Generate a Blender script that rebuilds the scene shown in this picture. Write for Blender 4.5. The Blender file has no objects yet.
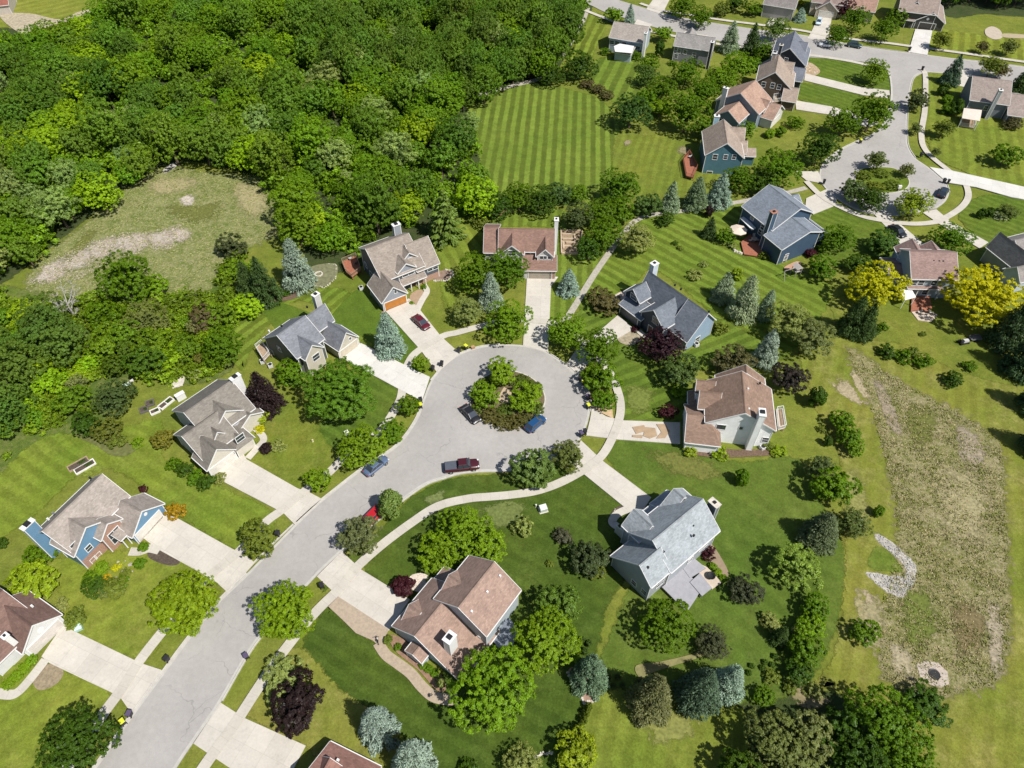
import bpy, math, random
import numpy as np
from mathutils import Vector
from mathutils.geometry import tessellate_polygon
R = math.radians
C = bpy.context.scene.collection

# ------------------------------------------------------------------ camera
F, TH, H = 710.0, R(48.7), 100.0
def P(px, py, z=0.0):
    u = (px-512.0)/F; v = (py-384.0)/F
    dy = math.cos(TH)-v*math.sin(TH); dz = -math.sin(TH)-v*math.cos(TH)
    t = (z-H)/dz
    return Vector((u*t, dy*t, z))
def Q(x, y, z=0.0):
    dz = z-H
    d = y*math.cos(TH)-dz*math.sin(TH)
    v = -(y*math.sin(TH)+dz*math.cos(TH))
    return (512+F*x/d, 384+F*v/d)
def ppm(px, py, z=0.0):
    p = P(px, py, z)
    return F/(p.y*math.cos(TH)+(H-z)*math.sin(TH))
cam_d = bpy.data.cameras.new('camera'); cam = bpy.data.objects.new('camera', cam_d); C.objects.link(cam)
cam.location = (0, 0, H); cam.rotation_euler = (R(90)-TH, 0, 0)
cam_d.sensor_width = 36; cam_d.lens = 36*F/1024; cam_d.clip_end = 6000; cam_d.clip_start = 1
bpy.context.scene.camera = cam

# ------------------------------------------------------------------ light
SUN_EL = R(54); SH = Vector((-0.78, 0.62))          # direction shadows fall on the ground
world = bpy.data.worlds.new('World'); bpy.context.scene.world = world; world.use_nodes = True
nt = world.node_tree; bg = nt.nodes['Background']; sky = nt.nodes.new('ShaderNodeTexSky')
sky.sky_type = 'NISHITA'; sky.sun_disc = False; sky.sun_elevation = SUN_EL
sunv = Vector((-SH.x, -SH.y)).normalized()
sky.sun_rotation = math.atan2(sunv.x, sunv.y)
nt.links.new(sky.outputs[0], bg.inputs[0]); bg.inputs[1].default_value = 0.072
sl = bpy.data.lights.new('sun', 'SUN'); so = bpy.data.objects.new('sun', sl); C.objects.link(so)
sl.energy = 4.8; sl.angle = R(0.53); sl.color = (1.0, 0.955, 0.88)
tosun = Vector((sunv.x*math.cos(SUN_EL), sunv.y*math.cos(SUN_EL), math.sin(SUN_EL)))
so.rotation_euler = tosun.to_track_quat('Z', 'Y').to_euler(); so.location = (60, -60, 200)
vs = bpy.context.scene.view_settings
vs.view_transform = 'Standard'; vs.look = 'None'; vs.exposure = 0.32; vs.gamma = 1; vs.use_curve_mapping = False

# ------------------------------------------------------------------ materials
class NT:
    def __init__(s, name):
        s.m = bpy.data.materials.new(name); s.m.use_nodes = True
        s.t = s.m.node_tree; s.b = s.t.nodes['Principled BSDF']
        s.b.inputs['Roughness'].default_value = 0.85
        s.b.inputs['Specular IOR Level'].default_value = 0.25
    def n(s, ty, **kw):
        x = s.t.nodes.new(ty)
        for k, v in kw.items():
            if hasattr(x, k) and k not in x.inputs: setattr(x, k, v)
            else: x.inputs[k].default_value = v
        return x
    def l(s, a, b): s.t.links.new(a, b)
    def pos(s):
        return s.n('ShaderNodeNewGeometry').outputs['Position']
    def noise(s, vec, scale, detail=4, rough=.55):
        x = s.n('ShaderNodeTexNoise'); x.inputs['Scale'].default_value = scale
        x.inputs['Detail'].default_value = detail; x.inputs['Roughness'].default_value = rough
        s.l(vec, x.inputs['Vector']); return x.outputs['Fac']
    def rng(s, v, a, b, c=0., d=1.):
        x = s.n('ShaderNodeMapRange'); x.inputs[1].default_value = a; x.inputs[2].default_value = b
        x.inputs[3].default_value = c; x.inputs[4].default_value = d; s.l(v, x.inputs[0]); return x.outputs[0]
    def mix(s, f, a, b, mode='MIX'):
        x = s.n('ShaderNodeMix'); x.data_type = 'RGBA'; x.blend_type = mode
        for k, v in ((0, f), (6, a), (7, b)):
            if isinstance(v, (int, float)): x.inputs[k].default_value = v
            elif isinstance(v, tuple): x.inputs[k].default_value = (*v[:3], 1)
            else: s.l(v, x.inputs[k])
        return x.outputs[2]
    def math(s, op, a, b=0.):
        x = s.n('ShaderNodeMath'); x.operation = op
        for k, v in ((0, a), (1, b)):
            if isinstance(v, (int, float)): x.inputs[k].default_value = v
            else: s.l(v, x.inputs[k])
        return x.outputs[0]
    def scale(s, col, f):                    # colour * scalar
        x = s.n('ShaderNodeVectorMath'); x.operation = 'SCALE'
        if isinstance(col, tuple): x.inputs[0].default_value = col
        else: s.l(col, x.inputs[0])
        if isinstance(f, (int, float)): x.inputs['Scale'].default_value = f
        else: s.l(f, x.inputs['Scale'])
        return x.outputs[0]
    def col(s, c): s.l(c, s.b.inputs['Base Color']) if not isinstance(c, tuple) else setattr(s.b.inputs['Base Color'], 'default_value', (*c, 1))
    def bump(s, h, strength=.5, dist=.05):
        x = s.n('ShaderNodeBump'); x.inputs['Strength'].default_value = strength; x.inputs['Distance'].default_value = dist
        s.l(h, x.inputs['Height']); s.l(x.outputs[0], s.b.inputs['Normal'])

_mc = {}
def plain(name, c, rough=.7, metal=0., spec=.3, var=.10, sc=1.5):
    k = ('p', name, c, rough)
    if k in _mc: return _mc[k]
    t = NT(name); f = t.rng(t.noise(t.pos(), sc, 5), .3, .7, 1-var, 1+var)
    t.col(t.scale(c, f)); t.b.inputs['Roughness'].default_value = rough; t.b.inputs['Metallic'].default_value = metal
    t.b.inputs['Specular IOR Level'].default_value = spec
    _mc[k] = t.m; return t.m
def roof_mat(c):
    k = ('r', c)
    if k in _mc: return _mc[k]
    t = NT('shingles'); uv = t.n('ShaderNodeUVMap').outputs[0]
    br = t.n('ShaderNodeTexBrick'); t.l(uv, br.inputs['Vector'])
    br.inputs['Color1'].default_value = (.0, .0, .0, 1); br.inputs['Color2'].default_value = (1, 1, 1, 1)
    br.inputs['Mortar'].default_value = (.1, .1, .1, 1); br.inputs['Scale'].default_value = 1
    br.inputs['Mortar Size'].default_value = .012; br.inputs['Brick Width'].default_value = .42; br.inputs['Row Height'].default_value = .21
    bw = t.n('ShaderNodeSeparateColor'); t.l(br.outputs[0], bw.inputs[0])
    f1 = t.rng(bw.outputs[0], 0, 1, .83, 1.13)
    f2 = t.rng(t.noise(t.pos(), .55, 5, .65), .3, .7, .84, 1.14)
    f3 = t.rng(t.noise(t.pos(), 3.2, 3, .6), .3, .7, .90, 1.10)
    f = t.math('MULTIPLY', t.math('MULTIPLY', f1, f2), f3)
    t.col(t.scale(tuple(x*.94 for x in c), f)); t.b.inputs['Roughness'].default_value = .9
    t.bump(bw.outputs[0], .35, .02)
    _mc[k] = t.m; return t.m
def soften(m):
    # ragged, interleaving edge where one ground cover gives way to the next
    t = m.node_tree; out = t.nodes['Material Output']; b = t.nodes['Principled BSDF']
    at = t.nodes.new('ShaderNodeAttribute'); at.attribute_name = 'inside'; g = t.nodes.new('ShaderNodeNewGeometry')
    n1 = t.nodes.new('ShaderNodeTexNoise'); n1.inputs['Scale'].default_value = .8; n1.inputs['Detail'].default_value = 7; n1.inputs['Roughness'].default_value = .75
    t.links.new(g.outputs['Position'], n1.inputs['Vector'])
    a = t.nodes.new('ShaderNodeMath'); a.operation = 'ADD'; t.links.new(at.outputs['Fac'], a.inputs[0]); ns = t.nodes.new('ShaderNodeMapRange'); ns.inputs[1].default_value = .28; ns.inputs[2].default_value = .72; ns.inputs[3].default_value = .12; ns.inputs[4].default_value = .88; t.links.new(n1.outputs['Fac'], ns.inputs[0]); t.links.new(ns.outputs[0], a.inputs[1])
    r = t.nodes.new('ShaderNodeMapRange'); r.inputs[1].default_value = .90; r.inputs[2].default_value = 1.10; t.links.new(a.outputs[0], r.inputs[0])
    tr = t.nodes.new('ShaderNodeBsdfTransparent'); mx = t.nodes.new('ShaderNodeMixShader')
    t.links.new(r.outputs[0], mx.inputs[0]); t.links.new(tr.outputs[0], mx.inputs[1]); t.links.new(b.outputs[0], mx.inputs[2]); t.links.new(mx.outputs[0], out.inputs[0])
    m['soft'] = 1
def siding(c, pitch=.17):
    k = ('s', c)
    if k in _mc: return _mc[k]
    t = NT('siding'); p = t.pos(); sx = t.n('ShaderNodeSeparateXYZ'); t.l(p, sx.inputs[0])
    fr = t.math('FRACT', t.math('DIVIDE', sx.outputs[2], pitch))
    ln = t.rng(fr, 0, .16, .72, 1.0); nz = t.rng(t.noise(p, .8, 5), .3, .7, .93, 1.07)
    t.col(t.scale(tuple(x*.90 for x in c), t.math('MULTIPLY', ln, nz))); t.b.inputs['Roughness'].default_value = .55
    t.bump(fr, .4, .02)
    _mc[k] = t.m; return t.m
def brick(c=(.36, .15, .10)):
    k = ('b', c)
    if k in _mc: return _mc[k]
    t = NT('brick'); p = t.pos(); sx = t.n('ShaderNodeSeparateXYZ'); t.l(p, sx.inputs[0])
    cb = t.n('ShaderNodeCombineXYZ'); t.l(t.math('ADD', sx.outputs[0], sx.outputs[1]), cb.inputs[0]); t.l(sx.outputs[2], cb.inputs[1])
    br = t.n('ShaderNodeTexBrick'); t.l(cb.outputs[0], br.inputs['Vector']); br.inputs['Scale'].default_value = 1
    br.inputs['Color1'].default_value = (*c, 1); br.inputs['Color2'].default_value = (c[0]*.75, c[1]*.8, c[2]*.8, 1)
    br.inputs['Mortar'].default_value = (.42, .36, .30, 1); br.inputs['Mortar Size'].default_value = .012
    br.inputs['Brick Width'].default_value = .23; br.inputs['Row Height'].default_value = .08
    t.col(br.outputs[0]); _mc[k] = t.m; return t.m
def glass_mat():
    k = 'glass'
    if k in _mc: return _mc[k]
    t = NT('window_glass'); t.col((.035, .045, .06)); t.b.inputs['Roughness'].default_value = .06
    t.b.inputs['Specular IOR Level'].default_value = .8; _mc[k] = t.m; return t.m
def concrete(c, name='concrete', joint=3.0, var=.07):
    t = NT(name); p = t.pos(); uv = t.n('ShaderNodeUVMap').outputs[0]
    sx = t.n('ShaderNodeSeparateXYZ'); t.l(uv, sx.inputs[0])
    fu = t.math('ABSOLUTE', t.math('SUBTRACT', t.math('FRACT', t.math('DIVIDE', sx.outputs[0], joint)), .5))
    fv = t.math('ABSOLUTE', t.math('SUBTRACT', t.math('FRACT', t.math('DIVIDE', sx.outputs[1], joint)), .5))
    j = t.math('MAXIMUM', fu, fv); jl = t.rng(j, .5-.03/joint, .5-.012/joint, 1., .80)
    wn = t.n('ShaderNodeTexWhiteNoise'); wn.noise_dimensions = '2D'
    cb = t.n('ShaderNodeCombineXYZ')
    t.l(t.math('FLOOR', t.math('DIVIDE', sx.outputs[0], joint)), cb.inputs[0]); t.l(t.math('FLOOR', t.math('DIVIDE', sx.outputs[1], joint)), cb.inputs[1])
    t.l(cb.outputs[0], wn.inputs['Vector'])
    f = t.math('MULTIPLY', jl, t.rng(wn.outputs[0], 0, 1, .95, 1.04))
    f = t.math('MULTIPLY', f, t.rng(t.noise(p, .35, 6, .6), .3, .7, 1-var, 1+var))
    f = t.math('MULTIPLY', f, t.rng(t.noise(p, 3.5, 4, .7), .3, .7, .93, 1.06))
    f = t.math('MULTIPLY', f, t.rng(t.noise(p, .9, 5, .7), .56, .70, 1., .86))
    t.col(t.scale(c, f)); return t.m
def road_mat():
    t = NT('worn_road'); p = t.pos()
    f = t.math('MULTIPLY', t.rng(t.noise(p, .09, 5, .6), .3, .7, .89, 1.09), t.rng(t.noise(p, 1.3, 6, .7), .3, .7, .93, 1.07))
    f = t.math('MULTIPLY', f, t.rng(t.noise(p, 9, 3, .7), .3, .7, .93, 1.07))
    # cracks, patched seams
    wob = t.n('ShaderNodeVectorMath'); wob.operation = 'ADD'
    nz = t.n('ShaderNodeTexNoise'); nz.inputs['Scale'].default_value = .5; t.l(p, nz.inputs['Vector'])
    sc = t.n('ShaderNodeVectorMath'); sc.operation = 'SCALE'; sc.inputs['Scale'].default_value = 2.2; t.l(nz.outputs['Color'], sc.inputs[0])
    t.l(p, wob.inputs[0]); t.l(sc.outputs[0], wob.inputs[1])
    vo = t.n('ShaderNodeTexVoronoi'); vo.feature = 'DISTANCE_TO_EDGE'; vo.inputs['Scale'].default_value = .12; t.l(wob.outputs[0], vo.inputs['Vector'])
    crack = t.rng(vo.outputs['Distance'], .003, .008, .80, 1.)
    gate = t.rng(t.noise(p, .11, 2), .47, .55, 0, 1)
    mixv = t.n('ShaderNodeMix'); t.l(gate, mixv.inputs[0]); mixv.inputs[2].default_value = 1.; t.l(crack, mixv.inputs[3])
    f = t.math('MULTIPLY', f, mixv.outputs[0])
    vs2 = t.n('ShaderNodeTexVoronoi'); vs2.inputs['Scale'].default_value = .3; t.l(p, vs2.inputs['Vector'])
    spot = t.rng(vs2.outputs['Distance'], .03, .09, .86, 1.)
    f = t.math('MULTIPLY', f, spot)
    t.col(t.scale((.340, .325, .308), f)); t.b.inputs['Roughness'].default_value = .9
    return t.m
def lawn_mat(name, ca, cb, dry=(.20, .19, .05), dryamt=.35, stripe=None, fine=1.0, cross=None, wob=1.0):
    """stripe = (px point, px point along a mowing line, period in m, contrast)"""
    t = NT(name); p = t.pos(); ca = tuple(a*b for a, b in zip(ca, (1.32, 1.18, 1.1))); cb = tuple(a*b for a, b in zip(cb, (1.30, 1.13, 1.1)))
    c = t.mix(t.rng(t.noise(p, .07, 4, .6), .35, .65), ca, cb)
    dmask = t.math('MULTIPLY', t.rng(t.noise(p, .16, 6, .72), .46, .68), t.rng(t.noise(p, .9, 4, .7), .35, .6, .3, 1.))
    c = t.mix(t.math('MULTIPLY', dmask, dryamt), c, dry)
    f = t.rng(t.noise(p, .45, 6, .75), .3, .7, 1-.24*fine, 1+.24*fine)
    f = t.math('MULTIPLY', f, t.rng(t.noise(p, 3.2, 5, .75), .3, .7, 1-.26*fine, 1+.26*fine))
    f = t.math('MULTIPLY', f, t.rng(t.noise(p, 14, 2, .6), .25, .75, 1-.22*fine, 1+.22*fine))
    for st in (stripe, cross):  # mowing stripes: view-dependent sheen of the grass painted into the colour
        if not st: continue
        a = P(*st[0]); b = P(*st[1]); d = (b-a).normalized(); nrm = Vector((-d.y, d.x, 0))
        dp = t.n('ShaderNodeVectorMath'); dp.operation = 'DOT_PRODUCT'; t.l(p, dp.inputs[0]); dp.inputs[1].default_value = nrm
        w = t.math('ADD', dp.outputs['Value'], t.rng(t.noise(p, .09, 3), .3, .7, -.45*wob, .45*wob))
        w = t.math('ADD', w, t.rng(t.noise(p, 1.6, 3), .3, .7, -.16, .16))
        s = t.math('SINE', t.math('MULTIPLY', w, 2*math.pi/st[2]))
        amp = t.rng(t.noise(p, .05, 2), .35, .6, .55, 1.)
        sgn = t.math('MULTIPLY', t.rng(s, -.35, .35, -st[3], st[3]), amp)
        f = t.math('MULTIPLY', f, t.math('ADD', sgn, 1.))
        c = t.mix(t.math('MAXIMUM', t.math('MULTIPLY', sgn, 1.0), 0.), c, (.19, .27, .04))
    t.col(t.scale(c, f)); t.b.inputs['Roughness'].default_value = .95; t.b.inputs['Specular IOR Level'].default_value = .1
    t.bump(t.noise(p, 7, 4, .8), .55, .10)
    return t.m
def meadow_mat(name, cols, sc=1.0):
    t = NT(name); p = t.pos()
    c = t.mix(t.rng(t.noise(p, .10*sc, 5, .65), .38, .62), cols[0], cols[1])
    c = t.mix(t.rng(t.noise(p, .38*sc, 5, .75), .46, .60), c, cols[2])
    c = t.mix(t.rng(t.noise(p, 1.1*sc, 4, .8), .50, .62, 0, .75), c, cols[3])
    f = t.math('MULTIPLY', t.rng(t.noise(p, 2.2, 5, .8), .3, .7, .66, 1.3), t.rng(t.noise(p, 9, 2), .3, .7, .75, 1.25))
    t.col(t.scale(c, f)); t.b.inputs['Roughness'].default_value = .95
    t.bump(t.noise(p, 2.5, 5, .8), .9, .25); return t.m
def leaf_mat(name, trans=.34, tcol=(1.15, 1.25, .55), gl=.018):
    t = NT(name); nt = t.t; oi = t.n('ShaderNodeObjectInfo'); at = t.n('ShaderNodeAttribute'); at.attribute_name = 'tint'
    sep = t.n('ShaderNodeSeparateColor'); t.l(at.outputs['Color'], sep.inputs[0])
    base = t.scale(oi.outputs['Color'], sep.outputs[0])
    warm = t.mix(sep.outputs[1], base, t.mix(1., base, (1.22, 1.06, .70), 'MULTIPLY'))
    nt.nodes.remove(t.b)
    d = t.n('ShaderNodeBsdfDiffuse'); tr = t.n('ShaderNodeBsdfTranslucent'); g = t.n('ShaderNodeBsdfGlossy'); g.inputs['Roughness'].default_value = .45
    t.l(warm, d.inputs[0]); t.l(t.mix(1., warm, tcol, 'MULTIPLY'), tr.inputs[0]); g.inputs[0].default_value = (.55, .6, .6, 1)
    m1 = t.n('ShaderNodeMixShader'); m1.inputs[0].default_value = trans; t.l(d.outputs[0], m1.inputs[1]); t.l(tr.outputs[0], m1.inputs[2])
    m2 = t.n('ShaderNodeMixShader'); m2.inputs[0].default_value = .018; t.l(m1.outputs[0], m2.inputs[1]); t.l(g.outputs[0], m2.inputs[2])
    t.l(m2.outputs[0], nt.nodes['Material Output'].inputs[0]); return t.m

M_GRASS = leaf_mat('grass_blades', .2, (1., 1., .9)); M_LEAF = leaf_mat('leaves'); M_NEEDLE = leaf_mat('needles', .18)
M_BARK = plain('bark', (.10, .075, .055), .95, var=.35, sc=6)
M_GREYBARK = plain('dead_bark', (.33, .31, .29), .95, var=.2, sc=6)
M_TRIM = plain('white_trim', (.68, .68, .67), .5, var=.04)
M_CONC = concrete((.50, .468, .415)); M_CONCW = concrete((.56, .545, .515)); M_WALK = concrete((.47, .44, .385), 'sidewalk_concrete', 1.5)
M_KERB = plain('kerb_concrete', (.47, .45, .41), .9, var=.12)
M_TAN = plain('tan_pavers', (.36, .29, .22), .9, var=.14, sc=3)
M_MULCH = plain('brown_mulch', (.13, .088, .06), .95, var=.35, sc=4)
M_SOIL = plain('dark_soil', (.085, .065, .05), .95, var=.35, sc=4)
M_STONE = plain('pale_stone', (.52, .48, .42), .9, var=.22, sc=2)
M_BLACK = plain('black_plastic', (.022, .022, .024), .45)
M_WOOD = plain('weathered_wood', (.34, .25, .17), .8, var=.25, sc=3)
M_REDWOOD = plain('red_stained_deck', (.30, .115, .07), .75, var=.2, sc=3)
M_METAL = plain('grey_metal', (.4, .4, .41), .4, .6)

# ------------------------------------------------------------------ mesh helper
class MB:
    def __init__(s): s.v = []; s.f = []; s.m = []; s.uv = []
    def face(s, pts, mi=0, uv=None):
        i = len(s.v); s.v.extend([tuple(p) for p in pts]); s.f.append(list(range(i, i+len(pts)))); s.m.append(mi)
        s.uv.append(uv if uv else [(p[0], p[1]) for p in pts])
    def prism(s, poly, z0, z1, mi=0, bottom=True):
        n = len(poly)
        a = sum(poly[i][0]*poly[(i+1) % n][1]-poly[(i+1) % n][0]*poly[i][1] for i in range(n))
        if a < 0: poly = poly[::-1]
        s.face([(p[0], p[1], z1) for p in poly], mi)
        if bottom: s.face([(p[0], p[1], z0) for p in poly[::-1]], mi)
        for i in range(n):
            p, q = poly[i], poly[(i+1) % n]
            s.face([(p[0], p[1], z0), (q[0], q[1], z0), (q[0], q[1], z1), (p[0], p[1], z1)], mi)
    def box(s, c, d, rz=0, mi=0):
        x, y = d[0]/2, d[1]/2; co, si = math.cos(rz), math.sin(rz)
        poly = [(c[0]+a*co-b*si, c[1]+a*si+b*co) for a, b in ((-x, -y), (x, -y), (x, y), (-x, y))]
        s.prism(poly, c[2]-d[2]/2, c[2]+d[2]/2, mi)
    def hexa(s, p, mi=0):                     # 8 points: bottom 4 ccw, top 4 ccw
        for q in ((3, 2, 1, 0), (4, 5, 6, 7), (0, 1, 5, 4), (1, 2, 6, 5), (2, 3, 7, 6), (3, 0, 4, 7)):
            s.face([p[k] for k in q], mi)
    def bar(s, a, b, w, h=None, mi=0):
        a, b = Vector(a), Vector(b); d = (b-a).normalized(); h = h or w
        up = Vector((0, 0, 1)) if abs(d.z) < .95 else Vector((0, 1, 0))
        x = d.cross(up).normalized()*w/2; y = x.cross(d).normalized()*h/2
        s.hexa([a-x-y, a+x-y, a+x+y, a-x+y, b-x-y, b+x-y, b+x+y, b-x+y], mi)
    def tube(s, pts, rad, n=7, mi=0, cap=True):
        pts = [Vector(p) for p in pts]; rings = []
        for i, p in enumerate(pts):
            d = (pts[min(i+1, len(pts)-1)]-pts[max(i-1, 0)]).normalized()
            up = Vector((0, 0, 1)) if abs(d.z) < .9 else Vector((1, 0, 0))
            x = d.cross(up).normalized(); y = d.cross(x)
            r = rad[i] if isinstance(rad, (list, tuple)) else rad
            rings.append([p+(x*math.cos(6.2832*k/n)+y*math.sin(6.2832*k/n))*r for k in range(n)])
        for a, b in zip(rings, rings[1:]):
            for k in range(n): s.face([a[k], a[(k+1) % n], b[(k+1) % n], b[k]], mi)
        if cap: s.face(rings[-1], mi); s.face(rings[0][::-1], mi)
    def lathe(s, prof, n=14, c=(0, 0, 0), mi=0, axis='z'):
        def pt(r, z, k):
            a = 6.2832*k/n; u, w = r*math.cos(a), r*math.sin(a)
            q = (u, w, z) if axis == 'z' else ((z, u, w) if axis == 'x' else (u, z, w))
            return (q[0]+c[0], q[1]+c[1], q[2]+c[2])
        for (r0, z0), (r1, z1) in zip(prof, prof[1:]):
            for k in range(n): s.face([pt(r0, z0, k), pt(r0, z0, k+1), pt(r1, z1, k+1), pt(r1, z1, k)], mi)
    def mesh(s, name, mats, smooth=False):
        me = bpy.data.meshes.new(name); me.from_pydata(s.v, [], s.f)
        for m in (mats if isinstance(mats, (list, tuple)) else [mats]): me.materials.append(m)
        me.polygons.foreach_set('material_index', s.m)
        ul = me.uv_layers.new(name='UVMap'); ul.data.foreach_set('uv', [c for f in s.uv for u in f for c in u])
        if smooth:
            import bmesh
            bm = bmesh.new(); bm.from_mesh(me); bmesh.ops.remove_doubles(bm, verts=bm.verts, dist=1e-4); bm.to_mesh(me); bm.free()
            me.polygons.foreach_set('use_smooth', [True]*len(me.polygons))
        me.update(); return me
    def build(s, name, mats, parent=None, loc=None, smooth=False):
        if not s.f: return None
        o = bpy.data.objects.new(name, s.mesh(name, mats, smooth)); C.objects.link(o)
        if parent: o.parent = parent
        if loc is not None: o.location = loc
        return o
def tag(o, label=None, cat=None, group=None, kind=None):
    if label: o['label'] = label
    if cat: o['category'] = cat
    if group: o['group'] = group
    if kind: o['kind'] = kind
    return o
def empty(name, loc, rz=0.):
    o = bpy.data.objects.new(name, None); C.objects.link(o); o.location = loc; o.rotation_euler = (0, 0, rz); o.empty_display_size = .3
    return o

# ------------------------------------------------------------------ ground sheets
def cat_rom(pts, n=6, closed=False):
    pts = [Vector(p) for p in pts]; out = []; N = len(pts)
    rng_ = range(N) if closed else range(N-1)
    for i in rng_:
        g = (lambda k: pts[k % N]) if closed else (lambda k: pts[min(max(k, 0), N-1)])
        p0, p1, p2, p3 = g(i-1), g(i), g(i+1), g(i+2)
        for j in range(n):
            t = j/n
            out.append(.5*((2*p1)+(p2-p0)*t+(2*p0-5*p1+4*p2-p3)*t*t+(3*p1-p0-3*p2+p3)*t**3))
    if not closed: out.append(pts[-1])
    return out
def sheet(name, px, z, mat, smooth=False, uv=None, label=None, world=False, jag=0, kind='structure', thick=0):
    pts = [Vector(p) for p in px] if world else [P(*p) for p in px]
    if smooth: pts = cat_rom(pts, 5, True)
    if jag:
        rr = random.Random(len(px)*7+int(px[0][0])); out = []
        for i, p in enumerate(pts):
            q = pts[(i+1) % len(pts)]; n = max(1, int((q-p).length/1.6))
            for k in range(n): out.append(p.lerp(q, k/n)+Vector((rr.uniform(-jag, jag), rr.uniform(-jag, jag), 0)))
        pts = out
    tris = tessellate_polygon([pts])
    me = bpy.data.meshes.new(name)
    o = pts[0]; d = Vector((1, 0, 0))
    if uv: d = (P(*uv[1])-P(*uv[0])).normalized(); o = P(*uv[0])
    nn = Vector((-d.y, d.x, 0))
    vs_ = [(p.x, p.y, z) for p in pts]; fs = []
    for t in tris:
        a, b, c = (pts[k] for k in t)
        fs.append(tuple(t) if (b-a).cross(c-a).z > 0 else tuple(reversed(t)))
    if thick:
        n = len(pts); area = sum(pts[i].x*pts[(i+1) % n].y-pts[(i+1) % n].x*pts[i].y for i in range(n))
        vs_ += [(p.x, p.y, z-thick) for p in pts]
        for i in range(n):
            j = (i+1) % n
            fs.append((i+n, j+n, j, i) if area > 0 else (j+n, i+n, i, j))
    me.from_pydata(vs_, [], fs)
    ul = me.uv_layers.new(name='UVMap'); dat = []
    for poly in me.polygons:
        for vi in poly.vertices:
            p = Vector(me.vertices[vi].co)-o; dat += [p.dot(d), p.dot(nn)]
    ul.data.foreach_set('uv', dat)
    me.materials.append(mat); ob = bpy.data.objects.new(name, me); C.objects.link(ob)
    tag(ob, label, None, None, kind); return ob
def soft_sheet(name, px, z, mat, d=1.2, smooth=True, jag=0):
    if not mat.get('soft'): soften(mat)
    pts = [P(*p) for p in px]
    if smooth: pts = cat_rom(pts, 5, True)
    n = len(pts)
    if sum(pts[i].x*pts[(i+1) % n].y-pts[(i+1) % n].x*pts[i].y for i in range(n)) < 0: pts = pts[::-1]
    A_ = abs(sum(pts[i].x*pts[(i+1) % n].y-pts[(i+1) % n].x*pts[i].y for i in range(n)))/2; L_ = sum((pts[i]-pts[i-1]).length for i in range(n)); d = min(d, .72*A_/L_)
    def off(k, i):
        e = (pts[(i+1) % n]-pts[i-1]); e = Vector((e.x, e.y, 0)).normalized(); return pts[i]+Vector((-e.y, e.x, 0))*k
    outer = [off(-d*.6, i) for i in range(n)]; inner = [off(d*.6, i) for i in range(n)]
    vs_ = [(p.x, p.y, z-.0008) for p in outer]+[(p.x, p.y, z) for p in inner]; fs = [(i, (i+1) % n, (i+1) % n+n, i+n) for i in range(n)]
    for t in tessellate_polygon([inner]):
        a, b, c = (inner[k] for k in t); q = [k+n for k in t]
        fs.append(tuple(q) if (b-a).cross(c-a).z > 0 else tuple(q[::-1]))
    me = bpy.data.meshes.new(name); me.from_pydata(vs_, [], fs)
    at = me.attributes.new('inside', 'FLOAT', 'POINT'); at.data.foreach_set('value', [0.]*n+[1.]*n)
    me.materials.append(mat); o = bpy.data.objects.new(name, me); C.objects.link(o); return tag(o, None, None, None, 'structure')
def patch(name, px, z, mat):
    # a blotch with no hard edge at all
    if not mat.get('soft'): soften(mat)
    pts = cat_rom([P(*p) for p in px], 4, True); c = sum(pts, Vector())/len(pts); n = len(pts)
    vs_ = [tuple((c+(p-c)*1.45).xy)+(z,) for p in pts]+[tuple((c+(p-c)*.35).xy)+(z,) for p in pts]+[(c.x, c.y, z)]
    fs = [(i, (i+1) % n, (i+1) % n+n, i+n) for i in range(n)]+[(i+n, (i+1) % n+n, 2*n) for i in range(n)]
    me = bpy.data.meshes.new(name); me.from_pydata(vs_, [], fs); me.attributes.new('inside', 'FLOAT', 'POINT').data.foreach_set('value', [-.05]*n+[.80]*n+[.85])
    me.materials.append(mat); o = bpy.data.objects.new(name, me); C.objects.link(o); return tag(o, None, None, None, 'structure')
def strip(name, px, w, z, mat, thick=.05, n=6, world=False, kind='structure', off=0.):
    pts = cat_rom([Vector(p) for p in px] if world else [P(*p) for p in px], n)
    mb = MB(); L = 0; prev = None
    for i, p in enumerate(pts):
        d = (pts[min(i+1, len(pts)-1)]-pts[max(i-1, 0)]); d.z = 0; d.normalize(); nn = Vector((-d.y, d.x, 0))
        if i: L += (p-pts[i-1]).length
        a = p+nn*(off+w/2); b = p+nn*(off-w/2); cur = (a, b, L)
        if prev:
            a0, b0, L0 = prev
            zz = lambda q, h: (q.x, q.y, h)
            mb.face([zz(b0, z), zz(b, z), zz(a, z), zz(a0, z)], 0, [(L0, .05), (L, .05), (L, w-.05), (L0, w-.05)])
            mb.face([zz(a0, z), zz(a, z), zz(a, z-thick), zz(a0, z-thick)], 0, [(.3, .3)]*4)
            mb.face([zz(b, z), zz(b0, z), zz(b0, z-thick), zz(b, z-thick)], 0, [(.3, .3)]*4)
        else:
            mb.face([(a.x, a.y, z), (a.x, a.y, z-thick), (b.x, b.y, z-thick), (b.x, b.y, z)], 0, [(.3, .3)]*4)
        prev = cur
    a, b, _ = prev
    mb.face([(b.x, b.y, z), (b.x, b.y, z-thick), (a.x, a.y, z-thick), (a.x, a.y, z)], 0, [(.3, .3)]*4)
    o = mb.build(name, mat); tag(o, None, None, None, kind); return o
def inpoly(x, y, poly):
    r = False; j = len(poly)-1
    for i in range(len(poly)):
        (xi, yi), (xj, yj) = poly[i], poly[j]
        if (yi > y) != (yj > y) and x < (xj-xi)*(y-yi)/(yj-yi)+xi: r = not r
        j = i
    return r
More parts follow.
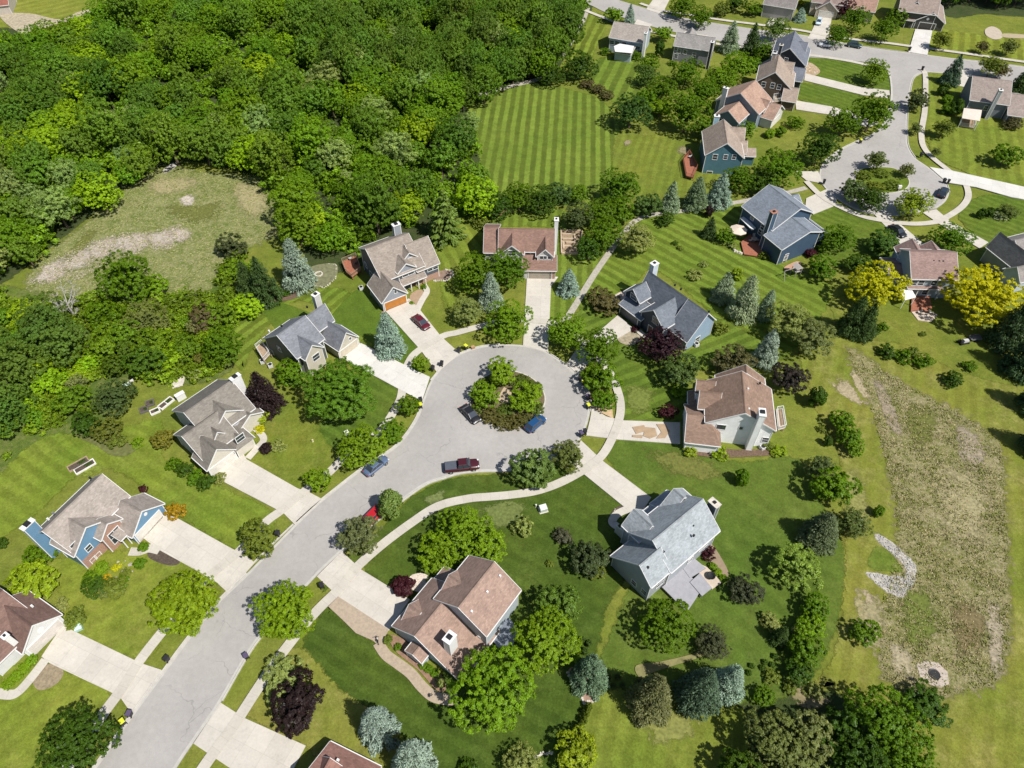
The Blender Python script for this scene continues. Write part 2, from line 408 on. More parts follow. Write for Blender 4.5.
# ================================================================== THE GROUND
G_A, G_B = (.085, .125, .018), (.13, .165, .028)
base = lawn_mat('grass', G_A, G_B, dryamt=.45)
sheet('ground', [(-3000, -1500, 0), (3000, -1500, 0), (3000, 4000, 0), (-3000, 4000, 0)], 0, base, world=True)
_z = [.0]
def lawn(px, mat, name='lawn', smooth=True, jag=.0, soft=1.4):
    _z[0] += .0018; return soft_sheet(name, px, _z[0], mat, soft, smooth)
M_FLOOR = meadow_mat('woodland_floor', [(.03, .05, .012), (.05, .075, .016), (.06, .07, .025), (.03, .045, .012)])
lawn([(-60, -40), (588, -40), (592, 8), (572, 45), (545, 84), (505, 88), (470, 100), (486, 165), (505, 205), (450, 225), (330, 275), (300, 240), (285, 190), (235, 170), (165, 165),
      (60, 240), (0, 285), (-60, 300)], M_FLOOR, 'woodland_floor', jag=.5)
lawn([(-60, 290), (30, 290), (100, 296), (225, 255), (250, 300), (215, 322), (235, 365), (190, 385), (140, 375), (90, 440), (60, 438), (10, 478), (-60, 500)],
     meadow_mat('scrub_ground', [(.075, .125, .018), (.12, .165, .022), (.16, .18, .05), (.05, .085, .014)]), 'scrub', jag=.4)
lawn([(925, -60), (1100, -60), (1100, 18), (1024, 17), (985, 14), (940, 11)], M_FLOOR, 'woodland_floor', jag=.4)
lawn([(730, 700), (790, 690), (880, 700), (925, 730), (940, 860), (690, 860)], M_FLOOR, 'woodland_floor', jag=.4)
lawn([(-40, -20), (128, -20), (118, 4), (95, 16), (60, 27), (28, 38), (10, 28), (-30, 24)], lawn_mat('far_lawn', (.11, .15, .02), (.15, .18, .03), dryamt=.5, stripe=((30, 22), (70, 12), 4.0, .08)))
# meadow left of the houses, with a strip of dead reeds
M_MEAD = meadow_mat('rough_meadow', [(.18, .205, .062), (.23, .235, .095), (.12, .155, .032), (.30, .28, .15)])
M_REED = meadow_mat('dry_reeds', [(.42, .37, .31), (.50, .45, .39), (.36, .31, .24), (.32, .29, .23)], 1.6)
MEADOW_L = [(26, 284), (48, 252), (80, 228), (125, 190), (165, 168), (205, 172), (240, 175), (280, 186), (292, 206), (282, 232), (250, 248), (225, 268), (205, 292), (140, 300), (100, 312), (60, 300)]
lawn(MEADOW_L, M_MEAD, 'meadow', soft=4.)
REEDS = [(28, 284), (46, 262), (70, 252), (95, 240), (125, 233), (150, 232), (178, 225), (193, 229), (192, 241), (170, 250), (140, 254), (112, 262), (95, 272), (75, 282), (50, 285)]
for w in ([(30, 282), (48, 262), (66, 258), (70, 272), (52, 283)], [(54, 264), (72, 251), (92, 246), (96, 258), (74, 273)], [(80, 250), (100, 239), (122, 236), (124, 250), (100, 262)], [(110, 240), (130, 233), (150, 233), (150, 248), (126, 254)], [(140, 236), (160, 231), (178, 226), (180, 242), (156, 250)], [(166, 231), (180, 226), (192, 230), (190, 240), (174, 244)]):
    _z[0] += .0018; patch('reed_bed', w, _z[0], M_REED)
lawn([(163, 170), (172, 163), (178, 165), (166, 173)], plain('pale_gravel', (.42, .39, .36), .95), 'path')
_z[0] += .0018; patch('bare_patch', [(178, 200), (186, 194), (196, 196), (194, 205), (184, 207)], _z[0], plain('bare_patch', (.42, .37, .32), .95, var=.3))
for w in ([(232, 180), (262, 186), (272, 205), (255, 222), (236, 206)], [(150, 178), (200, 178), (190, 190), (150, 196)]):
    _z[0] += .0018; patch('worn_grass', w, _z[0], plain('pale_dry_grass', (.28, .25, .13), .95, var=.3, sc=2))
for w in ([(160, 205), (200, 205), (225, 200), (215, 222), (180, 222)], [(60, 262), (90, 228), (100, 232), (70, 262)]):
    _z[0] += .0018; patch('green_grass_patch', w, _z[0], plain('olive_grass', (.12, .13, .03), .95, var=.3, sc=2))
# big mown fields with mowing lines
ST = (.075, .125, .016), (.105, .15, .02)
lawn([(468, 98), (500, 86), (540, 83), (575, 91), (602, 101), (617, 122), (626, 150), (618, 205), (560, 205), (505, 198), (480, 160)],
     lawn_mat('striped_field', (.070, .116, .016), (.088, .136, .02), dryamt=.15, stripe=((517, 160), (526, 92), 2.57, .22), wob=.25))
lawn([(616, 136), (650, 136), (676, 130), (712, 160), (735, 205), (640, 220), (616, 204)], lawn_mat('side_field', (.08, .125, .018), (.115, .15, .022), dryamt=.3, stripe=((640, 190), (652, 150), 2.2, .08)))
lawn([(592, 84), (600, 58), (648, 62), (645, 100), (618, 104)], lawn_mat('striped_back_lawn', (.065, .115, .014), (.08, .13, .018), dryamt=.1, stripe=((604, 92), (619, 62), 3.6, .22), wob=.3))
lawn([(570, 62), (588, 13), (606, 22), (594, 52), (584, 75)], lawn_mat('striped_verge', (.08, .12, .015), (.1, .14, .018), dryamt=.1, stripe=((578, 50), (593, 20), 3.0, .24)))
lawn([(460, 212), (520, 208), (575, 214), (580, 245), (616, 246), (576, 306), (560, 330), (548, 330), (545, 270), (556, 230), (478, 226)],
     lawn_mat('house_lawn_striped', (.07, .12, .015), (.09, .14, .018), dryamt=.2, stripe=((530, 226), (531, 212), 2.3, .17), wob=.4))
lawn([(422, 240), (470, 214), (484, 230), (482, 255), (462, 290), (445, 310), (436, 255)], lawn_mat('house_lawn', (.08, .13, .016), (.11, .155, .02), dryamt=.3, stripe=((446, 240), (460, 268), 2.6, .14)))
DIAG = ((651, 235), (716, 268), 2.5, .17)
lawn([(575, 308), (600, 262), (640, 221), (740, 205), (752, 215), (775, 260), (830, 285), (812, 330), (775, 362), (740, 356), (715, 318), (655, 270), (628, 290)],
     lawn_mat('diagonal_lawn', (.07, .12, .014), (.09, .14, .018), dryamt=.25, stripe=DIAG))
lawn([(575, 316), (628, 296), (690, 350), (715, 318), (760, 345), (745, 372), (690, 372), (690, 425), (625, 421), (612, 372)],
     lawn_mat('arc_lawn', (.055, .10, .013), (.075, .125, .016), dryamt=.15, stripe=((640, 366), (672, 352), 2.4, .14)))
lawn([(213, 312), (255, 298), (300, 294), (330, 288), (352, 296), (375, 345), (392, 355), (425, 370), (400, 375), (360, 345), (300, 300), (255, 345), (240, 370)],
     lawn_mat('striped_side_lawn', (.07, .12, .014), (.095, .14, .018), dryamt=.15, stripe=((240, 324), (262, 308), 2.4, .2)))
# the well watered dark lawns
DK = lawn_mat('dark_lawn', (.034, .068, .010), (.050, .084, .012), dry=(.12, .15, .035), dryamt=.4, stripe=((450, 470), (600, 560), 2.2, .03))
lawn([(366, 572), (384, 548), (415, 524), (440, 507), (470, 500), (512, 497), (540, 492), (562, 484), (587, 470), (650, 505), (640, 560), (610, 600), (600, 640), (585, 690), (575, 740), (470, 735), (440, 690), (455, 640), (410, 600)], DK)
lawn([(328, 606), (344, 622), (376, 645), (412, 676), (445, 700), (580, 690), (582, 735), (540, 775), (440, 775), (400, 735), (340, 690), (300, 660)],
     lawn_mat('dark_front_lawn', (.030, .062, .009), (.046, .080, .011), dry=(.12, .15, .04), dryamt=.25, stripe=((330, 640), (420, 690), 2.4, .05)))
lawn([(322, 592), (345, 560), (380, 530), (403, 505), (430, 486), (460, 477), (512, 474), (555, 466), (576, 478), (540, 487), (512, 493), (470, 496), (438, 503), (411, 521), (380, 544), (355, 568)], DK)
lawn([(606, 457), (622, 440), (688, 446), (740, 462), (800, 460), (830, 520), (845, 560), (838, 620), (800, 690), (720, 705), (600, 700), (620, 610), (655, 520)],
     lawn_mat('back_lawn', (.050, .094, .014), (.070, .115, .018), dry=(.14, .155, .04), dryamt=.35, stripe=((700, 480), (800, 540), 3.0, .035)))
lawn([(586, 700), (640, 688), (720, 700), (745, 720), (730, 800), (560, 800), (578, 740)], lawn_mat('lower_lawn', (.09, .135, .018), (.115, .15, .024), dryamt=.3, stripe=((640, 700), (628, 765), 2.6, .09)))
lawn([(262, 300), (300, 345), (345, 300), (362, 290), (384, 312), (420, 352), (400, 362), (350, 330)], lawn_mat('deep_green_side_lawn', (.05, .10, .012), (.07, .12, .015), dryamt=.1))  # deeper green lawn with few dry patches
# dry mown field round the basin
M_DRY = lawn_mat('dry_mown_field', (.10, .135, .02), (.135, .155, .028), dry=(.27, .235, .09), dryamt=.6, stripe=((1010, 470), (1014, 640), 2.6, .06))
lawn([(812, 400), (800, 340), (835, 322), (880, 322), (950, 345), (1010, 372), (1060, 400), (1120, 560), (1120, 860), (905, 860), (900, 745), (835, 690), (815, 690), (838, 640), (845, 560), (842, 520), (838, 450)], M_DRY, jag=.2)
lawn([(832, 300), (890, 296), (960, 310), (1010, 340), (1030, 385), (960, 372), (905, 345), (850, 335)], lawn_mat('back_field', (.075, .12, .016), (.12, .15, .025), dryamt=.45))
BASIN = [(848, 352), (868, 358), (885, 372), (918, 392), (955, 410), (988, 432), (1002, 455), (1006, 520), (1009, 590), (1008, 650), (1000, 678), (985, 687), (940, 697), (905, 692), (884, 678), (879, 640), (884, 600), (895, 560), (897, 520), (888, 470), (872, 410)]
lawn(BASIN, meadow_mat('basin_grass', [(.215, .20, .08), (.27, .24, .125), (.145, .155, .042), (.34, .295, .18)], 1.3), 'meadow', soft=3.6)
for bare in ([(828, 382), (845, 378), (862, 396), (866, 408), (850, 402), (838, 394)], [(862, 588), (872, 594), (880, 612), (874, 622), (864, 606)], [(852, 366), (872, 398), (866, 404), (848, 374)], [(974, 440), (980, 448), (979, 460), (974, 452)]):
    _z[0] += .0018; patch('bare_earth', bare, _z[0], plain('bare_earth', (.31, .26, .165), .95, var=.35, sc=2.5))
lawn([(866, 574), (876, 573), (890, 576), (903, 577), (906, 570), (895, 556), (876, 540), (878, 534), (900, 549), (915, 566), (914, 584), (902, 598), (884, 590)], plain('stony_ground', (.36, .34, .30), .95, var=.4, sc=2.5), 'stony_ground', soft=.9)
lawn([(868, 566), (876, 546), (892, 556), (902, 570), (890, 572)], lawn_mat('weedy_patch', (.07, .12, .015), (.11, .16, .03), dryamt=.5), 'weeds', soft=1.)
for w, c in (([(852, 590), (868, 600), (878, 640), (862, 650)], (.27, .24, .12)), ([(842, 470), (862, 470), (872, 530), (850, 530)], (.20, .20, .06)), ([(860, 600), (884, 600), (882, 660), (866, 650)], (.25, .22, .12)), ([(905, 405), (940, 410), (930, 450), (908, 440)], (.12, .13, .03)), ([(900, 590), (930, 585), (940, 640), (905, 650)], (.11, .135, .025)), ([(950, 600), (985, 610), (985, 650), (955, 655)], (.15, .12, .055)), ([(935, 470), (985, 470), (990, 540), (945, 550)], (.27, .24, .13)), ([(890, 640), (910, 650), (915, 680), (892, 672)], (.30, .26, .17)), ([(955, 420), (985, 440), (985, 470), (960, 462)], (.26, .22, .16)), ([(985, 600), (1003, 610), (1003, 672), (990, 676)], (.28, .24, .17)), ([(870, 372), (890, 395), (905, 440), (888, 430)], (.24, .20, .14))):
    _z[0] += .0018; patch('basin_blotch', w, _z[0], plain('basin_blotch', c, .95, var=.35, sc=2.2))
for w, c in (([(640, 450), (700, 455), (730, 478), (680, 480)], (.125, .135, .028)), ([(480, 505), (530, 500), (520, 525), (480, 530)], (.12, .15, .04)), ([(420, 500), (445, 490), (440, 505)], (.13, .16, .05)), ([(640, 715), (700, 712), (690, 740), (650, 745)], (.18, .19, .05)), ([(60, 600), (120, 610), (130, 640), (80, 630)], (.20, .21, .045)), ([(30, 700), (90, 710), (70, 745), (20, 740)], (.20, .20, .05)), ([(270, 420), (320, 430), (330, 455), (285, 460)], (.20, .19, .045)), ([(625, 385), (655, 390), (650, 415), (628, 410)], (.13, .16, .03)), ([(60, 450), (130, 445), (120, 470), (60, 480)], (.17, .21, .03)), ([(940, 110), (1000, 125), (985, 145), (940, 140)], (.19, .20, .045))):
    _z[0] += .0018; patch('faded_grass', w, _z[0], plain('faded_grass', c, .95, var=.3, sc=2.2))
# green front lawns, right cul-de-sac
GL = lawn_mat('front_lawn', (.052, .10, .012), (.072, .118, .015), dryamt=.2, stripe=((810, 225), (870, 250), 2.0, .07))
lawn([(813, 215), (834, 207), (880, 221), (902, 245), (880, 262), (838, 268), (815, 250)], GL)
lawn([(806, 55), (866, 66), (886, 70), (890, 92), (862, 88), (806, 74)], GL)
lawn([(800, 83), (862, 96), (886, 110), (868, 117), (800, 100)], GL)
lawn([(935, 30), (985, 36), (1060, 44), (1060, 66), (930, 48)], lawn_mat('striped_front_lawn', (.10, .14, .018), (.13, .165, .022), dryamt=.25, stripe=((954, 46), (956, 18), 3.4, .2)))
lawn([(926, 75), (960, 80), (968, 115), (1060, 120), (1060, 200), (960, 170), (930, 150), (924, 110)], lawn_mat('corner_lawn', (.09, .135, .018), (.12, .16, .022), dryamt=.25, stripe=((935, 120), (933, 90), 3.0, .10)))
lawn([(958, 213), (990, 195), (1060, 205), (1060, 262), (990, 246)], GL)
# front lawns, left row
FL = lawn_mat('yellowish_lawn', (.10, .15, .018), (.13, .175, .024), dry=(.22, .20, .055), dryamt=.45, stripe=((100, 640), (160, 600), 2.4, .05))  # yellower green of the left lots
FL2 = lawn_mat('yellowish_side_lawn', (.085, .14, .016), (.12, .17, .022), dry=(.2, .2, .05), dryamt=.35, stripe=((150, 480), (240, 540), 2.6, .08))
lawn([(40, 440), (100, 435), (160, 420), (165, 460), (215, 485), (275, 515), (255, 550), (232, 548), (165, 508), (130, 478), (88, 468), (30, 520), (-40, 560), (-40, 520)], FL2)
lawn([(244, 462), (258, 440), (280, 400), (300, 392), (330, 430), (345, 452), (305, 490)], lawn_mat('patchy_lawn', (.075, .125, .015), (.12, .15, .022), dry=(.2, .18, .05), dryamt=.45))
lawn([(366, 372), (400, 392), (380, 430), (345, 455), (320, 420)], lawn_mat('cool_lawn', (.045, .09, .012), (.07, .115, .015), dryamt=.15, stripe=((350, 400), (395, 425), 2.2, .08)))
lawn([(55, 560), (158, 552), (206, 578), (170, 628), (140, 660), (62, 626), (60, 590)], FL)
lawn([(-40, 680), (48, 668), (110, 693), (88, 745), (60, 810), (-60, 800)], FL)
lawn([(246, 715), (262, 685), (284, 656), (304, 650), (340, 690), (400, 735), (372, 800), (310, 750)], lawn_mat('faded_lawn', (.11, .145, .024), (.15, .165, .035), dry=(.26, .22, .085), dryamt=.6))

# ------------------------------------------------------------------ streets
M_ROAD = road_mat(); ZR = .17
left_k = [(40, 836), (94, 768), (132, 714.5), (164, 671), (186, 641), (217, 603), (247, 574), (296, 524), (322, 500), (363, 468), (396, 446), (415, 421), (423, 400), (431, 381), (444, 365), (460, 354), (479, 347.5), (500, 345), (524, 346), (546, 352), (568, 367), (583, 382), (590, 398), (590, 412), (586, 428), (578, 444)]
right_k = [(561, 458), (540, 466), (508, 471), (480, 472), (460, 474), (443, 479), (426, 485), (404, 500), (374, 524), (340, 554), (317, 576), (287, 609), (255, 645), (222, 701), (195, 741), (177, 768), (135, 836)]
sheet('road', [tuple(p) for p in cat_rom([P(*p) for p in left_k], 6)+cat_rom([P(*p) for p in right_k], 6)], ZR, M_ROAD, world=True, thick=.15)
stemL = [(800, 57), (840, 60), (866, 62.5), (880, 66), (888, 73), (891, 88), (890, 105), (884, 122), (868, 137), (842, 149), (824, 162), (819, 175), (823, 186), (834, 197), (848, 206), (862, 212), (880, 216), (902, 216), (922, 212)]
stemR = [(936, 209), (945, 202), (949, 193), (946, 184), (938, 176), (927, 167), (915, 158.5), (909, 149), (907, 138), (907.5, 112), (910, 92), (914, 78), (923, 73), (940, 73.5), (960, 75), (1030, 86), (1090, 96)]
upK = [(1090, 77), (1021, 67), (963, 60), (928, 55.5), (910, 53.5), (863, 47), (828, 40), (800, 35), (760, 30), (722, 24.5), (692, 19.5), (661, 13.5), (640, 7), (617, 0), (590, -9), (560, -18), (540, -6), (570, 0), (589, 5), (605, 12.5), (630, 20), (652, 27), (690, 36), (722, 42), (760, 50)]
sheet('road', [tuple(p) for p in cat_rom([P(*p) for p in stemL], 5)+cat_rom([P(*p) for p in stemR], 5)+cat_rom([P(*p) for p in upK], 5)], ZR, M_ROAD, world=True, thick=.15)
# kerbs: a real step beside the street, broken by the drives, and a pale gutter pan on the street
def kerb(pts, side):
    strip('kerb', pts, .17, .30, M_KERB, .30, off=side*.09)
def gutter(pts, side):
    strip('gutter', pts, .42, ZR+.004, plain('gutter_concrete', (.42, .405, .375), .9, var=.1), .02, off=-side*.22)
gutter(left_k, 1); gutter(right_k, 1); gutter(stemL[2:], -1); gutter(stemR, -1); gutter(upK[:8], -1)
for a, b in ((0, 3), (3, 6), (7, 8), (8, 12), (13, 14), (15, 17), (19, 23)):
    kerb(left_k[a:b+1] if b+1 <= len(left_k) else left_k[a:], 1)
for a, b in ((0, 9), (11, 13), (15, 16)): kerb(right_k[a:b+1], 1)
kerb([(297, 523), (310, 511), (322, 501)], 1); kerb([(255, 563), (275, 543), (294, 525)], 1)
for k in ((stemL[1:8]), (stemL[8:11]), (stemL[13:17]), stemR[2:5], stemR[6:13]): kerb(k, -1)
kerb(upK[0:3], -1); kerb(upK[4:6], -1)
ISL = [(507, 371.5), (524, 375), (538, 384), (545, 398), (541, 412), (527, 424), (507, 429), (488, 424), (474, 413), (470, 399), (476, 385), (490, 375)]
ISL2 = [(855, 177), (861, 170), (876, 168), (893, 169), (905, 176), (909, 184), (902, 191.5), (883, 194), (864, 190), (856, 184)]
for s in (ISL, ISL2):
    ring = cat_rom([P(*p) for p in s], 5, True)
    strip('kerb', [tuple(p) for p in ring+ring[:1]], .2, .30, M_KERB, .3, n=1, world=True)
    sheet('island_bed', [tuple(p) for p in ring], .27, plain('olive_mulch', (.13, .105, .055), .95, var=.4, sc=3) if s is ISL else lawn_mat('island_grass', (.07, .12, .015), (.10, .145, .02), dryamt=.2), world=True)  # olive-brown mulch on the first island, grass on the second
sheet('paved_patch', [(497, 400), (504, 388), (511, 392), (513, 404), (503, 405)], .285, plain('sandy_mulch', (.42, .33, .23), .95, var=.2))
# ------------------------------------------------------------------ drives
_d = [.19]
def drive(px, uv, mat=None, name='driveway'):
    _d[0] += .0022; return sheet(name, px, _d[0] if mat is not M_CONCW else .12+_d[0], mat or M_CONC, uv=uv, thick=.16)
drive([(138, 534), (164, 511), (232, 549), (246, 556), (255, 563), (228, 593), (217, 583), (206, 576), (157, 549)], ((138, 534), (217, 583)))
drive([(42, 657), (63, 626), (136, 661), (144, 664.5), (164, 671), (132, 714), (121, 698), (110, 692), (50, 663.5)], ((42, 657), (110, 692)))
drive([(210, 475), (239, 446), (247, 460), (298, 489), (308, 492), (323, 500), (295, 525), (284, 514), (275, 509), (255, 498.5)], ((212, 474), (284, 514)))
drive([(342, 359), (361, 344), (405, 366), (430, 378), (422, 402), (399, 390)], ((343, 358), (421, 402)), M_CONCW)
drive([(386, 312), (409, 299), (419, 309), (441, 337), (460, 354), (437, 373), (421, 351)], ((387, 311), (437, 373)))
drive([(527, 276), (558, 277.5), (551, 287), (549.5, 320), (548, 353), (523, 346)], ((528, 278), (524, 346)))
drive([(618, 315.5), (634, 329.5), (613, 342), (590, 362), (578, 376), (565, 366), (575, 352), (607, 325)], ((633, 330), (590, 362)))
drive([(592, 408), (606, 417), (622, 421), (680, 423), (680, 444.5), (618, 440), (586, 436), (590, 420)], ((622, 421), (678, 423)))
for k, ar in enumerate(([(632, 428), (644, 426), (646, 432), (636, 435)], [(645, 428), (655, 429), (657, 437), (650, 439.5), (643, 437)], [(656, 425), (665, 425), (669.5, 432), (665, 439), (656, 439.5), (661, 433)], [(632, 436), (643, 436), (642, 439), (632, 438)])):
    sheet('damp_stain', ar, .30+.004*k, plain('sealed_stain', (.36, .26, .165), .8, var=.12))
drive([(581, 441), (602, 461), (651, 498), (641, 514), (626, 509), (586, 476.5), (574, 467), (568, 455)], ((602, 461), (650, 498)))
drive([(342, 552), (362, 570.5), (410, 600), (389, 631), (339, 597.5), (317, 577)], ((362, 571), (408, 600)))
drive([(338.5, 597), (389, 630), (380, 647), (373, 641), (356, 633.5), (343.5, 621), (328.5, 607)], ((338, 596), (388, 629)), M_TAN, 'paved_apron')
strip('garden_path', [(378, 643), (386, 655), (398, 664), (411, 674), (422, 687), (434, 697), (450, 700), (458, 699)], 1.5, .22, M_TAN)
drive([(221, 703), (245, 718.5), (306, 746), (288, 780), (240, 775), (194, 744)], ((222, 703), (306, 746)))
drive([(929, 168), (953, 172), (1024, 188), (1060, 196), (1060, 207), (1010, 198), (975, 188), (947, 183.5), (938, 176)], ((953, 172), (1024, 188)), M_CONCW)
drive([(922, 213), (936, 210), (950, 222), (988, 243), (979, 249), (938, 224)], ((936, 211), (988, 243)))
drive([(873, 214), (885, 213), (905, 229), (924, 245), (902, 247), (888, 230)], ((884, 211), (923, 244)))
drive([(806, 199), (826, 190), (837, 199.5), (833, 207), (813, 215), (805, 208)], ((808, 199), (826, 191)))
drive([(795, 172), (818, 172), (822, 184), (806, 181)], ((795, 172), (819, 173)))
drive([(795, 101), (830, 107), (872, 117.5), (879, 124), (868, 128), (828, 115), (796, 110)], ((796, 101), (870, 118)))
drive([(805, 74), (861, 88), (889, 91), (890, 99), (862, 95.5), (804, 81)], ((806, 74.5), (861, 88)))
drive([(819, 15), (832, 16), (828, 38), (826, 42), (807, 39), (811, 33)], ((820, 17), (810, 38)))
drive([(915, 30), (932, 31.5), (927, 56), (908, 53)], ((916, 31), (911, 53)), M_CONCW)
drive([(655, -3), (671, -3), (662, 15), (646, 10)], ((655, 0), (648, 9)))
drive([(772, 12), (790, 12), (781, 28), (765, 26), (770, 18)], ((774, 12), (768, 25)))
drive([(958, 70), (973, 72), (966, 88), (956, 86)], ((958, 70), (956, 86)))
drive([(637, 20), (652, 25), (645, 33), (632, 28)], ((637, 20), (632, 28)))
drive([(685, 32), (716, 38), (712, 44), (680, 38)], ((685, 32), (680, 38)))
# ------------------------------------------------------------------ pavements and paths
ZW = .29
strip('sidewalk', [(60, 780), (88, 740), (103, 716), (122, 690), (140, 662), (165, 630), (207, 580), (240, 552), (265, 524), (282, 511), (306, 491), (328, 474.5), (346, 457), (365, 443), (381, 431), (393, 414), (401, 398), (404, 378), (410, 361), (420, 350.5), (443, 337), (457, 333.5), (481, 327), (505, 322), (530, 321), (556, 325), (577, 338), (596, 356), (610, 374), (617, 390), (620.5, 405), (619, 420), (612, 439), (602, 456), (587, 468.5), (562, 482.5), (537, 491.5), (512, 495.5), (490, 497.5), (468, 499.5), (438, 507), (411, 524), (381, 546.5), (356, 569), (343, 586), (313, 616), (281, 656), (259, 688), (233, 728), (204, 768), (160, 836)], 1.5, ZW, M_WALK)
sheet('sidewalk', [(592, 404), (612, 404), (613, 419), (592, 409)], .20, plain('tan_clay', (.50, .36, .22), .95, var=.2))
strip('sidewalk', [(920, 70), (925, 76), (924.5, 110), (921, 135), (926, 152), (948, 171), (962, 180), (968, 195), (962, 207), (946, 218), (934, 223), (909, 224.5), (878, 220.5), (859, 216), (834, 205), (820, 196), (806, 182)], 1.5, ZW, M_WALK)
strip('sidewalk', [(640, 4), (664, 11.5), (689, 15.5), (721, 20.5), (760, 25.5), (800, 31), (828, 36.5), (866, 41.5), (889, 44), (911, 47), (931, 49.5), (978, 56), (1023, 62.5), (1080, 71)], 1.5, ZW, M_WALK)
strip('sidewalk', [(585, 11), (603, 18), (625, 26), (660, 34), (720, 45), (757, 50), (807, 55.5), (845, 61), (868, 66)], 1.5, ZW, M_WALK)
M_GRAVEL = plain('trail_gravel', (.36, .335, .285), .95, var=.18, sc=2)
strip('trail', [(556, 330), (567, 318), (575, 306), (594, 275), (612, 249), (622, 236), (634, 222), (650, 215.5), (677, 212), (715, 206), (740, 202), (766, 196.5), (790, 192), (806, 188)], 1.35, .12, M_GRAVEL, .1)
strip('trail', [(470, 98), (490, 92), (512, 86), (536, 80), (552, 72)], 1.8, .12, M_GRAVEL, .1)
strip('trail', [(561, 58), (575, 36), (583, 22), (588, 8)], 1.4, .12, M_GRAVEL, .1)
strip('front_walk', [(46, 660), (32, 678), (19, 692), (8, 695), (-20, 690)], 1.3, .20, M_WALK)
strip('front_walk', [(248, 459), (257, 449), (264, 440), (259, 432), (251, 425)], 1.2, .20, M_WALK)
strip('front_walk', [(417, 311), (422, 301), (427, 292), (424, 286)], 1.3, .20, M_CONC)
strip('front_walk', [(634, 327), (640, 333), (646, 337), (650, 335)], 1.2, .20, M_WALK)
strip('front_walk', [(632, 508), (618, 514), (612, 522), (617, 527)], 1.3, .20, M_WALK)
strip('front_walk', [(160, 551), (150, 549), (140, 552), (130, 552)], 1.4, .20, M_WALK)
strip('garden_path', [(10, 3), (2, 8), (-10, 12)], 1.5, .15, plain('pink_paving', (.5, .42, .38), .9))
# ------------------------------------------------------------------ beds
def bed(px, mat=None, name='planting_bed'): _d[0] += .004; return sheet(name, px, _d[0]-.12, mat or M_MULCH, True)
bed([(80, 580), (95, 565), (112, 560), (128, 560), (135, 575), (125, 590), (100, 597), (82, 592)])
bed([(148, 553), (160, 549), (180, 562), (170, 566), (152, 560)], M_SOIL)
bed([(32, 672), (52, 664), (64, 672), (56, 685), (38, 690)], plain('dry_bed', (.25, .20, .13), .95, var=.3, sc=3))
bed([(410, 296), (419, 290), (424, 294), (418, 304), (412, 308)], plain('sand_mulch', (.34, .24, .16), .95))
bed([(434, 275), (446, 270), (453, 274), (448, 280), (436, 281)], plain('brown_gravel', (.22, .16, .12), .95, var=.2))
bed([(310, 268), (335, 264), (337, 275), (325, 287), (308, 284)], plain('grey_bed', (.16, .16, .09), .95, var=.3))
bed([(268, 298), (285, 290), (301, 293), (292, 300), (272, 302)])
bed([(476, 213), (480, 207), (492, 205), (508, 208), (513, 213), (495, 216)], plain('orange_mulch', (.40, .22, .12), .95, var=.2))
bed([(620, 330), (634, 333), (642, 340), (630, 346), (618, 341)], plain('stony_bed', (.30, .26, .18), .95, var=.3))
bed([(612, 298), (622, 292), (630, 296), (622, 303), (613, 304)], plain('pale_stones', (.5, .42, .35), .95, var=.3))
bed([(610, 517), (616, 508), (626, 506), (628, 511), (618, 517), (615, 524)], M_SOIL)
bed([(389, 636), (404, 640), (425, 662), (442, 676), (446, 690), (436, 690), (418, 670), (396, 652)], plain('brown_bed', (.24, .15, .10), .95, var=.25, sc=3))
bed([(410, 577), (424, 574), (436, 585), (424, 592), (412, 590)], plain('white_stones', (.55, .47, .40), .95, var=.35, sc=5))
bed([(568, 672), (576, 668), (584, 682), (597, 690), (594, 702), (583, 701), (578, 690)], plain('paver_bed', (.30, .20, .15), .9, var=.2))
bed([(636, 666), (660, 662), (690, 655), (702, 650), (704, 656), (680, 664), (655, 672), (640, 678)], plain('dry_grass_bed', (.19, .175, .075), .95, var=.3))
bed([(693, 448), (735, 450), (770, 450), (768, 456), (720, 458), (694, 455)])
bed([(704, 546), (712, 545), (728, 572), (722, 578), (712, 565)], plain('bed_earth', (.25, .19, .13), .95))
bed([(784, 268), (796, 262), (801, 264), (797, 268), (788, 271)], plain('terracotta_mulch', (.42, .25, .17), .95))
bed([(803, 64), (812, 64), (820, 72), (812, 77), (804, 73)], plain('orange_bed', (.36, .27, .17), .95, var=.3))
bed([(985, 30), (992, 27), (1000, 31), (1002, 38), (994, 40), (986, 36)], plain('sand_pile', (.42, .36, .29), .95))
bed([(1004, 34), (1030, 36), (1030, 39), (1004, 38)], plain('sand_edge', (.36, .3, .2), .95))
for w in ([(676, 152), (680, 146), (688, 147), (690, 154), (682, 156)], [(623, 142), (627, 140), (632, 141), (631, 145), (625, 146)]):
    _z[0] += .0018; patch('worn_earth', w, _z[0], plain('worn_earth', (.22, .19, .11), .95, var=.3))
bed([(76, 436), (90, 428), (118, 440), (140, 445), (128, 456), (112, 456), (96, 446)], plain('garden_bed', (.12, .13, .04), .95, var=.3))
bed([(168, 378), (176, 371), (184, 373), (184, 384), (176, 388)], M_STONE)
_z[0] += .0018; patch('leaf_litter', [(782, 690), (800, 682), (820, 690), (832, 702), (815, 712), (795, 704)], _z[0], plain('leaf_litter', (.20, .17, .09), .95, var=.35))
bed([(0, 16), (30, 14), (60, 20), (80, 12), (105, 8), (95, 14), (50, 27), (26, 36)], plain('bare_strip', (.36, .31, .22), .95, var=.3), 'bare_strip')
# drain pad of the basin
sheet('drain_pad', [(916, 664), (926, 661), (938, 663), (947, 672), (949, 684), (941, 688), (930, 685), (920, 677)], .10, plain('pad_stone', (.40, .345, .295), .95, var=.2, sc=3), thick=.1)
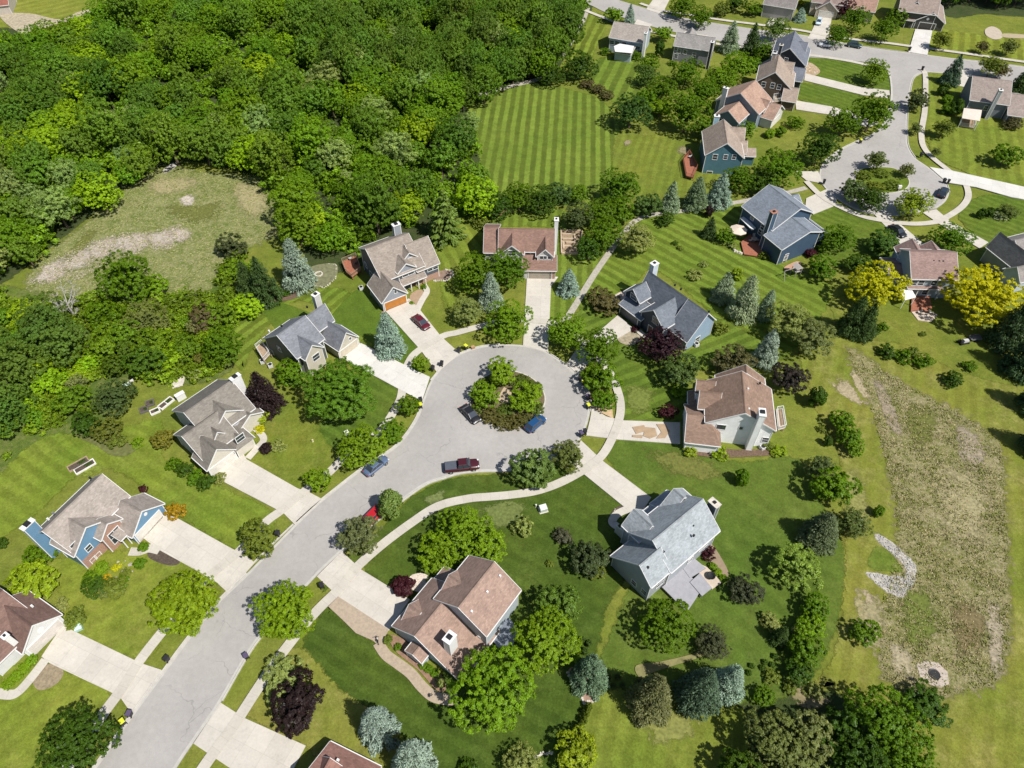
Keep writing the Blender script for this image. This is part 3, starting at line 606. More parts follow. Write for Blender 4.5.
# ================================================================== HOUSES
CAM = Vector((0, 0, H))
class House:
    def __init__(s, label, A, B, zr, wall, roof, trim=None, name='house', group=None):
        a, b = P(*A, zr), P(*B, zr)
        s.ang = math.atan2(b.y-a.y, b.x-a.x); o = (a+b)/2; s.o = Vector((o.x, o.y, 0))
        s.e = empty(name, s.o, s.ang); tag(s.e, label, 'house', group)
        s.wall, s.roof, s.trim = siding(wall), roof_mat(roof), trim or M_TRIM
        s.cap = roof_mat(tuple(c*.8 for c in roof))
        s.W, s.RF = MB(), MB(); s.pcs = []; s.blocks = []; s.wins = 0; s.extra = {}
    def pc(s, name):
        m = MB(); s.pcs.append((name, m)); return m
    def L(s, px, z=0.):
        p = P(*px, z)-s.o; c, n = math.cos(-s.ang), math.sin(-s.ang)
        return Vector((p.x*c-p.y*n, p.x*n+p.y*c, z))
    def gable(s, A, B, zr, ze, e=None, hw=None, hw2=None, ov=.35, hip=(0, 0), zb=0., mi=0, ext=(0, 0), axis=None, e2=None, zt=.16):
        a, b = s.L(A, zr), s.L(B, zr)
        ax = axis or ('x' if abs(b.x-a.x) >= abs(b.y-a.y) else 'y')
        if ax == 'x': s0, s1, t0 = a.x, b.x, (a.y+b.y)/2
        else: s0, s1, t0 = a.y, b.y, -(a.x+b.x)/2
        sA = s0 < s1
        if not sA: s0, s1 = s1, s0; hip = hip[::-1]; ext = ext[::-1]
        s0 -= ext[0]; s1 += ext[1]
        f = (lambda u, t, z: (u, t0+t, z)) if ax == 'x' else (lambda u, t, z: (-(t0+t), u, z))
        def dist(px):
            p = s.L(px, ze); return (p.y-t0) if ax == 'x' else (-p.x-t0)
        if e is not None: hw = abs(dist(e))
        if e2 is not None: hw2 = abs(dist(e2))
        hp = hw; hm = hw2 if hw2 is not None else hw
        if e is not None and dist(e) < 0 and hw2 is not None: hp, hm = hm, hp
        pit = (zr-ze)/hw
        zep, zem = zr-pit*hp, zr-pit*hm
        e0, e1 = s0-hip[0], s1+hip[1]
        b_ = dict(ax=ax, s0=e0+ov, s1=e1-ov, tp=hp-ov, tm=-(hm-ov), zr=zr, pit=pit, f=f, t0=t0, zb=zb, hip=hip, zep=zep, zem=zem)
        s.blocks.append(b_)
        # roof slopes as slabs
        for sg, hh, zz in ((1, hp, zep), (-1, hm, zem)):
            sl = math.hypot(hh, zr-zz)
            top = [f(s0, 0, zr), f(s1, 0, zr), f(e1, sg*hh, zz), f(e0, sg*hh, zz)]
            uv = [(s0, 0), (s1, 0), (e1, sl), (e0, sl)]
            if sg > 0: top = top[::-1]; uv = uv[::-1]
            s.RF.face(top, 0, uv)
            low = [(p[0], p[1], p[2]-zt) for p in top]; s.RF.face(low[::-1], 0, uv[::-1])
            for i in range(4):
                j = (i+1) % 4; s.RF.face([low[i], low[j], top[j], top[i]], 0, [(0, 0), (.3, 0), (.3, .1), (0, .1)])
            # gutter at the eave
            if hh > .6:
                g0, g1 = (e0+.02, e1-.02); zc = zz-.09
                pts = [f(u, sg*(hh+d), zc+h) for h in (-.075, .075) for u, d in ((g0, .004), (g1, .004), (g1, .12), (g0, .12))]
                s.pc('gutter').hexa(pts)
        # ridge cap
        for sg in (1, -1):
            q = [f(s0+.03, 0, zr+.035), f(s1-.03, 0, zr+.035), f(s1-.03, sg*.17, zr+.03-pit*.17), f(s0+.03, sg*.17, zr+.03-pit*.17)]
            s.RF.face(q if sg < 0 else q[::-1], 1, [(0, 0), (4, 0), (4, .2), (0, .2)])
        for k, (sr, se, hp_) in enumerate(((s0, e0, hip[0]), (s1, e1, hip[1]))):
            d = -1 if k == 0 else 1
            if hp_:
                tri = [f(sr, 0, zr), f(se, hp, zep), f(se, -hm, zem)]
                if k == 1: tri = [tri[0], tri[2], tri[1]]
                s.RF.face(tri, 0, [(0, 0), (hp, 3), (-hm, 3)])
            else:                            # rake boards
                rk = s.pc('rake_trim')
                for sg, hh, zz in ((1, hp, zep), (-1, hm, zem)):
                    u0, u1 = se+d*.004, se+d*.06
                    pts = [f(u, t, z+h) for h in (-.24, .025) for u, t, z in ((u0, 0, zr), (u1, 0, zr), (u1, sg*hh, zz), (u0, sg*hh, zz))]
                    rk.hexa(pts)
        # walls
        w0, w1, tp, tm = b_['s0'], b_['s1'], b_['tp'], b_['tm']
        zp, zm = zr-pit*tp-zt-.005, zr+pit*tm-zt-.005
        if w1-w0 > .3:
            s.W.face([f(w0, tp, zb), f(w1, tp, zb), f(w1, tp, zp), f(w0, tp, zp)][::-1], mi)
            s.W.face([f(w0, tm, zb), f(w1, tm, zb), f(w1, tm, zm), f(w0, tm, zm)], mi)
            pk = zr-zt-.005
            for k, u in ((0, w0), (1, w1)):
                pk_ = [f(u, 0, pk)] if not hip[k] else []
                q = [f(u, tm, zb), f(u, tm, zm)]+pk_+[f(u, tp, zp), f(u, tp, zb)]
                s.W.face(q[::-1] if k else q, mi)
            # corner boards
            for u, dd in ((w0, -1), (w1, 1)):
                for t, zz, sg in ((tp, zp, 1), (tm, zm, -1)):
                    c = f(u+dd*.003, t+sg*.003, 0); s.pc('corner_board').box((c[0], c[1], (zb+zz)/2), (.13, .13, zz-zb-.02))
        return b_
    def hit(s, px, near=None):
        """camera-facing wall hit by the ray through a pixel: returns (block, f, normal axis info, point)"""
        o = s.L(px, 0.); c = Vector((CAM-s.o)); ca, sa = math.cos(-s.ang), math.sin(-s.ang)
        c = Vector((c.x*ca-c.y*sa, c.x*sa+c.y*ca, H)); best = None
        for b in (s.blocks if near is None else [near]):
            # block coordinates
            tob = (lambda p: Vector((p.x, p.y-b['t0'], p.z))) if b['ax'] == 'x' else (lambda p: Vector((p.y, -p.x-b['t0'], p.z)))
            C0, O = tob(c), tob(o); d = O-C0
            for side, k, val in (('s0', 0, b['s0']), ('s1', 0, b['s1']), ('t+', 1, b['tp']), ('t-', 1, b['tm'])):
                out = -1 if side in ('s0', 't-') else 1
                if d[k]*out >= 0: continue
                q = (val-C0[k])/d[k]; h = C0+d*q
                u = h[1-k]; lo, hi = (b['tm'], b['tp']) if k == 0 else (b['s0'], b['s1'])
                pen = max(0, lo+.3-u)+max(0, u-hi+.3)+max(0, b['zb']-h.z)+max(0, h.z-b['zr'])
                key = pen*100+q*.01
                if best is None or key < best[0]: best = (key, b, k, val, out, u, h.z, pen)
        return best
    def panel(s, name, px, w, h, d, mat, bottom=None, near=None, parent=None, dz=0., frame=None, muntin=0):
        key, b, k, val, out, u, z, pen = s.hit(px, near)
        if pen > .8: print('  ! panel off wall', name, px, round(pen, 2), s.e.name)
        lo, hi = (b['tm'], b['tp']) if k == 0 else (b['s0'], b['s1'])
        u = min(max(u, lo+w/2+.1), hi-w/2-.1) if hi-lo > w+.2 else (lo+hi)/2
        z0 = bottom if bottom is not None else z-h/2
        g = (lambda uu, dd, zz: b['f'](val+out*dd, uu, zz)) if k == 0 else (lambda uu, dd, zz: b['f'](uu, val+out*dd, zz))
        def bx(mb, u0, u1, za, zb_, d0, d1, mi=0):
            pts = [g(u0, d0, za), g(u1, d0, za), g(u1, d1, za), g(u0, d1, za), g(u0, d0, zb_), g(u1, d0, zb_), g(u1, d1, zb_), g(u0, d1, zb_)]
            v = [Vector(p) for p in pts]
            if (v[1]-v[0]).cross(v[3]-v[0]).z < 0: pts = [pts[i] for i in (3, 2, 1, 0, 7, 6, 5, 4)]
            mb.hexa(pts, mi)
        return u, z0, bx
    def win(s, px, w=1.0, h=1.3, near=None, cross=True, frame=None, shut=None):
        u, z0, bx = s.panel('window', px, w, h, .06, None, near=near)
        f = MB(); fw = .11
        bx(f, u-w/2-fw, u+w/2+fw, z0-fw, z0, .004, .07); bx(f, u-w/2-fw, u+w/2+fw, z0+h, z0+h+fw, .004, .07)
        bx(f, u-w/2-fw, u-w/2, z0, z0+h, .004, .07); bx(f, u+w/2, u+w/2+fw, z0, z0+h, .004, .07)
        if cross: bx(f, u-w/2, u+w/2, z0+h/2-.03, z0+h/2+.03, .004, .06)
        if w > 1.5:
            for q in range(1, int(w/.9)): bx(f, u-w/2+q*w/int(w/.9)-.04, u-w/2+q*w/int(w/.9)+.04, z0, z0+h, .005, .058)
        o = f.build('window', frame or s.trim, s.e); g = MB(); bx(g, u-w/2, u+w/2, z0, z0+h, .002, .03); g.build('pane', glass_mat(), o)
    def round_vent(s, px, r=.35, near=None):
        u, z0, bx = s.panel('vent', px, 2*r, 2*r, .05, None, near=near); m = MB()
        bx(m, u-r, u+r, z0+.5*r, z0+1.5*r, .004, .06); bx(m, u-.6*r, u+.6*r, z0, z0+.5*r, .004, .06); bx(m, u-.6*r, u+.6*r, z0+1.5*r, z0+2*r, .004, .06)
        m.build('gable_vent', s.trim, s.e)
    def gdoor(s, px, w=4.9, h=2.15, mat=None, near=None):
        u, z0, bx = s.panel('garage_door', px, w, h, .06, None, bottom=.10, near=near); m = MB(); t = MB()
        for r in range(4): bx(m, u-w/2, u+w/2, .10+r*h/4+.015, .10+(r+1)*h/4-.015, .004, .05)
        bx(m, u-w/2, u+w/2, .11, .09+h, .002, .025)
        bx(t, u-w/2-.15, u-w/2, .10, .10+h+.15, .004, .08); bx(t, u+w/2, u+w/2+.15, .10, .10+h+.15, .004, .08); bx(t, u-w/2, u+w/2, .10+h, .10+h+.15, .004, .08)
        o = m.build('garage_door', mat or plain('garage_door_paint', (.62, .59, .54), .5), s.e); t.build('door_frame', s.trim, o)
    def door(s, px, mat=None, near=None, w=1.0):
        u, z0, bx = s.panel('door', px, w, 2.1, .06, None, bottom=.15, near=near); m = MB(); bx(m, u-w/2, u+w/2, .15, 2.25, .004, .05)
        o = m.build('door', mat or plain('door_paint', (.10, .05, .04), .5), s.e); t = MB()
        bx(t, u-w/2-.12, u-w/2, .15, 2.37, .004, .08); bx(t, u+w/2, u+w/2+.12, .15, 2.37, .004, .08); bx(t, u-w/2, u+w/2, 2.25, 2.37, .004, .08); t.build('door_frame', s.trim, o)
    def facing(s, px, w, z0, z1, mat, near=None, name='brick_facing'):
        u, zz, bx = s.panel(name, px, w, z1-z0, .06, None, bottom=z0, near=near); m = MB(); bx(m, u-w/2, u+w/2, z0, z1, .006, .05); m.build(name, mat, s.e)
    def chimney(s, top, zt, a=.9, b=1.5, z0=0., mat=None, cap=None):
        c = s.L(top, zt); m = MB(); m.box((c.x, c.y, (z0+zt)/2), (a, b, zt-z0)); o = m.build('chimney', mat or s.wall, s.e)
        t = MB(); t.box((c.x, c.y, zt+.06), (a+.2, b+.2, .12)); t.box((c.x, c.y, zt+.22), (a*.45, a*.45, .2), mi=1); t.build('chimney_cap', [cap or s.trim, M_BLACK], o)
        for dx in (-1, 1):
            for dy in (-1, 1): s.pc('corner_board').box((c.x+dx*(a/2+.003-.05), c.y+dy*(b/2+.003-.05), (z0+zt)/2), (.11, .11, zt-z0-.02))
    def shed(s, A, B, zl, zh, depth, walls=True, sgn=None, posts=0, ov=.3, mi=0, roof=None):
        """single slope: low edge A-B at zl, rising towards the house"""
        a, b = s.L(A, zl), s.L(B, zl); ax = 'x' if abs(b.x-a.x) >= abs(b.y-a.y) else 'y'
        if ax == 'x':
            u0, u1 = sorted((a.x, b.x)); t = (a.y+b.y)/2; g = sgn or (-1 if t > 0 else 1); f = lambda u, d, z: (u, t+g*d, z)
        else:
            u0, u1 = sorted((a.y, b.y)); t = (a.x+b.x)/2; g = sgn or (-1 if t > 0 else 1); f = lambda u, d, z: (t+g*d, u, z)
        def hx(mb, U0, U1, d0, d1, za0, za1, zb0, zb1, mi=0):
            pts = [f(U0, d0, za0), f(U1, d0, za0), f(U1, d1, za1), f(U0, d1, za1), f(U0, d0, zb0), f(U1, d0, zb0), f(U1, d1, zb1), f(U0, d1, zb1)]
            v = [Vector(p) for p in pts]
            if (v[1]-v[0]).cross(v[3]-v[0]).z < 0: pts = [pts[i] for i in (3, 2, 1, 0, 7, 6, 5, 4)]
            mb.hexa(pts, mi)
        hx(s.RF, u0, u1, 0, depth, zl-.14, zh-.14, zl, zh)
        hx(s.pc('gutter'), u0+.02, u1-.02, -.12, -.004, zl-.17, zl-.17, zl-.03, zl-.03)
        for uu, dd in ((u0, -1), (u1, 1)): hx(s.pc('rake_trim'), *sorted((uu+dd*.004, uu+dd*.05)), 0, depth, zl-.2, zh-.2, zl+.02, zh+.02)
        if walls:
            sl = (zh-zl)/depth
            hx(s.W, u0+ov, u1-ov, ov, depth, 0, 0, zl+sl*ov-.145, zh-.145, mi)
            t0 = 0.
            b_ = dict(ax=ax, s0=u0+ov, s1=u1-ov, zr=zh, pit=0, zb=0, t0=0., hip=(0, 0))
            if ax == 'x': lo, hi = sorted((t+g*ov, t+g*depth)); b_.update(tp=hi, tm=lo, f=lambda u, tt, z: (u, tt, z))
            else: lo, hi = sorted((-(t+g*ov), -(t+g*depth))); b_.update(tp=hi, tm=lo, f=lambda u, tt, z: (-tt, u, z))
            s.blocks.append(b_); return b_
        for k in range(posts):
            u = u0+.3+(u1-u0-.6)*k/max(1, posts-1); p = f(u, .25, 0); m = MB(); m.box((p[0], p[1], (zl-.13)/2+.0), (.16, .16, zl-.13)); m.build('porch_post', s.trim, s.e)
    def vent(s, px, z, mat=None):
        c = s.L(px, z); m = MB(); m.box((c.x, c.y, z), (.28, .28, .42)); m.build('roof_vent', mat or M_BLACK, s.e)
    def slab(s, name, pxs, z, thick, mat, zpx=None):
        pts = [s.L(p, z if zpx is None else zpx) for p in pxs]; m = MB(); m.prism([(p.x, p.y) for p in pts], z-thick, z, 0); return m.build(name, mat, s.e)
    def deck(s, pxs, z, mat, rail=None, railmat=None, open_=()):
        o = s.slab('deck', pxs, z, .22, mat); pts = [s.L(p, z) for p in pxs]; m = MB()
        for p in pts: m.box((p.x*.98, p.y*.98, (z-.22)/2), (.14, .14, z-.22))
        m.build('deck_posts', mat, o)
        if rail:
            m = MB()
            for i in range(len(pts)):
                if i in open_: continue
                a, b = pts[i], pts[(i+1) % len(pts)]; L = (b-a).length
                for hh in (.95, .12): m.bar(a+Vector((0, 0, hh)), b+Vector((0, 0, hh)), .07, .05)
                for k in range(int(L/.22)+1):
                    q = a.lerp(b, k/max(1, int(L/.22))); m.bar(q+Vector((0, 0, .02)), q+Vector((0, 0, .93)), .045)
            m.build('railing', railmat or mat, o)
        return o
    def awning(s, pxs, z, mat, posts=True, drop=.35):
        pts = [s.L(p, z) for p in pxs]; m = MB(); c = sum(pts, Vector())/len(pts)
        top = [(p.x, p.y, z) for p in pts]
        m.prism([(p.x, p.y) for p in pts], z-.12, z); o = m.build('awning', mat, s.e)
        if posts:
            q = MB()
            for p in pts:
                p = c+(p-c)*.93; q.box((p.x, p.y, (z-.12)/2), (.12, .12, z-.13))
            q.build('awning_posts', M_TRIM, o)
    def done(s, mats=()):
        s.W.build('wall', [s.wall]+list(mats), s.e)
        r = s.RF.build('roof', [s.roof, s.cap], s.e)
        for n_, m_ in s.pcs: m_.build(n_, s.trim, r if n_ != 'corner_board' else s.e)
        for b in s.blocks[:4]: pass
        return s.e

WH = (.70, .70, .69)
# --- blue house with brick front, left row
h = House('blue-sided house with red brick front and taupe roof beside a wide drive', (41.9, 531.1), (102, 473.8), 8.3, (.15, .285, .43), (.315, .275, .245))
m = h.gable((41.9, 531.1), (102, 473.8), 8.3, 4.7, e=(71.6, 555.3), hw2=5.0)
fg = h.gable((60, 515), (86.4, 526.4), 7.5, 4.7, e=(74.2, 557.3))
eg = h.gable((97, 519), (107.2, 523.5), 6.1, 4.3, e=(97, 539), mi=1)
gg = h.gable((120, 500.2), (141.9, 510.8), 5.5, 2.7, e=(133, 538.5))
h.facing((97, 560), 5.2, 0, 2.3, brick(), fg); h.facing((140, 530), 6.0, 0, .5, brick(), gg)
h.win((88.8, 548), .9, 1.1, fg); h.win((94, 560), .9, 1.3, fg); h.win((98.5, 556), .9, 1.3, fg)
h.win((116, 535), 1.9, 2.6, eg); h.win((52, 545), .9, 1.2, m); h.win((64, 556), .9, 1.2, m)
h.gdoor((148, 524), 4.9, 2.1, near=gg); h.round_vent((145.5, 514), .3, gg)
h.chimney((27.5, 524.5), 8.7, 1.9, .8); h.vent((90, 478), 6.6); h.vent((53, 513), 6.6, M_METAL); h.vent((48, 519), 6.4, M_TRIM)
h.shed((120, 541), (128, 534), 2.7, 3.4, 2.0, walls=False, posts=2)
h.done([brick()])
# --- white house at the left edge
h = House('white house with red-brown roof at the left edge of the photo', (-52, 640), (3, 590), 6.4, WH, (.185, .115, .095))
m = h.gable((-52, 640), (3, 590), 6.4, 3.0, hw=6.0)
gg = h.gable((-6, 603), (35, 622.5), 5.6, 2.7, e=(25.8, 657))
wg = h.gable((-24, 625), (-8, 634), 5.2, 2.8, hw=3.2)
h.gdoor((50, 640), 4.9, 2.1, plain('cream_garage_door', (.56, .52, .48), .5), gg); h.round_vent((41, 630), .45, gg)
h.win((6, 665), .9, 1.3, near=wg); h.win((1, 656), .9, 1.3, near=wg); h.chimney((5, 636), 6.0, .7, .7, z0=3.5, mat=M_TRIM)
h.vent((32, 606), 4.6, M_TRIM); h.done()
# --- taupe house with several gables
h = House('rambling taupe-roofed house with cream gables beside a dark purple tree', (186, 411.5), (232, 380), 7.6, (.50, .51, .55), (.215, .195, .17))
m = h.gable((183.5, 412.5), (231.5, 380), 7.6, 3.2, hw=6.3, hw2=5.2, e=None)
b2 = h.gable((182, 436.5), (218, 410), 6.5, 3.0, hw=4.6, hw2=4.2)
gg = h.gable((198, 437.5), (218.8, 447.5), 5.7, 2.7, e=(209.4, 473.3), mi=1)
fg = h.gable((208, 399), (227, 409.5), 7.0, 4.2, hw=3.3, mi=1)
eg = h.gable((205, 424), (218.5, 431), 5.6, 3.0, hw=2.2, mi=1)
rg = h.gable((238, 407), (251.5, 413.5), 4.2, 2.7, hw=2.4, mi=1)
bay = h.gable((226, 428), (240, 436), 3.7, 2.5, hw=2.0, hip=(0, 1.2), mi=1)
for p in ((230.5, 427.5), (235, 424), (239, 420)): h.win(p, .8, 1.2, fg)
h.win((240, 438), 1.5, 1.4, near=bay); h.gdoor((224, 461), 4.9, 2.1, near=gg)
h.win((178, 420), 1.2, 1.0, near=m); h.chimney((235, 377), 8.0, 1.8, .8, mat=M_TRIM); h.vent((192, 451), 4.4); h.vent((199, 416), 6.2, M_TRIM)
h.shed((243, 420), (256, 411), 2.5, 3.3, 2.6, walls=False, posts=2)
h.done([siding((.62, .58, .50))])
# --- grey roof, cream gables
h = House('grey-roofed house with cream front gables and dark side wall by a bright drive', (277.8, 336), (324.6, 303.4), 8.6, (.115, .125, .115), (.19, .20, .225))
m = h.gable((277.8, 336), (304, 314.5), 8.6, 5.2, e=(299, 357.5), hw2=5.9)
m2 = h.gable((306, 315.8), (324.6, 303.2), 8.6, 5.2, e=(340.3, 316.5), hw2=5.4)
fg = h.gable((290, 332.5), (313.6, 343.8), 7.3, 5.0, e=(306.4, 361.4), mi=1)
gg = h.gable((326, 321.5), (347.4, 331.4), 5.9, 2.8, e=(339, 351.6), mi=1)
h.gdoor((352, 345), 4.9, 2.1, plain('cream_garage_door', (.50, .45, .36), .5), gg); h.win((350, 338.5), .5, .6, gg, cross=False); h.win((316, 357), 1.5, 1.4, fg)
h.win((269, 350), 1.0, 1.1, m); h.win((279.5, 349), .9, 1.2, m); h.win((272, 362), 1.2, 1.8, m)
h.chimney((315.5, 294.5), 9.2, 1.3, .9, mat=siding((.56, .55, .53))); h.vent((307, 307), 7.2); h.vent((269, 331), 6.6, M_TRIM); h.vent((281.5, 326), 7.2)
h.deck([(256, 348), (262, 343), (270, 354), (264, 361)], 1.1, M_WOOD, True, M_TRIM)
h.shed((331, 345), (337, 340), 2.7, 3.6, 2.6, walls=False, posts=1)
h.done([siding((.55, .51, .42))])
# --- brown roof with the wood garage door
h = House('brown-roofed house with orange wooden garage door and grey gables', (365.4, 248.8), (408.5, 233), 8.7, (.10, .115, .145), (.275, .235, .20))
m = h.gable((365.4, 248.8), (408.5, 233), 8.7, 4.6, e=(380.4, 283), hw2=4.6)
m2 = h.gable((404, 243.5), (428.5, 236.3), 8.0, 3.8, e=(440.4, 263), hw2=3.6)
gg = h.gable((382, 277), (395.4, 286), 5.8, 2.8, e=(382, 304), ext=(3, 0), mi=1)
d1 = h.gable((401, 244.5), (409.8, 252.5), 7.6, 5.9, hw=1.9, zb=3.0, mi=1)
d2 = h.gable((397, 254.5), (407, 263), 7.0, 5.2, hw=2.2, zb=2.0, mi=1)
h.gdoor((397, 303), 4.8, 2.1, plain('orange_wood_door', (.42, .17, .035), .5), gg); h.win((395.4, 291.5), .5, .8, gg, cross=False, frame=M_TRIM)
h.win((408, 273), 2.6, 1.2, near=d2); h.win((411, 259), 1.2, .8, near=d1)
h.win((436, 266.5), 1.1, 1.1, m2); h.win((430, 268.8), 1.1, 1.1, m2); h.facing((434, 270), 5.6, 0, 1.5, brick((.40, .19, .13)), m2); h.facing((393, 306), 6.6, 0, .35, brick((.40, .19, .13)), gg)
h.shed((402.5, 286), (427, 276.5), 2.6, 3.9, 3.0, walls=False, posts=4)
h.win((366, 265), 1.0, 1.2, m); h.win((372, 276), 1.6, 1.8, m); h.door((414, 286), near=m)
h.chimney((396, 224.5), 9.4, 1.6, 1.0, mat=siding((.30, .33, .36)))
h.deck([(342, 262), (356, 256), (361, 270), (352, 277), (346, 272)], .9, M_REDWOOD, True, M_WOOD)
h.done([siding((.30, .32, .36))])
# --- brown ranch at the head of the circle
h = House('brown-roofed house with white gables and tall side chimney at head of circle', (483.8, 227), (555, 228), 7.7, (.60, .59, .57), (.235, .145, .115))
m = h.gable((498.5, 228), (555, 228.6), 7.7, 4.6, e=(500, 251.5), hw2=4.4)
w = h.gable((484, 226.6), (499.5, 226.8), 7.2, 2.8, hw=7.0, hw2=5.0)
g1 = h.gable((512, 230), (511.9, 245.6), 7.1, 4.7, hw=2.7)
g2 = h.gable((545.6, 236), (545, 249.4), 6.7, 4.7, e=(536, 253.8))
sh = h.shed((522, 270.5), (557, 271), 2.6, 4.0, 3.6)
for p in ((541.5, 257.5), (545.5, 257.5), (549, 257.5)): h.win(p, .75, .8, g2, cross=False)
h.win((528, 254.5), 1.1, 1.0, m); h.win((533, 254.5), 1.1, 1.0, m); h.win((512, 253), 1.6, 1.2, g1)
h.gdoor((540, 274.5), 4.9, 2.1, plain('tan_garage_door', (.33, .29, .235), .5), sh); h.facing((554.5, 274), 1.2, 0, 2.1, brick(), sh)
h.chimney((556.5, 219.5), 9.0, .8, 1.2, mat=M_TRIM)
h.done()
# --- slate blue house
h = House('slate-roofed blue house with twin dark dormers behind a purple maple', (648.8, 270.6), (708.8, 313), 8.0, (.30, .40, .52), (.155, .175, .205))
m = h.gable((648.8, 270.6), (688, 298.4), 8.0, 3.3, e=(630, 288.8), hw2=3.4)
m2 = h.gable((688.4, 298.6), (708.8, 313), 7.95, 2.8, e=(683.8, 340.5), hw2=3.4)
g1 = h.gable((645, 281), (633.8, 289.4), 6.7, 4.4, hw=2.3, mi=1)
g2 = h.gable((675, 297), (653.8, 310), 6.9, 4.0, hw=3.3, mi=1)
sh = h.shed((619, 303.5), (641, 321), 2.7, 3.9, 3.6, mi=1, sgn=None)
h.gdoor((627, 320), 4.9, 2.1, plain('dark_garage_door', (.10, .10, .11), .5), sh); h.win((634, 297), 1.7, 1.3, g1)
h.win((656, 321), 1.6, 1.5, g2); h.door((650, 330), near=g2)
h.win((697, 340), 1.2, 1.6, m2)
h.chimney((654.5, 263.5), 9.2, 1.1, 1.4, mat=siding((.55, .62, .70))); h.vent((675, 285), 7.4); h.vent((681, 289), 7.4); h.vent((709, 311.5), 7.4)
h.done([siding((.045, .06, .085))])  # dark copy of the siding paints the front's shade into its colour
# --- white house right of the circle
h = House('white house with brown roof and tall white chimney facing the tan-stained drive', (741.5, 369), (745.3, 413), 8.9, (.97, .97, .975), (.245, .165, .125))
m = h.gable((742.0, 371), (745.3, 413), 8.9, 5.2, e=(776, 428.8), e2=(705, 421))
m2 = h.gable((746.0, 364.5), (746.6, 373), 8.2, 5.2, hw=4.0, hw2=4.6)
gg = h.gable((687, 413.5), (708, 415.5), 5.3, 2.7, hw=4.3, hip=(0, 2.6), ov=.3)
g1 = h.gable((722, 392.5), (700, 390.8), 7.6, 5.2, hw=2.1)
g2 = h.gable((716, 380), (697, 380.8), 7.0, 5.2, hw=1.6)
h.shed((688, 391), (688, 411), 2.6, 3.6, 2.4, walls=False, posts=3)
h.gdoor((686, 431), 4.9, 2.1, near=gg); h.win((721, 427), 1.5, 1.2, m, cross=False); h.win((741, 428), .6, .7, m, cross=False); h.win((767, 440), 1.0, 1.2, m)
h.win((699, 397), 1.2, 1.2, g1)
h.chimney((762.5, 412.5), 9.6, 1.6, 1.0, mat=siding((.97, .97, .975)))
h.vent((760, 383), 7.4); h.vent((748, 389), 8.4, M_TRIM); h.vent((749, 409), 8.4, M_TRIM)
h.deck([(776, 410), (782, 409), (785, 428), (778, 430)], 1.0, M_WOOD, True, M_TRIM)
h.done()
# --- grey roofed house, lower middle
h = House('pale grey-roofed house with twin front gables and grey back deck', (652, 540.6), (703, 498.7), 8.8, (.36, .39, .42), (.315, .345, .37))
m = h.gable((652.5, 540.2), (703, 498.7), 8.8, 5.2, e=(723, 528.3), e2=(627, 531))
w = h.gable((639.5, 565), (653.5, 553), 7.95, 5.17, e=(653, 586.6), e2=(609, 551), ext=(0, 1.5))
g1 = h.gable((652, 526), (633.7, 508.7), 7.7, 5.2, e=(620, 524))
g2 = h.gable((683, 498.5), (674.8, 487.8), 7.6, 5.2, hw=2.6)
h.shed((650, 504), (667, 489.5), 2.8, 4.4, 3.4, walls=False, posts=3)
gx = h.shed((621, 529), (650, 504.5), 3.0, 4.6, 2.6)
h.gdoor((637, 515), 4.9, 2.1, near=gx)
h.win((634, 583), .9, 1.1, w); h.win((644, 592), .9, 1.1, w); h.win((704, 546), 2.2, 1.1, m); h.win((690, 560), 1.0, 1.2, m); h.win((660, 583), 1.4, 1.8, w)
h.chimney((714.5, 503), 8.0, 1.0, 1.6, mat=siding((.17, .19, .20)), cap=M_STONE)
for p in ((693, 526), (693.8, 535.5), (663.5, 552), (648, 567.5)): h.vent(p, 7.2)
DG = plain('grey_composite_deck', (.30, .30, .325), .7, var=.08)
h.deck([(662, 587), (683, 569), (702, 587), (697, 597), (687, 612)], .75, DG, None)
h.deck([(683.3, 568.7), (694, 558), (706, 568), (690, 578)], .82, DG, None); h.deck([(690, 582), (700, 573), (712, 588), (702, 596)], .89, DG, None)
h.slab('patio', [(694, 561), (707, 567), (722, 582), (712, 589), (700, 574)], .35, .3, plain('patio_slab', (.50, .42, .34), .9))
h.done()
# --- brown pink roof house, centre bottom
h = House('pinkish brown-roofed house with white skylight-like chimney beside a tan curving path', (494.3, 561.5), (458, 607.4), 8.5, (.44, .50, .54), (.31, .215, .175))
m = h.gable((494.3, 561.5), (458, 607.4), 8.5, 5.2, e=(520.6, 590.8), e2=(469, 555.6))
w = h.gable((456, 585.5), (414, 635.7), 6.0, 2.8, e=(391.7, 626), e2=(459, 680), ov=.3)
g1 = h.gable((462, 590), (452, 570.8), 6.9, 4.7, hw=2.6)
g2 = h.gable((419, 615), (410.5, 602.5), 5.0, 3.0, hw=2.2)
bb = h.gable((424, 643), (411, 653.5), 3.0, 2.1, hw=1.5, ov=.15)
h.chimney((449.5, 637.5), 7.0, 1.5, 1.1, z0=3., mat=M_TRIM)
h.win((476, 636), 1.4, 1.2, m); h.win((405, 642), .8, 1.0, w); h.win((430, 668), 1.0, 1.2, w)
for p in ((471.7, 611.5), (487.3, 592), (500, 576)): h.vent(p, 7.5, M_TRIM)
h.deck([(488, 634), (506, 614), (519, 630), (513, 645), (500, 650)], .6, plain('slate_blue_deck', (.16, .18, .22), .7, var=.06), None)
h.shed((421, 592), (446, 567), 2.7, 3.9, 3.0, walls=False, posts=3)
h.done()
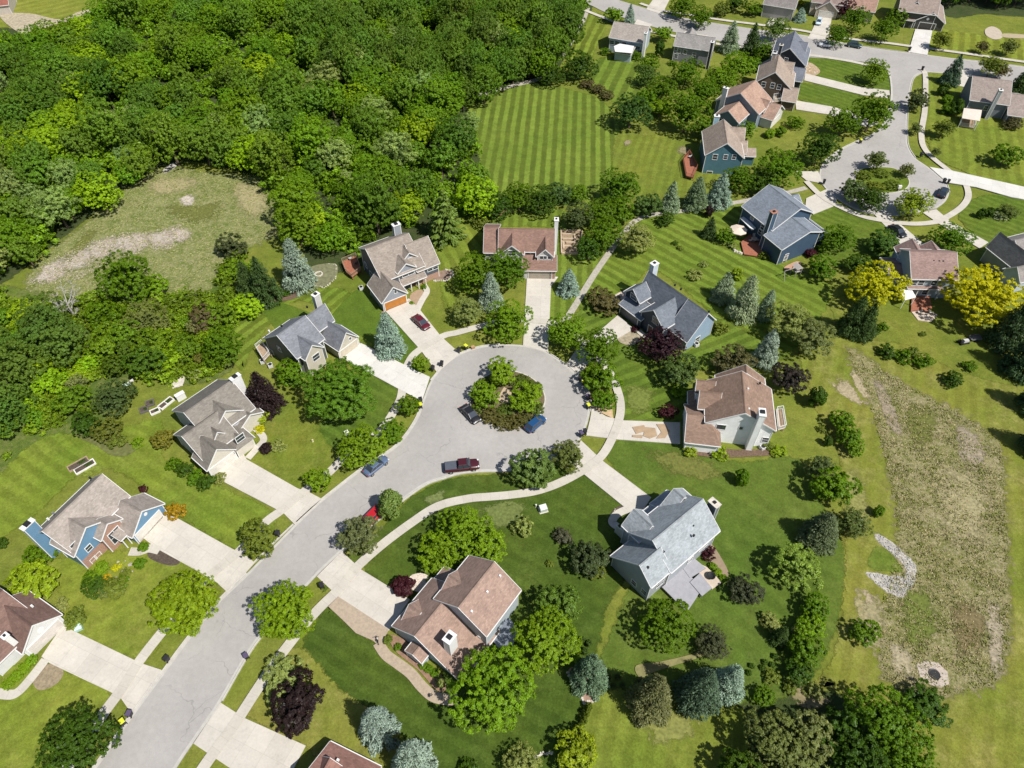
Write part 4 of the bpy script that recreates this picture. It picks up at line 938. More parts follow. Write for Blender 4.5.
# --- house cut by the bottom edge
h = House('brick-red roof corner of a house at the bottom edge beside pale spruces', (300, 779), (352, 806), 5.6, (.62, .60, .57), (.255, .14, .115))
m = h.gable((302, 777), (356, 805), 5.6, 2.7, e=(340, 746), hw2=5.0)
g1 = h.gable((322, 772), (330, 758), 5.4, 3.4, hw=1.8, zb=2.7)
h.gdoor((298, 768), 4.9, 2.1, near=m); h.vent((338, 760), 4.0, M_TRIM); h.done()
# --- upper right houses along the second circle
h = House('navy blue house with grey roof and a wooden deck under a beige parasol', (769, 184.5), (801, 208.5), 8.8, (.055, .095, .155), (.195, .225, .265))
m = h.gable((769, 184.5), (801, 208.5), 8.8, 5.2, e=(775, 233), hw2=4.8)
w = h.gable((797, 220.5), (810, 231.8), 6.8, 4.4, e=(787, 254), ext=(1.5, 0), hw2=4.0)
g1 = h.gable((790, 196), (799, 194), 6.5, 4.6, hw=2.6, axis='y', ext=(2, 0))
sd = h.shed((806, 209), (823, 236), 2.7, 4.4, 2.6)
for p in ((752.5, 217.5), (762.5, 227), (760, 232), (772.5, 235), (770.5, 242)): h.win(p, .9, 1.2, near=m)
h.win((786, 257), .9, 1.6, near=w); h.win((785, 259), .9, 1.6, near=w)
h.chimney((774, 212), 9.6, 1.1, 1.4, cap=brick()); h.deck([(741, 242), (750, 234), (766, 247), (757, 256), (744, 254)], .5, M_REDWOOD, None)
h.slab('awning', [(740, 218), (745, 216), (756, 228), (752, 230)], 3.0, .12, M_TRIM)
h.done()
h = House('tan house with brown roof and white awning behind a golden tree', (909.8, 250.8), (957, 252), 8.4, (.36, .42, .47), (.27, .185, .165))
m = h.gable((909.8, 250.8), (957, 252), 8.4, 5.2, e=(925, 279.3), hw2=3.6, ov=.3)
g1 = h.gable((916, 250), (915, 240), 6.8, 4.5, hw=2.9, ext=(0, .5)); g2 = h.gable((935, 250), (934.5, 242), 6.6, 4.5, hw=2.6, ext=(0, .5))
w = h.gable((887, 262), (903, 264), 4.3, 2.8, hw=3.6, ext=(0, 2), axis='x')
h.shed((908, 289), (943, 289), 3.0, 3.5, 1.6, walls=False, posts=4)
for p in ((914, 283), (921, 283), (934, 283), (925, 292)): h.win(p, 1.1, 1.2, near=m)
for p in ((933.5, 261), (939, 261.3), (943, 261.5)): h.vent(p, 7.2)
h.awning([(900, 290), (911, 288), (916, 297), (905, 300)], 2.5, plain('white_canvas', (.76, .75, .72), .8))
h.deck([(912, 296), (930, 296), (932, 308), (911, 311)], .5, M_REDWOOD, None); h.slab('patio', [(911, 311), (925, 308), (938, 315), (931, 322), (918, 320)], .2, .2, plain('patio_slab', (.50, .42, .34), .9))
h.done()
h = House('grey-roofed white-gabled house cut by the right edge near a curved walk', (1000, 232), (1034, 258), 7.2, (.27, .28, .28), (.25, .23, .22))
m = h.gable((1000, 232), (1040, 262), 7.2, 3.6, e=(997, 256), hw2=5.0)
g1 = h.gable((1030, 233), (1018, 242), 6.9, 4.4, hw=3.4, ext=(3, 0), mi=1); h.win((1015, 251), 1.2, 1.2, g1)
g2 = h.gable((1030, 262), (1019, 268), 5.4, 3.0, hw=2.4, ext=(3, 0), mi=1); h.done([siding((.46, .52, .60))])
h = House('teal house with beige roof and a dark red deck behind blue spruces', (723.6, 119), (727.5, 143), 8.8, (.085, .185, .23), (.325, .26, .215))
m = h.gable((723.6, 119), (727.5, 143), 8.8, 5.2, e=(704.7, 153.6), e2=(743.8, 152.5))
w = h.gable((730, 126), (746, 128), 7.4, 4.2, hw=2.9, ext=(1, 0)); p_ = h.gable((738, 139), (748, 142), 5.4, 3.2, hw=2.6)
h.shed((740, 156), (756, 156.5), 2.7, 3.6, 2.6)
h.win((715, 157), 1.1, 1.4, m); h.win((725.5, 157), .9, 1.2, m); h.win((734, 157), .9, 1.2, m); h.win((709.5, 172.5), 1.3, .7, m, cross=False)
h.chimney((717, 116), 9.0, 1.0, 1.3, mat=siding((.30, .48, .55))); h.deck([(683, 160), (689, 153), (697, 168), (693, 178), (686, 176)], .9, M_REDWOOD, True)
h.done()
h = House('pinkish tan-roofed house with nested blue-grey gables and slim white chimney', (755.5, 80), (740.5, 93), 8.8, (.20, .255, .31), (.36, .24, .185))
m = h.gable((755.5, 80), (740.5, 93), 8.8, 4.8, hw=6.4)
w = h.gable((738, 101), (729.5, 111), 6.6, 4.2, hw=3.6, ext=(1, 0))
g = h.gable((751, 93), (780, 107), 5.6, 2.8, hw=4.0, axis='y', mi=1)
g3 = h.gable((752, 92), (768, 103), 6.4, 4.0, hw=2.2, axis='y', mi=1)
h.gdoor((776, 117), 4.8, 2.1, near=g); h.win((721, 121), 1.0, 1.2, near=w)
h.chimney((726, 88), 8.8, .8, 1.3, mat=M_TRIM); h.done([siding((.62, .60, .56))])
h = House('brown house with tan roof and small white-railed balcony beside its wing', (778.8, 54.5), (775.5, 72), 8.8, (.135, .10, .075), (.32, .255, .21))
m = h.gable((778.8, 54.5), (775.5, 72), 8.8, 5.4, e=(756.5, 78.6), hw2=6.0)
w = h.gable((781, 60.5), (795, 62.5), 7.4, 4.6, hw=3.4, ext=(1, 0)); g = h.gable((790, 86.5), (799.5, 88.5), 5.0, 2.8, hw=4.2, ext=(1.5, 0))
for p in ((763.5, 84.5), (772.5, 85.5), (779, 87)): h.win(p, 1.0, 1.4, m)
h.deck([(773, 97), (780, 96), (781, 101), (774, 102)], 2.2, M_WOOD, True, M_TRIM); h.chimney((775, 52.5), 9.6, 1.8, 1.0, mat=brick((.30, .21, .17))); h.done()
h = House('dark slate house with bluish grey roof near the upper street', (795, 31), (790, 48), 8.8, (.045, .05, .06), (.15, .165, .20))
m = h.gable((795, 31), (790, 48), 8.8, 5.4, e=(773, 51), hw2=6.0)
w = h.gable((796, 40), (808.5, 43), 7.4, 4.8, hw=3.0, ext=(1, 0)); g = h.gable((797, 66), (806, 69.5), 5.2, 2.8, hw=3.6, ext=(2, 0)); h.win((786, 60), 1.0, 1.2, near=m)
h.chimney((781.5, 45), 9.4, 1.2, 1.0, cap=M_STONE); h.done()
# --- top street
h = House('pale blue-grey house with white porch awning behind striped back lawn', (614.4, 21), (648.8, 26.4), 7.4, (.40, .46, .52), (.33, .29, .26))
m = h.gable((614.4, 21), (649.5, 26.6), 7.4, 4.4, e=(622, 39.5), hw2=4.6)
h.shed((613.5, 52.5), (631.5, 54.6), 2.6, 3.2, 4.6, roof=None)
for p in ((604, 41), (617, 43), (624, 44), (638, 48), (641, 52)): h.win(p, 1.3, 1.1, near=m)
h.chimney((646, 33), 7.6, .8, 1.2, mat=M_TRIM)
h.slab('awning', [(614, 46), (620, 43.6), (634, 46), (632, 53), (615, 51.5)], 3.4, .1, M_TRIM); h.done()
h = House('grey-violet house with brown-grey roof half hidden by trees on the top street', (677, 32), (716, 37.5), 7.4, (.24, .24, .27), (.27, .255, .245))
m = h.gable((677, 32), (716, 37.5), 7.4, 4.6, e=(682, 47), hw2=4.6)
for p in ((665, 46.5), (679, 51), (685, 52), (676, 56), (694, 55)): h.win(p, 1.0, 1.2, near=m)
g = h.gable((690, 33), (692, 28), 6.0, 3.5, hw=2.5, ext=(0, .5)); h.chimney((712.5, 42), 8.0, .9, 1.2, mat=M_BLACK); h.done()
h = House('large dark grey house with gabled garage at the top right', (905, -9), (948, -4), 9.0, (.075, .075, .07), (.28, .225, .195))
m = h.gable((903, -10), (942, -6), 9.0, 5.0, hw=7.2)
g = h.gable((934, -4), (932, 12.7), 5.6, 2.8, e=(915.5, 22.5)); g2 = h.gable((918, -10), (916.6, 1.5), 7.4, 4.6, hw=3.4); g3 = h.gable((914, 3), (913.5, 8.5), 4.9, 3.6, hw=1.8, ext=(1, 0))
h.gdoor((926, 28), 4.9, 2.1, plain('dark_garage_door', (.06, .055, .05), .5), g); h.round_vent((928, 19), .4, g); h.shed((905.5, 20), (915, 21), 2.6, 3.4, 2.6, walls=False, posts=2); h.win((907, 6), 1.0, 1.2, near=g2); h.done()
h = House('grey-roofed house with lean-to porch by the corner of the upper street', (972.8, 75.8), (1012.6, 81), 7.6, (.19, .205, .24), (.285, .235, .21))
m = h.gable((972.8, 75.8), (1012.6, 81), 7.6, 4.2, e=(985, 102), hw2=4.4)
w = h.gable((1009, 92), (1026, 96), 5.6, 2.8, e=(1008, 115), hw2=4.0)
h.chimney((1001, 90), 8.2, .9, 1.3, mat=siding((.36, .38, .41))); h.awning([(962, 118), (964, 108), (982, 110), (980, 121)], 3.0, plain('pale_awning', (.62, .54, .47), .8)); h.win((986, 108), 1.0, 1.2, near=m)
h.deck([(960, 121), (964, 116), (975, 121), (974, 128), (960, 126)], .5, M_WOOD, True, M_TRIM); h.done()
h = House('small tan house with gabled garage at the end of the long drive, top edge', (831, -12), (830, 1.4), 5.6, (.50, .42, .34), (.25, .19, .17))
g = h.gable((831, -12), (830, 1.4), 5.6, 2.8, hw=3.7); h.gdoor((827, 11), 4.6, 2.1, near=g); m = h.gable((815, -14), (850, -9), 7.2, 4.2, hw=5.5); h.done()
h = House('house with a dark open garage at the top edge beside a yellow shrub', (768, -10), (800, -5), 7.0, (.30, .29, .28), (.22, .20, .19))
m = h.gable((768, -10), (800, -5), 7.0, 4.2, hw=5.0); g = h.gable((784, -10), (783, -2), 5.2, 2.8, hw=4.2, ext=(0, 1)); h.gdoor((782, 9), 5.0, 2.1, M_BLACK, g); h.done()  # black panel painted as the dark inside of the open garage
h = House('house with reddish tan roof at the top edge behind a purple tree', (850, -9), (880, -5), 7.0, (.40, .35, .30), (.33, .21, .165))
m = h.gable((850, -9), (880, -5), 7.0, 3.6, hw=6.0); h.win((862, 9), 1.0, 1.2, near=m); h.done()
h = House('rust-red roofed house cut off by the top left corner', (-32, -8), (6, -12), 6.5, (.5, .45, .40), (.27, .10, .075))
m = h.gable((-32, -8), (6, -12), 6.5, 3.2, hw=6.0); h.done()
# ================================================================== PLANTS
def rand_dirs(rng, n):
    d = rng.normal(size=(n, 3)); return d/np.linalg.norm(d, axis=1)[:, None]
def quads_mesh(name, c, u, v, tint, mat):
    """c centre, u/v half axes (n,3); tint (n,2)"""
    n = len(c); co = np.stack([c-u, c-v*.8+u*.15, c+u, c+v*.8+u*.15], 1).reshape(-1, 3)
    me = bpy.data.meshes.new(name); me.vertices.add(4*n); me.loops.add(4*n); me.polygons.add(n)
    me.vertices.foreach_set('co', co.astype(np.float32).ravel())
    me.loops.foreach_set('vertex_index', np.arange(4*n, dtype=np.int32))
    me.polygons.foreach_set('loop_start', np.arange(0, 4*n, 4, dtype=np.int32))
    me.polygons.foreach_set('loop_total', np.full(n, 4, dtype=np.int32))
    at = me.color_attributes.new('tint', 'FLOAT_COLOR', 'POINT')
    t4 = np.ones((4*n, 4), np.float32); t4[:, :2] = np.repeat(tint, 4, 0); t4[:, 2] = 0
    at.data.foreach_set('color', t4.ravel()); me.materials.append(mat); me.update(calc_edges=True); return me
def crown_arrays(seed, n, nl, leaf, style='round', lr=(.26, .42), tuft=None):
    rng = np.random.default_rng(seed)
    # lobes
    d = rand_dirs(rng, nl*4); d = d[d[:, 2] > (-.75 if style != 'umbrella' else -.2)][:nl]; k = len(d)
    rad = rng.uniform(lr[0], lr[1], k); dist = rng.uniform(.54, .72, k)
    # uneven outline
    az = np.arctan2(d[:, 1], d[:, 0]); ph = rng.uniform(0, 6.28, 3)
    dist *= 1.06+.05*np.sin(2*az+ph[0])+.06*np.sin(3*az+ph[1])+.05*np.sin(5*az+ph[2])
    cen = d*dist[:, None]
    if style == 'cone': cen[:, :2] *= (1.0-.42*(cen[:, 2:3]+.75))
    if style == 'layer': cen[:, 2] = np.round(cen[:, 2]*3.2)/3.2+rng.uniform(-.05, .05, k)
    if tuft:                                  # leaves gather in tufts with dark gaps between
        nt, t0, t1 = tuft; w = rad**2; mt = nt*4; lt_ = rng.choice(k, mt, p=w/w.sum()); d3 = rand_dirs(rng, mt)
        fl = np.array([1, 1, .55 if style in ('layer', 'feather') else .85]); tp = cen[lt_]+d3*fl*(rad[lt_]*rng.uniform(.85, 1.06, mt))[:, None]
        kp = np.linalg.norm(tp, axis=1) > .34
        for j in range(k): kp &= ~((np.linalg.norm((tp-cen[j])/fl, axis=1) < rad[j]*.80) & (lt_ != j))
        ix = np.where(kp)[0]
        # keep tufts apart so the gaps stay open
        sel = []
        for i in ix:
            if len(sel) >= nt: break
            if all(np.linalg.norm(tp[i]-tp[q]) > (t0+t1)*.48 for q in sel[-400:]): sel.append(i)
        cen, rad, d = tp[sel], rng.uniform(t0, t1, len(sel)), d3[sel]; k = len(sel)
    m = int(n*2.2); w = rad**2; li = rng.choice(k, m, p=w/w.sum())
    dd = rand_dirs(rng, m)
    if tuft: dd = dd+d[li]*.55+np.array([0, 0, .25]); dd /= np.linalg.norm(dd, axis=1)[:, None]
    flat = .55 if style in ('layer', 'feather') else .85
    pos = cen[li]+dd*np.array([1, 1, flat if not tuft else .9])*(rad[li]*(rng.uniform(.72, 1.08, m) if not tuft else rng.uniform(.35, 1.15, m)))[:, None]
    keep = np.ones(m, bool)
    for j in range(k if not tuft else 0):
        q = (pos-cen[j])/np.array([1, 1, flat]); keep &= ~((np.linalg.norm(q, axis=1) < rad[j]*.70) & (li != j))
    keep &= np.linalg.norm(pos, axis=1) > .30
    idx = np.where(keep)[0][:n]; pos, dd, li = pos[idx], dd[idx], li[idx]; m = len(idx)
    out = pos/np.linalg.norm(pos, axis=1)[:, None]
    nrm = dd*.55+out*.45+rand_dirs(rng, m)*.62+np.array([0, 0, .28]); nrm /= np.linalg.norm(nrm, axis=1)[:, None]
    t = np.cross(nrm, rand_dirs(rng, m)); t /= np.linalg.norm(t, axis=1)[:, None]; b = np.cross(nrm, t)
    sz = leaf*rng.uniform(.65, 1.35, m)[:, None]
    asp = .62 if style != 'feather' else .34
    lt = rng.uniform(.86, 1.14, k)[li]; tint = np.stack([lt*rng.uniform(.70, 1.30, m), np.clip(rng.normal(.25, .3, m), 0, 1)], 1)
    # inner leaves fill the crown, tinted darker to paint its inner shade
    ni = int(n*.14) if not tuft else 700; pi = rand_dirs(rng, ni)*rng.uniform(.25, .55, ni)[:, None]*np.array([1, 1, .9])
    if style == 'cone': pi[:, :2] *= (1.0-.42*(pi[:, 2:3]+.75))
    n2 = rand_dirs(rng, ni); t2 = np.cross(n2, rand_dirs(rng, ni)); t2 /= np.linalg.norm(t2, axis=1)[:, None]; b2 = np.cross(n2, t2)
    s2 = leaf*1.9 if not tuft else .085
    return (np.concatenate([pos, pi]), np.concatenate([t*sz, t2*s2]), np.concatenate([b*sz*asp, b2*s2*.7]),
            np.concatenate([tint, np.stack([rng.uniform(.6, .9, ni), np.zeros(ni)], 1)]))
def crown(name, *a, mat=None, **k): return quads_mesh(name, *crown_arrays(*a, **k), mat or M_LEAF)
def conifer_mesh(name, seed, whorls=17, droop=.10, nbase=15, leaf=.150, up=.0):
    """unit height, unit base radius; aspect applied by scaling"""
    rng = np.random.default_rng(seed); c, u, v, ti = [], [], [], []
    for w in range(whorls):
        f = w/(whorls-1); z = .05+.90*f**.92; rad = (1-f)**.66*.98+.04
        nb = max(4, int(nbase*(.35+.65*(1-f)))); off = rng.uniform(0, 6.28)
        for b in range(nb):
            az = off+6.283*b/nb+rng.uniform(-.18, .18); L = rad*rng.uniform(.80, 1.12); bt = rng.uniform(.82, 1.18)
            dx, dy = math.cos(az), math.sin(az); steps = max(3, int(9*L)+2)
            for i in range(steps):
                t = .16+.84*(i+.5)/steps
                px, py = dx*L*t, dy*L*t; pz = z-droop*t*(1-f*.7)*(1.25-.45*t)+up*t+rng.uniform(-.008, .008)
                side = leaf*(.55+.75*(1-t))*(.5+.5*min(1, L*1.6))
                for sg in (-1, 1, 0):
                    a2 = az+sg*rng.uniform(.55, 1.0); ex, ey = math.cos(a2), math.sin(a2); s = side*rng.uniform(.75, 1.25)*(1 if sg else .8)
                    c.append((px+ex*s*.6, py+ey*s*.6, pz-.012*abs(sg)+rng.uniform(-.006, .006)))
                    u.append((ex*s, ey*s, -.30*s*.3+rng.uniform(-.08, .08)*s)); v.append((-ey*s*.36, ex*s*.36, rng.uniform(-.30, .30)*s*.36))
                    ti.append((bt*rng.uniform(.72, 1.28), rng.uniform(0, .25)))
    # the leader, dense core
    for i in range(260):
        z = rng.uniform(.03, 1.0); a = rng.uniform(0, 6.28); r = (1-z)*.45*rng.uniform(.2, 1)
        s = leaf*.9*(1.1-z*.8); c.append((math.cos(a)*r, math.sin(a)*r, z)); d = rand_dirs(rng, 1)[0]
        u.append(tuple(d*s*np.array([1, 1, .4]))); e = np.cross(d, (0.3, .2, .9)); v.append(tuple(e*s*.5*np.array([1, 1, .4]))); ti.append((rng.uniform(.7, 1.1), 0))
    return quads_mesh(name, np.array(c), np.array(u), np.array(v), np.array(ti), M_NEEDLE)
def spruce_mesh(name, seed, n=6500, nl=95):
    # a cone built of many small drooping clumps; z from -1 to 1, base radius 1
    rng = np.random.default_rng(seed); f = np.sort(rng.uniform(0, 1, nl)**1.25); az = np.arange(nl)*2.39996+rng.uniform(-.3, .3, nl)
    rad = (1-f)**.70*.86+.02; lr = (.13+.11*(1-f))*rng.uniform(.8, 1.2, nl); out = rng.uniform(.86, 1.08, nl)
    cen = np.stack([np.cos(az)*rad*out, np.sin(az)*rad*out, f*1.9-.97], 1)
    w = lr**1.6; li = rng.choice(nl, n, p=w/w.sum()); d = rand_dirs(rng, n); d[:, 2] = np.abs(d[:, 2])*np.where(rng.random(n) < .8, 1, -1)
    pos = cen[li]+d*np.array([1, 1, .62])*(lr[li]*rng.uniform(.75, 1.1, n))[:, None]; a2 = az[li]
    od = np.stack([np.cos(a2), np.sin(a2), np.full(n, -.22)], 1)+rng.normal(size=(n, 3))*.55; od /= np.linalg.norm(od, axis=1)[:, None]
    nn = d*.6+np.array([0, 0, .5])+rand_dirs(rng, n)*.5; v = np.cross(nn, od); v /= np.linalg.norm(v, axis=1)[:, None]
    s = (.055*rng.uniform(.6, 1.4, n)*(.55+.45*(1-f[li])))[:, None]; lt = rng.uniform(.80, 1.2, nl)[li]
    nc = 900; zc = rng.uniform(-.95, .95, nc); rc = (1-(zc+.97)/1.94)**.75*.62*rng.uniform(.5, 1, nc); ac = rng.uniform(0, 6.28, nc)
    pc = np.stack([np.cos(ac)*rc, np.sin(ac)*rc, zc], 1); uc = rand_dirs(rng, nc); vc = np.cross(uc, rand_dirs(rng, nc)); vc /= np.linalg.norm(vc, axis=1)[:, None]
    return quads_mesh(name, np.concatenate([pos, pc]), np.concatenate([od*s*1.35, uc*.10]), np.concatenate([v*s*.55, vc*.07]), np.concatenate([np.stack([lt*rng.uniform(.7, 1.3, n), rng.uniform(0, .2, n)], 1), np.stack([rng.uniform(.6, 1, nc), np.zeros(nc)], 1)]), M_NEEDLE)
def trunk_mesh(seed, mat, limbs=6, bare=False):
    """unit height, unit = tree height; radius .03"""
    rr = random.Random(seed); m = MB(); p = [(0, 0, 0)]; x = y = 0
    for i in range(1, 6): x += rr.uniform(-.015, .015); y += rr.uniform(-.015, .015); p.append((x, y, i*.15))
    m.tube(p, [.030, .024, .021, .018, .014, .008], 8)
    for k in range(limbs):
        z = rr.uniform(.28, .6); a = k*2.4+rr.uniform(-.3, .3); L = rr.uniform(.22, .36)
        e = (math.cos(a)*L, math.sin(a)*L, z+L*rr.uniform(.5, .9)); mid = (e[0]*.45, e[1]*.45, z+(e[2]-z)*.35)
        m.tube([(0, 0, z), mid, e], [.012, .009, .003], 5)
        if bare:
            for q in range(7):
                t = rr.uniform(.35, 1); b = Vector(mid).lerp(Vector(e), t); dd = Vector((rr.uniform(-1, 1), rr.uniform(-1, 1), rr.uniform(0, .9))).normalized()*rr.uniform(.08, .18)
                m.tube([b, b+dd*.6+Vector((0, 0, .01)), b+dd], [.005, .0035, .0015], 4)
                for w in range(3):
                    d3 = Vector((rr.uniform(-1, 1), rr.uniform(-1, 1), rr.uniform(0, .9))).normalized()*.06; m.tube([b+dd*.7, b+dd*.7+d3], [.0025, .001], 3)
    return m.mesh('trunk', mat)
BIG = [crown('crown', 10+i, 23000, 34+3*i, .025, lr=(.24, .37), tuft=(620, .038, .068)) for i in range(6)]
MED = [crown('crown', 30+i, 7500, 24+2*i, .050, lr=(.25, .40), tuft=(170, .080, .13)) for i in range(6)]
SML = [crown('crown', 50+i, 2000, 14, .095, lr=(.28, .46), tuft=(64, .13, .21)) for i in range(4)]
FEA = [crown('crown', 60+i, 20000, 60, .036, style='feather', lr=(.14, .28), tuft=(480, .042, .078)) for i in range(3)]
CON = [crown('crown', 70+i, 3600, 34, .070, style='cone', lr=(.22, .34)) for i in range(3)]
LOOSE = [crown('crown', 80+i, 6500, 50, .050, style='feather', lr=(.14, .26), tuft=(190, .06, .11)) for i in range(3)]
SPR = [conifer_mesh('crown', 90+i, 17+i, .10+.02*i, 13+i) for i in range(4)]
SPD = [spruce_mesh('crown', 130+i, nl=80+14*i) for i in range(4)]
PIN = [conifer_mesh('crown', 95+i, 10, .02, 8, .20, .06) for i in range(2)]
DENSE = [crown('crown', 110+i, 3000, 40, .075, lr=(.16, .24)) for i in range(2)]
TR = [trunk_mesh(5+i, M_BARK) for i in range(4)]; TRB = [trunk_mesh(40+i, M_GREYBARK, 11, True) for i in range(2)]
COL = dict(d=(.055, .115, .008), g=(.105, .205, .006), b=(.165, .285, .010), o=(.150, .200, .026), w=(.25, .30, .085), y=(.45, .47, .008), l=(.25, .345, .016),
           p=(.030, .018, .018), m=(.060, .014, .020), s=(.29, .38, .31), k=(.060, .105, .026), t=(.28, .35, .22), c=(.135, .175, .04), e=(.38, .24, .015), n=(.125, .115, .045))
NM = dict(tree='leafy_tree', feather='feathery_tree', cone='conical_tree', loose='airy_tree', spruce='spruce_tree', pine='pine_tree', shrub='shrub', ball='clipped_bush', column='column_evergreen', hedge='hedge', bare='dead_tree')
_tn = [0]
def put(root, me, name, col, loc, sc, rz):
    o = bpy.data.objects.new(name, me); C.objects.link(o); o.parent = root; o.location = loc; o.scale = sc; o.rotation_euler = (0, 0, rz); o.color = (*col, 1); return o
def jit(col, rr, a=.10):
    f = rr.uniform(1-a, 1+a); return (col[0]*f*rr.uniform(1-a, 1+a), col[1]*f, col[2]*f*rr.uniform(1-a, 1+a))
def plant(kind, x, y, r, h, col, label, group=None, seed=None, name=None):
    _tn[0] += 1; rr = random.Random(seed if seed is not None else _tn[0]*13+5)
    c = jit(COL[col] if isinstance(col, str) else col, rr, .07); rz = rr.uniform(0, 6.28)
    e = empty(name or NM[kind], (x, y, 0)); tag(e, label, {'shrub': 'shrub', 'ball': 'bush', 'hedge': 'hedge', 'column': 'evergreen', 'spruce': 'conifer', 'pine': 'conifer'}.get(kind, 'tree'), group)
    if kind in ('spruce', 'pine'):
        if kind == 'spruce': put(e, rr.choice(SPD), 'crown', c, (0, 0, h*.5), (r, r, h*.5), rz)
        else: put(e, rr.choice(PIN), 'crown', c, (0, 0, 0), (r, r, h), rz)
        put(e, rr.choice(TR), 'trunk', c, (0, 0, 0), (h*.6, h*.6, h*.8), rz)
    elif kind == 'bare':
        put(e, rr.choice(TRB), 'trunk', c, (0, 0, 0), (h*1.1, h*1.1, h), rz)
    elif kind in ('shrub', 'ball', 'column', 'hedge'):
        me = rr.choice(SML if kind == 'shrub' and r < 1.6 else (MED if kind == 'shrub' else DENSE))
        put(e, me, 'crown', c, (0, 0, h*.48), (r*1.08, r*1.08, h*.56), rz)
        m = put(e, rr.choice(TR), 'stem', c, (0, 0, 0), (h*.5, h*.5, h*.6), rz)
    else:
        lib = dict(tree=BIG if r > 3.4 else MED, feather=FEA, cone=CON, loose=LOOSE)[kind]
        rzv = h*.43; put(e, rr.choice(lib), 'crown', c, (0, 0, h-rzv), (r*1.10, r*1.10, rzv*1.10), rz)
        put(e, rr.choice(TR), 'trunk', c, (0, 0, 0), (h*.9, h*.9, h*.95), rz)
    return e
def T(kind, cx, cy, rp, col, label, k=None, group=None, rx=None):
    """crown centre and radius in the photograph -> a plant on the ground with a real size"""
    asp = k or dict(tree=2.1, feather=1.9, cone=2.9, loose=2.1, shrub=1.45, ball=1.7, column=4.2, hedge=1.5, bare=2.3)[kind]
    r = rp/ppm(cx, cy, 3); 
    for _ in range(4):
        h = r*asp; zc = h*.55 if kind not in ('shrub', 'ball', 'hedge', 'column') else h*.5
        r = rp/ppm(cx, cy, zc)
    p = P(cx, cy, zc); return plant(kind, p.x, p.y, r*1.0, h, col, label, group)
def K(bx, by, ty, rp, col, label, kind='spruce', group=None):
    b = P(bx, by); r = rp/ppm(bx, by, 2)*1.04; h = 1.
    while Q(b.x, b.y, h)[1] > ty and h < 30: h += .1
    # never thinner than a spruce is
    h = min(max(h*.97, r*1.6), r*3.6); return plant(kind, b.x, b.y, r, h, col, label, group)
# ---- front gardens, left row
T('feather', 185, 603, 33, (.215, .325, .010), 'large feathery lime-green tree between the walk and kerb on the left side of the street', 2.0)
T('feather', 285, 611, 30, (.215, .325, .010), 'rounded lime-green tree on the kerb strip below the pale bright drive', 1.9)
T('tree', 76, 744, 33, 'd', 'dense dark green round tree on the lawn in the bottom left corner', 1.9)
T('tree', 258, 541, 17, 'o', 'olive-green kerbside tree just below the drive of the rambling taupe house')
T('shrub', 28, 586, 24, 'l', 'huge mounded yellow-green shrub behind the white house at the left edge', 1.2)
T('shrub', 38, 557, 13, 'g', 'round green shrub at the chimney side of the blue brick house')
T('shrub', 62, 604, 7, 'w', 'pale grey-green shrub at the corner of the white house garage')
T('shrub', 75, 617, 11, 'o', 'rounded olive shrub beside the white house drive')
T('shrub', 95, 586, 12, 'd', 'dark spreading shrub in the mulch bed of the blue brick house', 1.0)
T('shrub', 115, 588, 10, 'o', 'olive-gold shrub at the right end of the mulch bed')
T('hedge', 102, 567, 8, 'b', 'bright green hedge under the front windows of the blue brick house', 1.3)
T('shrub', 117, 567, 4.5, 'y', 'small yellow flowering shrub nearest the brick entry of the blue house', 1.2)
T('shrub', 106, 578, 4.5, (.5, .34, .01), 'small golden shrub in the middle of the mulch bed', 1.2)
T('ball', 143, 547, 6, 'g', 'green clipped bush by the blue house garage corner', 1.4)
T('ball', 140, 563, 7, 'g', 'green clipped bush where the front walk of the blue house bends', 1.4)
T('shrub', 175, 511, 9, 'e', 'orange-gold leafed shrub at the garage corner of the blue house')
T('shrub', 143, 489, 4, 'm', 'small maroon shrub behind the blue house garage')
T('shrub', 2, 543, 6, 'd', 'dark green shrub at the left edge above the white house')
for x, y in ((31, 660), (24, 668), (16, 676), (8, 684)): T('hedge', x, y, 6.5, 'b', 'clipped bright green hedge length below the white house windows', 1.3, 'hedge along the white house')
for x, y, r, c, l in ((90, 576, 7, 'g', 'small green plant at the left end of the mulch bed of the blue brick house'), (125, 573, 5.5, 'o', 'olive plant among the grey rocks at the blue house entry'), (105, 591, 6.5, 'c', 'grey-green plant at the lower rim of the mulch bed'), (122, 582, 6.5, 'g', 'green plant at the right rim of the mulch bed'), (98, 576, 7, 'b', 'bright green plant between the dark shrub and the hedge')): T('shrub', x, y, r, c, l, 1.1)
# ---- around the taupe house
T('tree', 114, 397, 19, (0.072, 0.120, 0.032), 'dark olive tree left of the white garden boxes', 1.6)
T('tree', 85, 424, 13, 'd', 'dark green tree beside the rust-tinged mounded shrub', 1.5)
T('shrub', 107, 430, 14, (0.136, 0.152, 0.022), 'large rust-tinged olive shrub at the corner of the yellowish side lawn', 1.3)
T('shrub', 118, 441, 8, 'o', 'small olive shrub at the tip of the curved garden bed', 1.2)
T('shrub', 137, 443, 6, 'b', 'bright green low shrub at the far end of the curved garden bed', 1.1)
T('shrub', 163, 438, 11, (0.192, 0.192, 0.026), 'gold-green shrub against the rear wall of the taupe house')
for x, y, r, c, l in ((174, 463, 7, 'g', 'green shrub nearest the rear corner in the row below the taupe house'), (184, 469, 8, 'd', 'dark shrub second from the rear in the row below the taupe house'), (196, 477, 8, 'g', 'green shrub in the middle of the row below the taupe house'),
                      (207, 482, 9, 'd', 'dark shrub nearest the drive in the row below the taupe house'), (219, 478, 6, 'w', 'pale flowering shrub at the taupe house garage corner')): T('shrub', x, y, r, c, l)
T('tree', 222, 347, 20, 'g', 'round bright green tree at the end of the striped side lawn', 1.8)
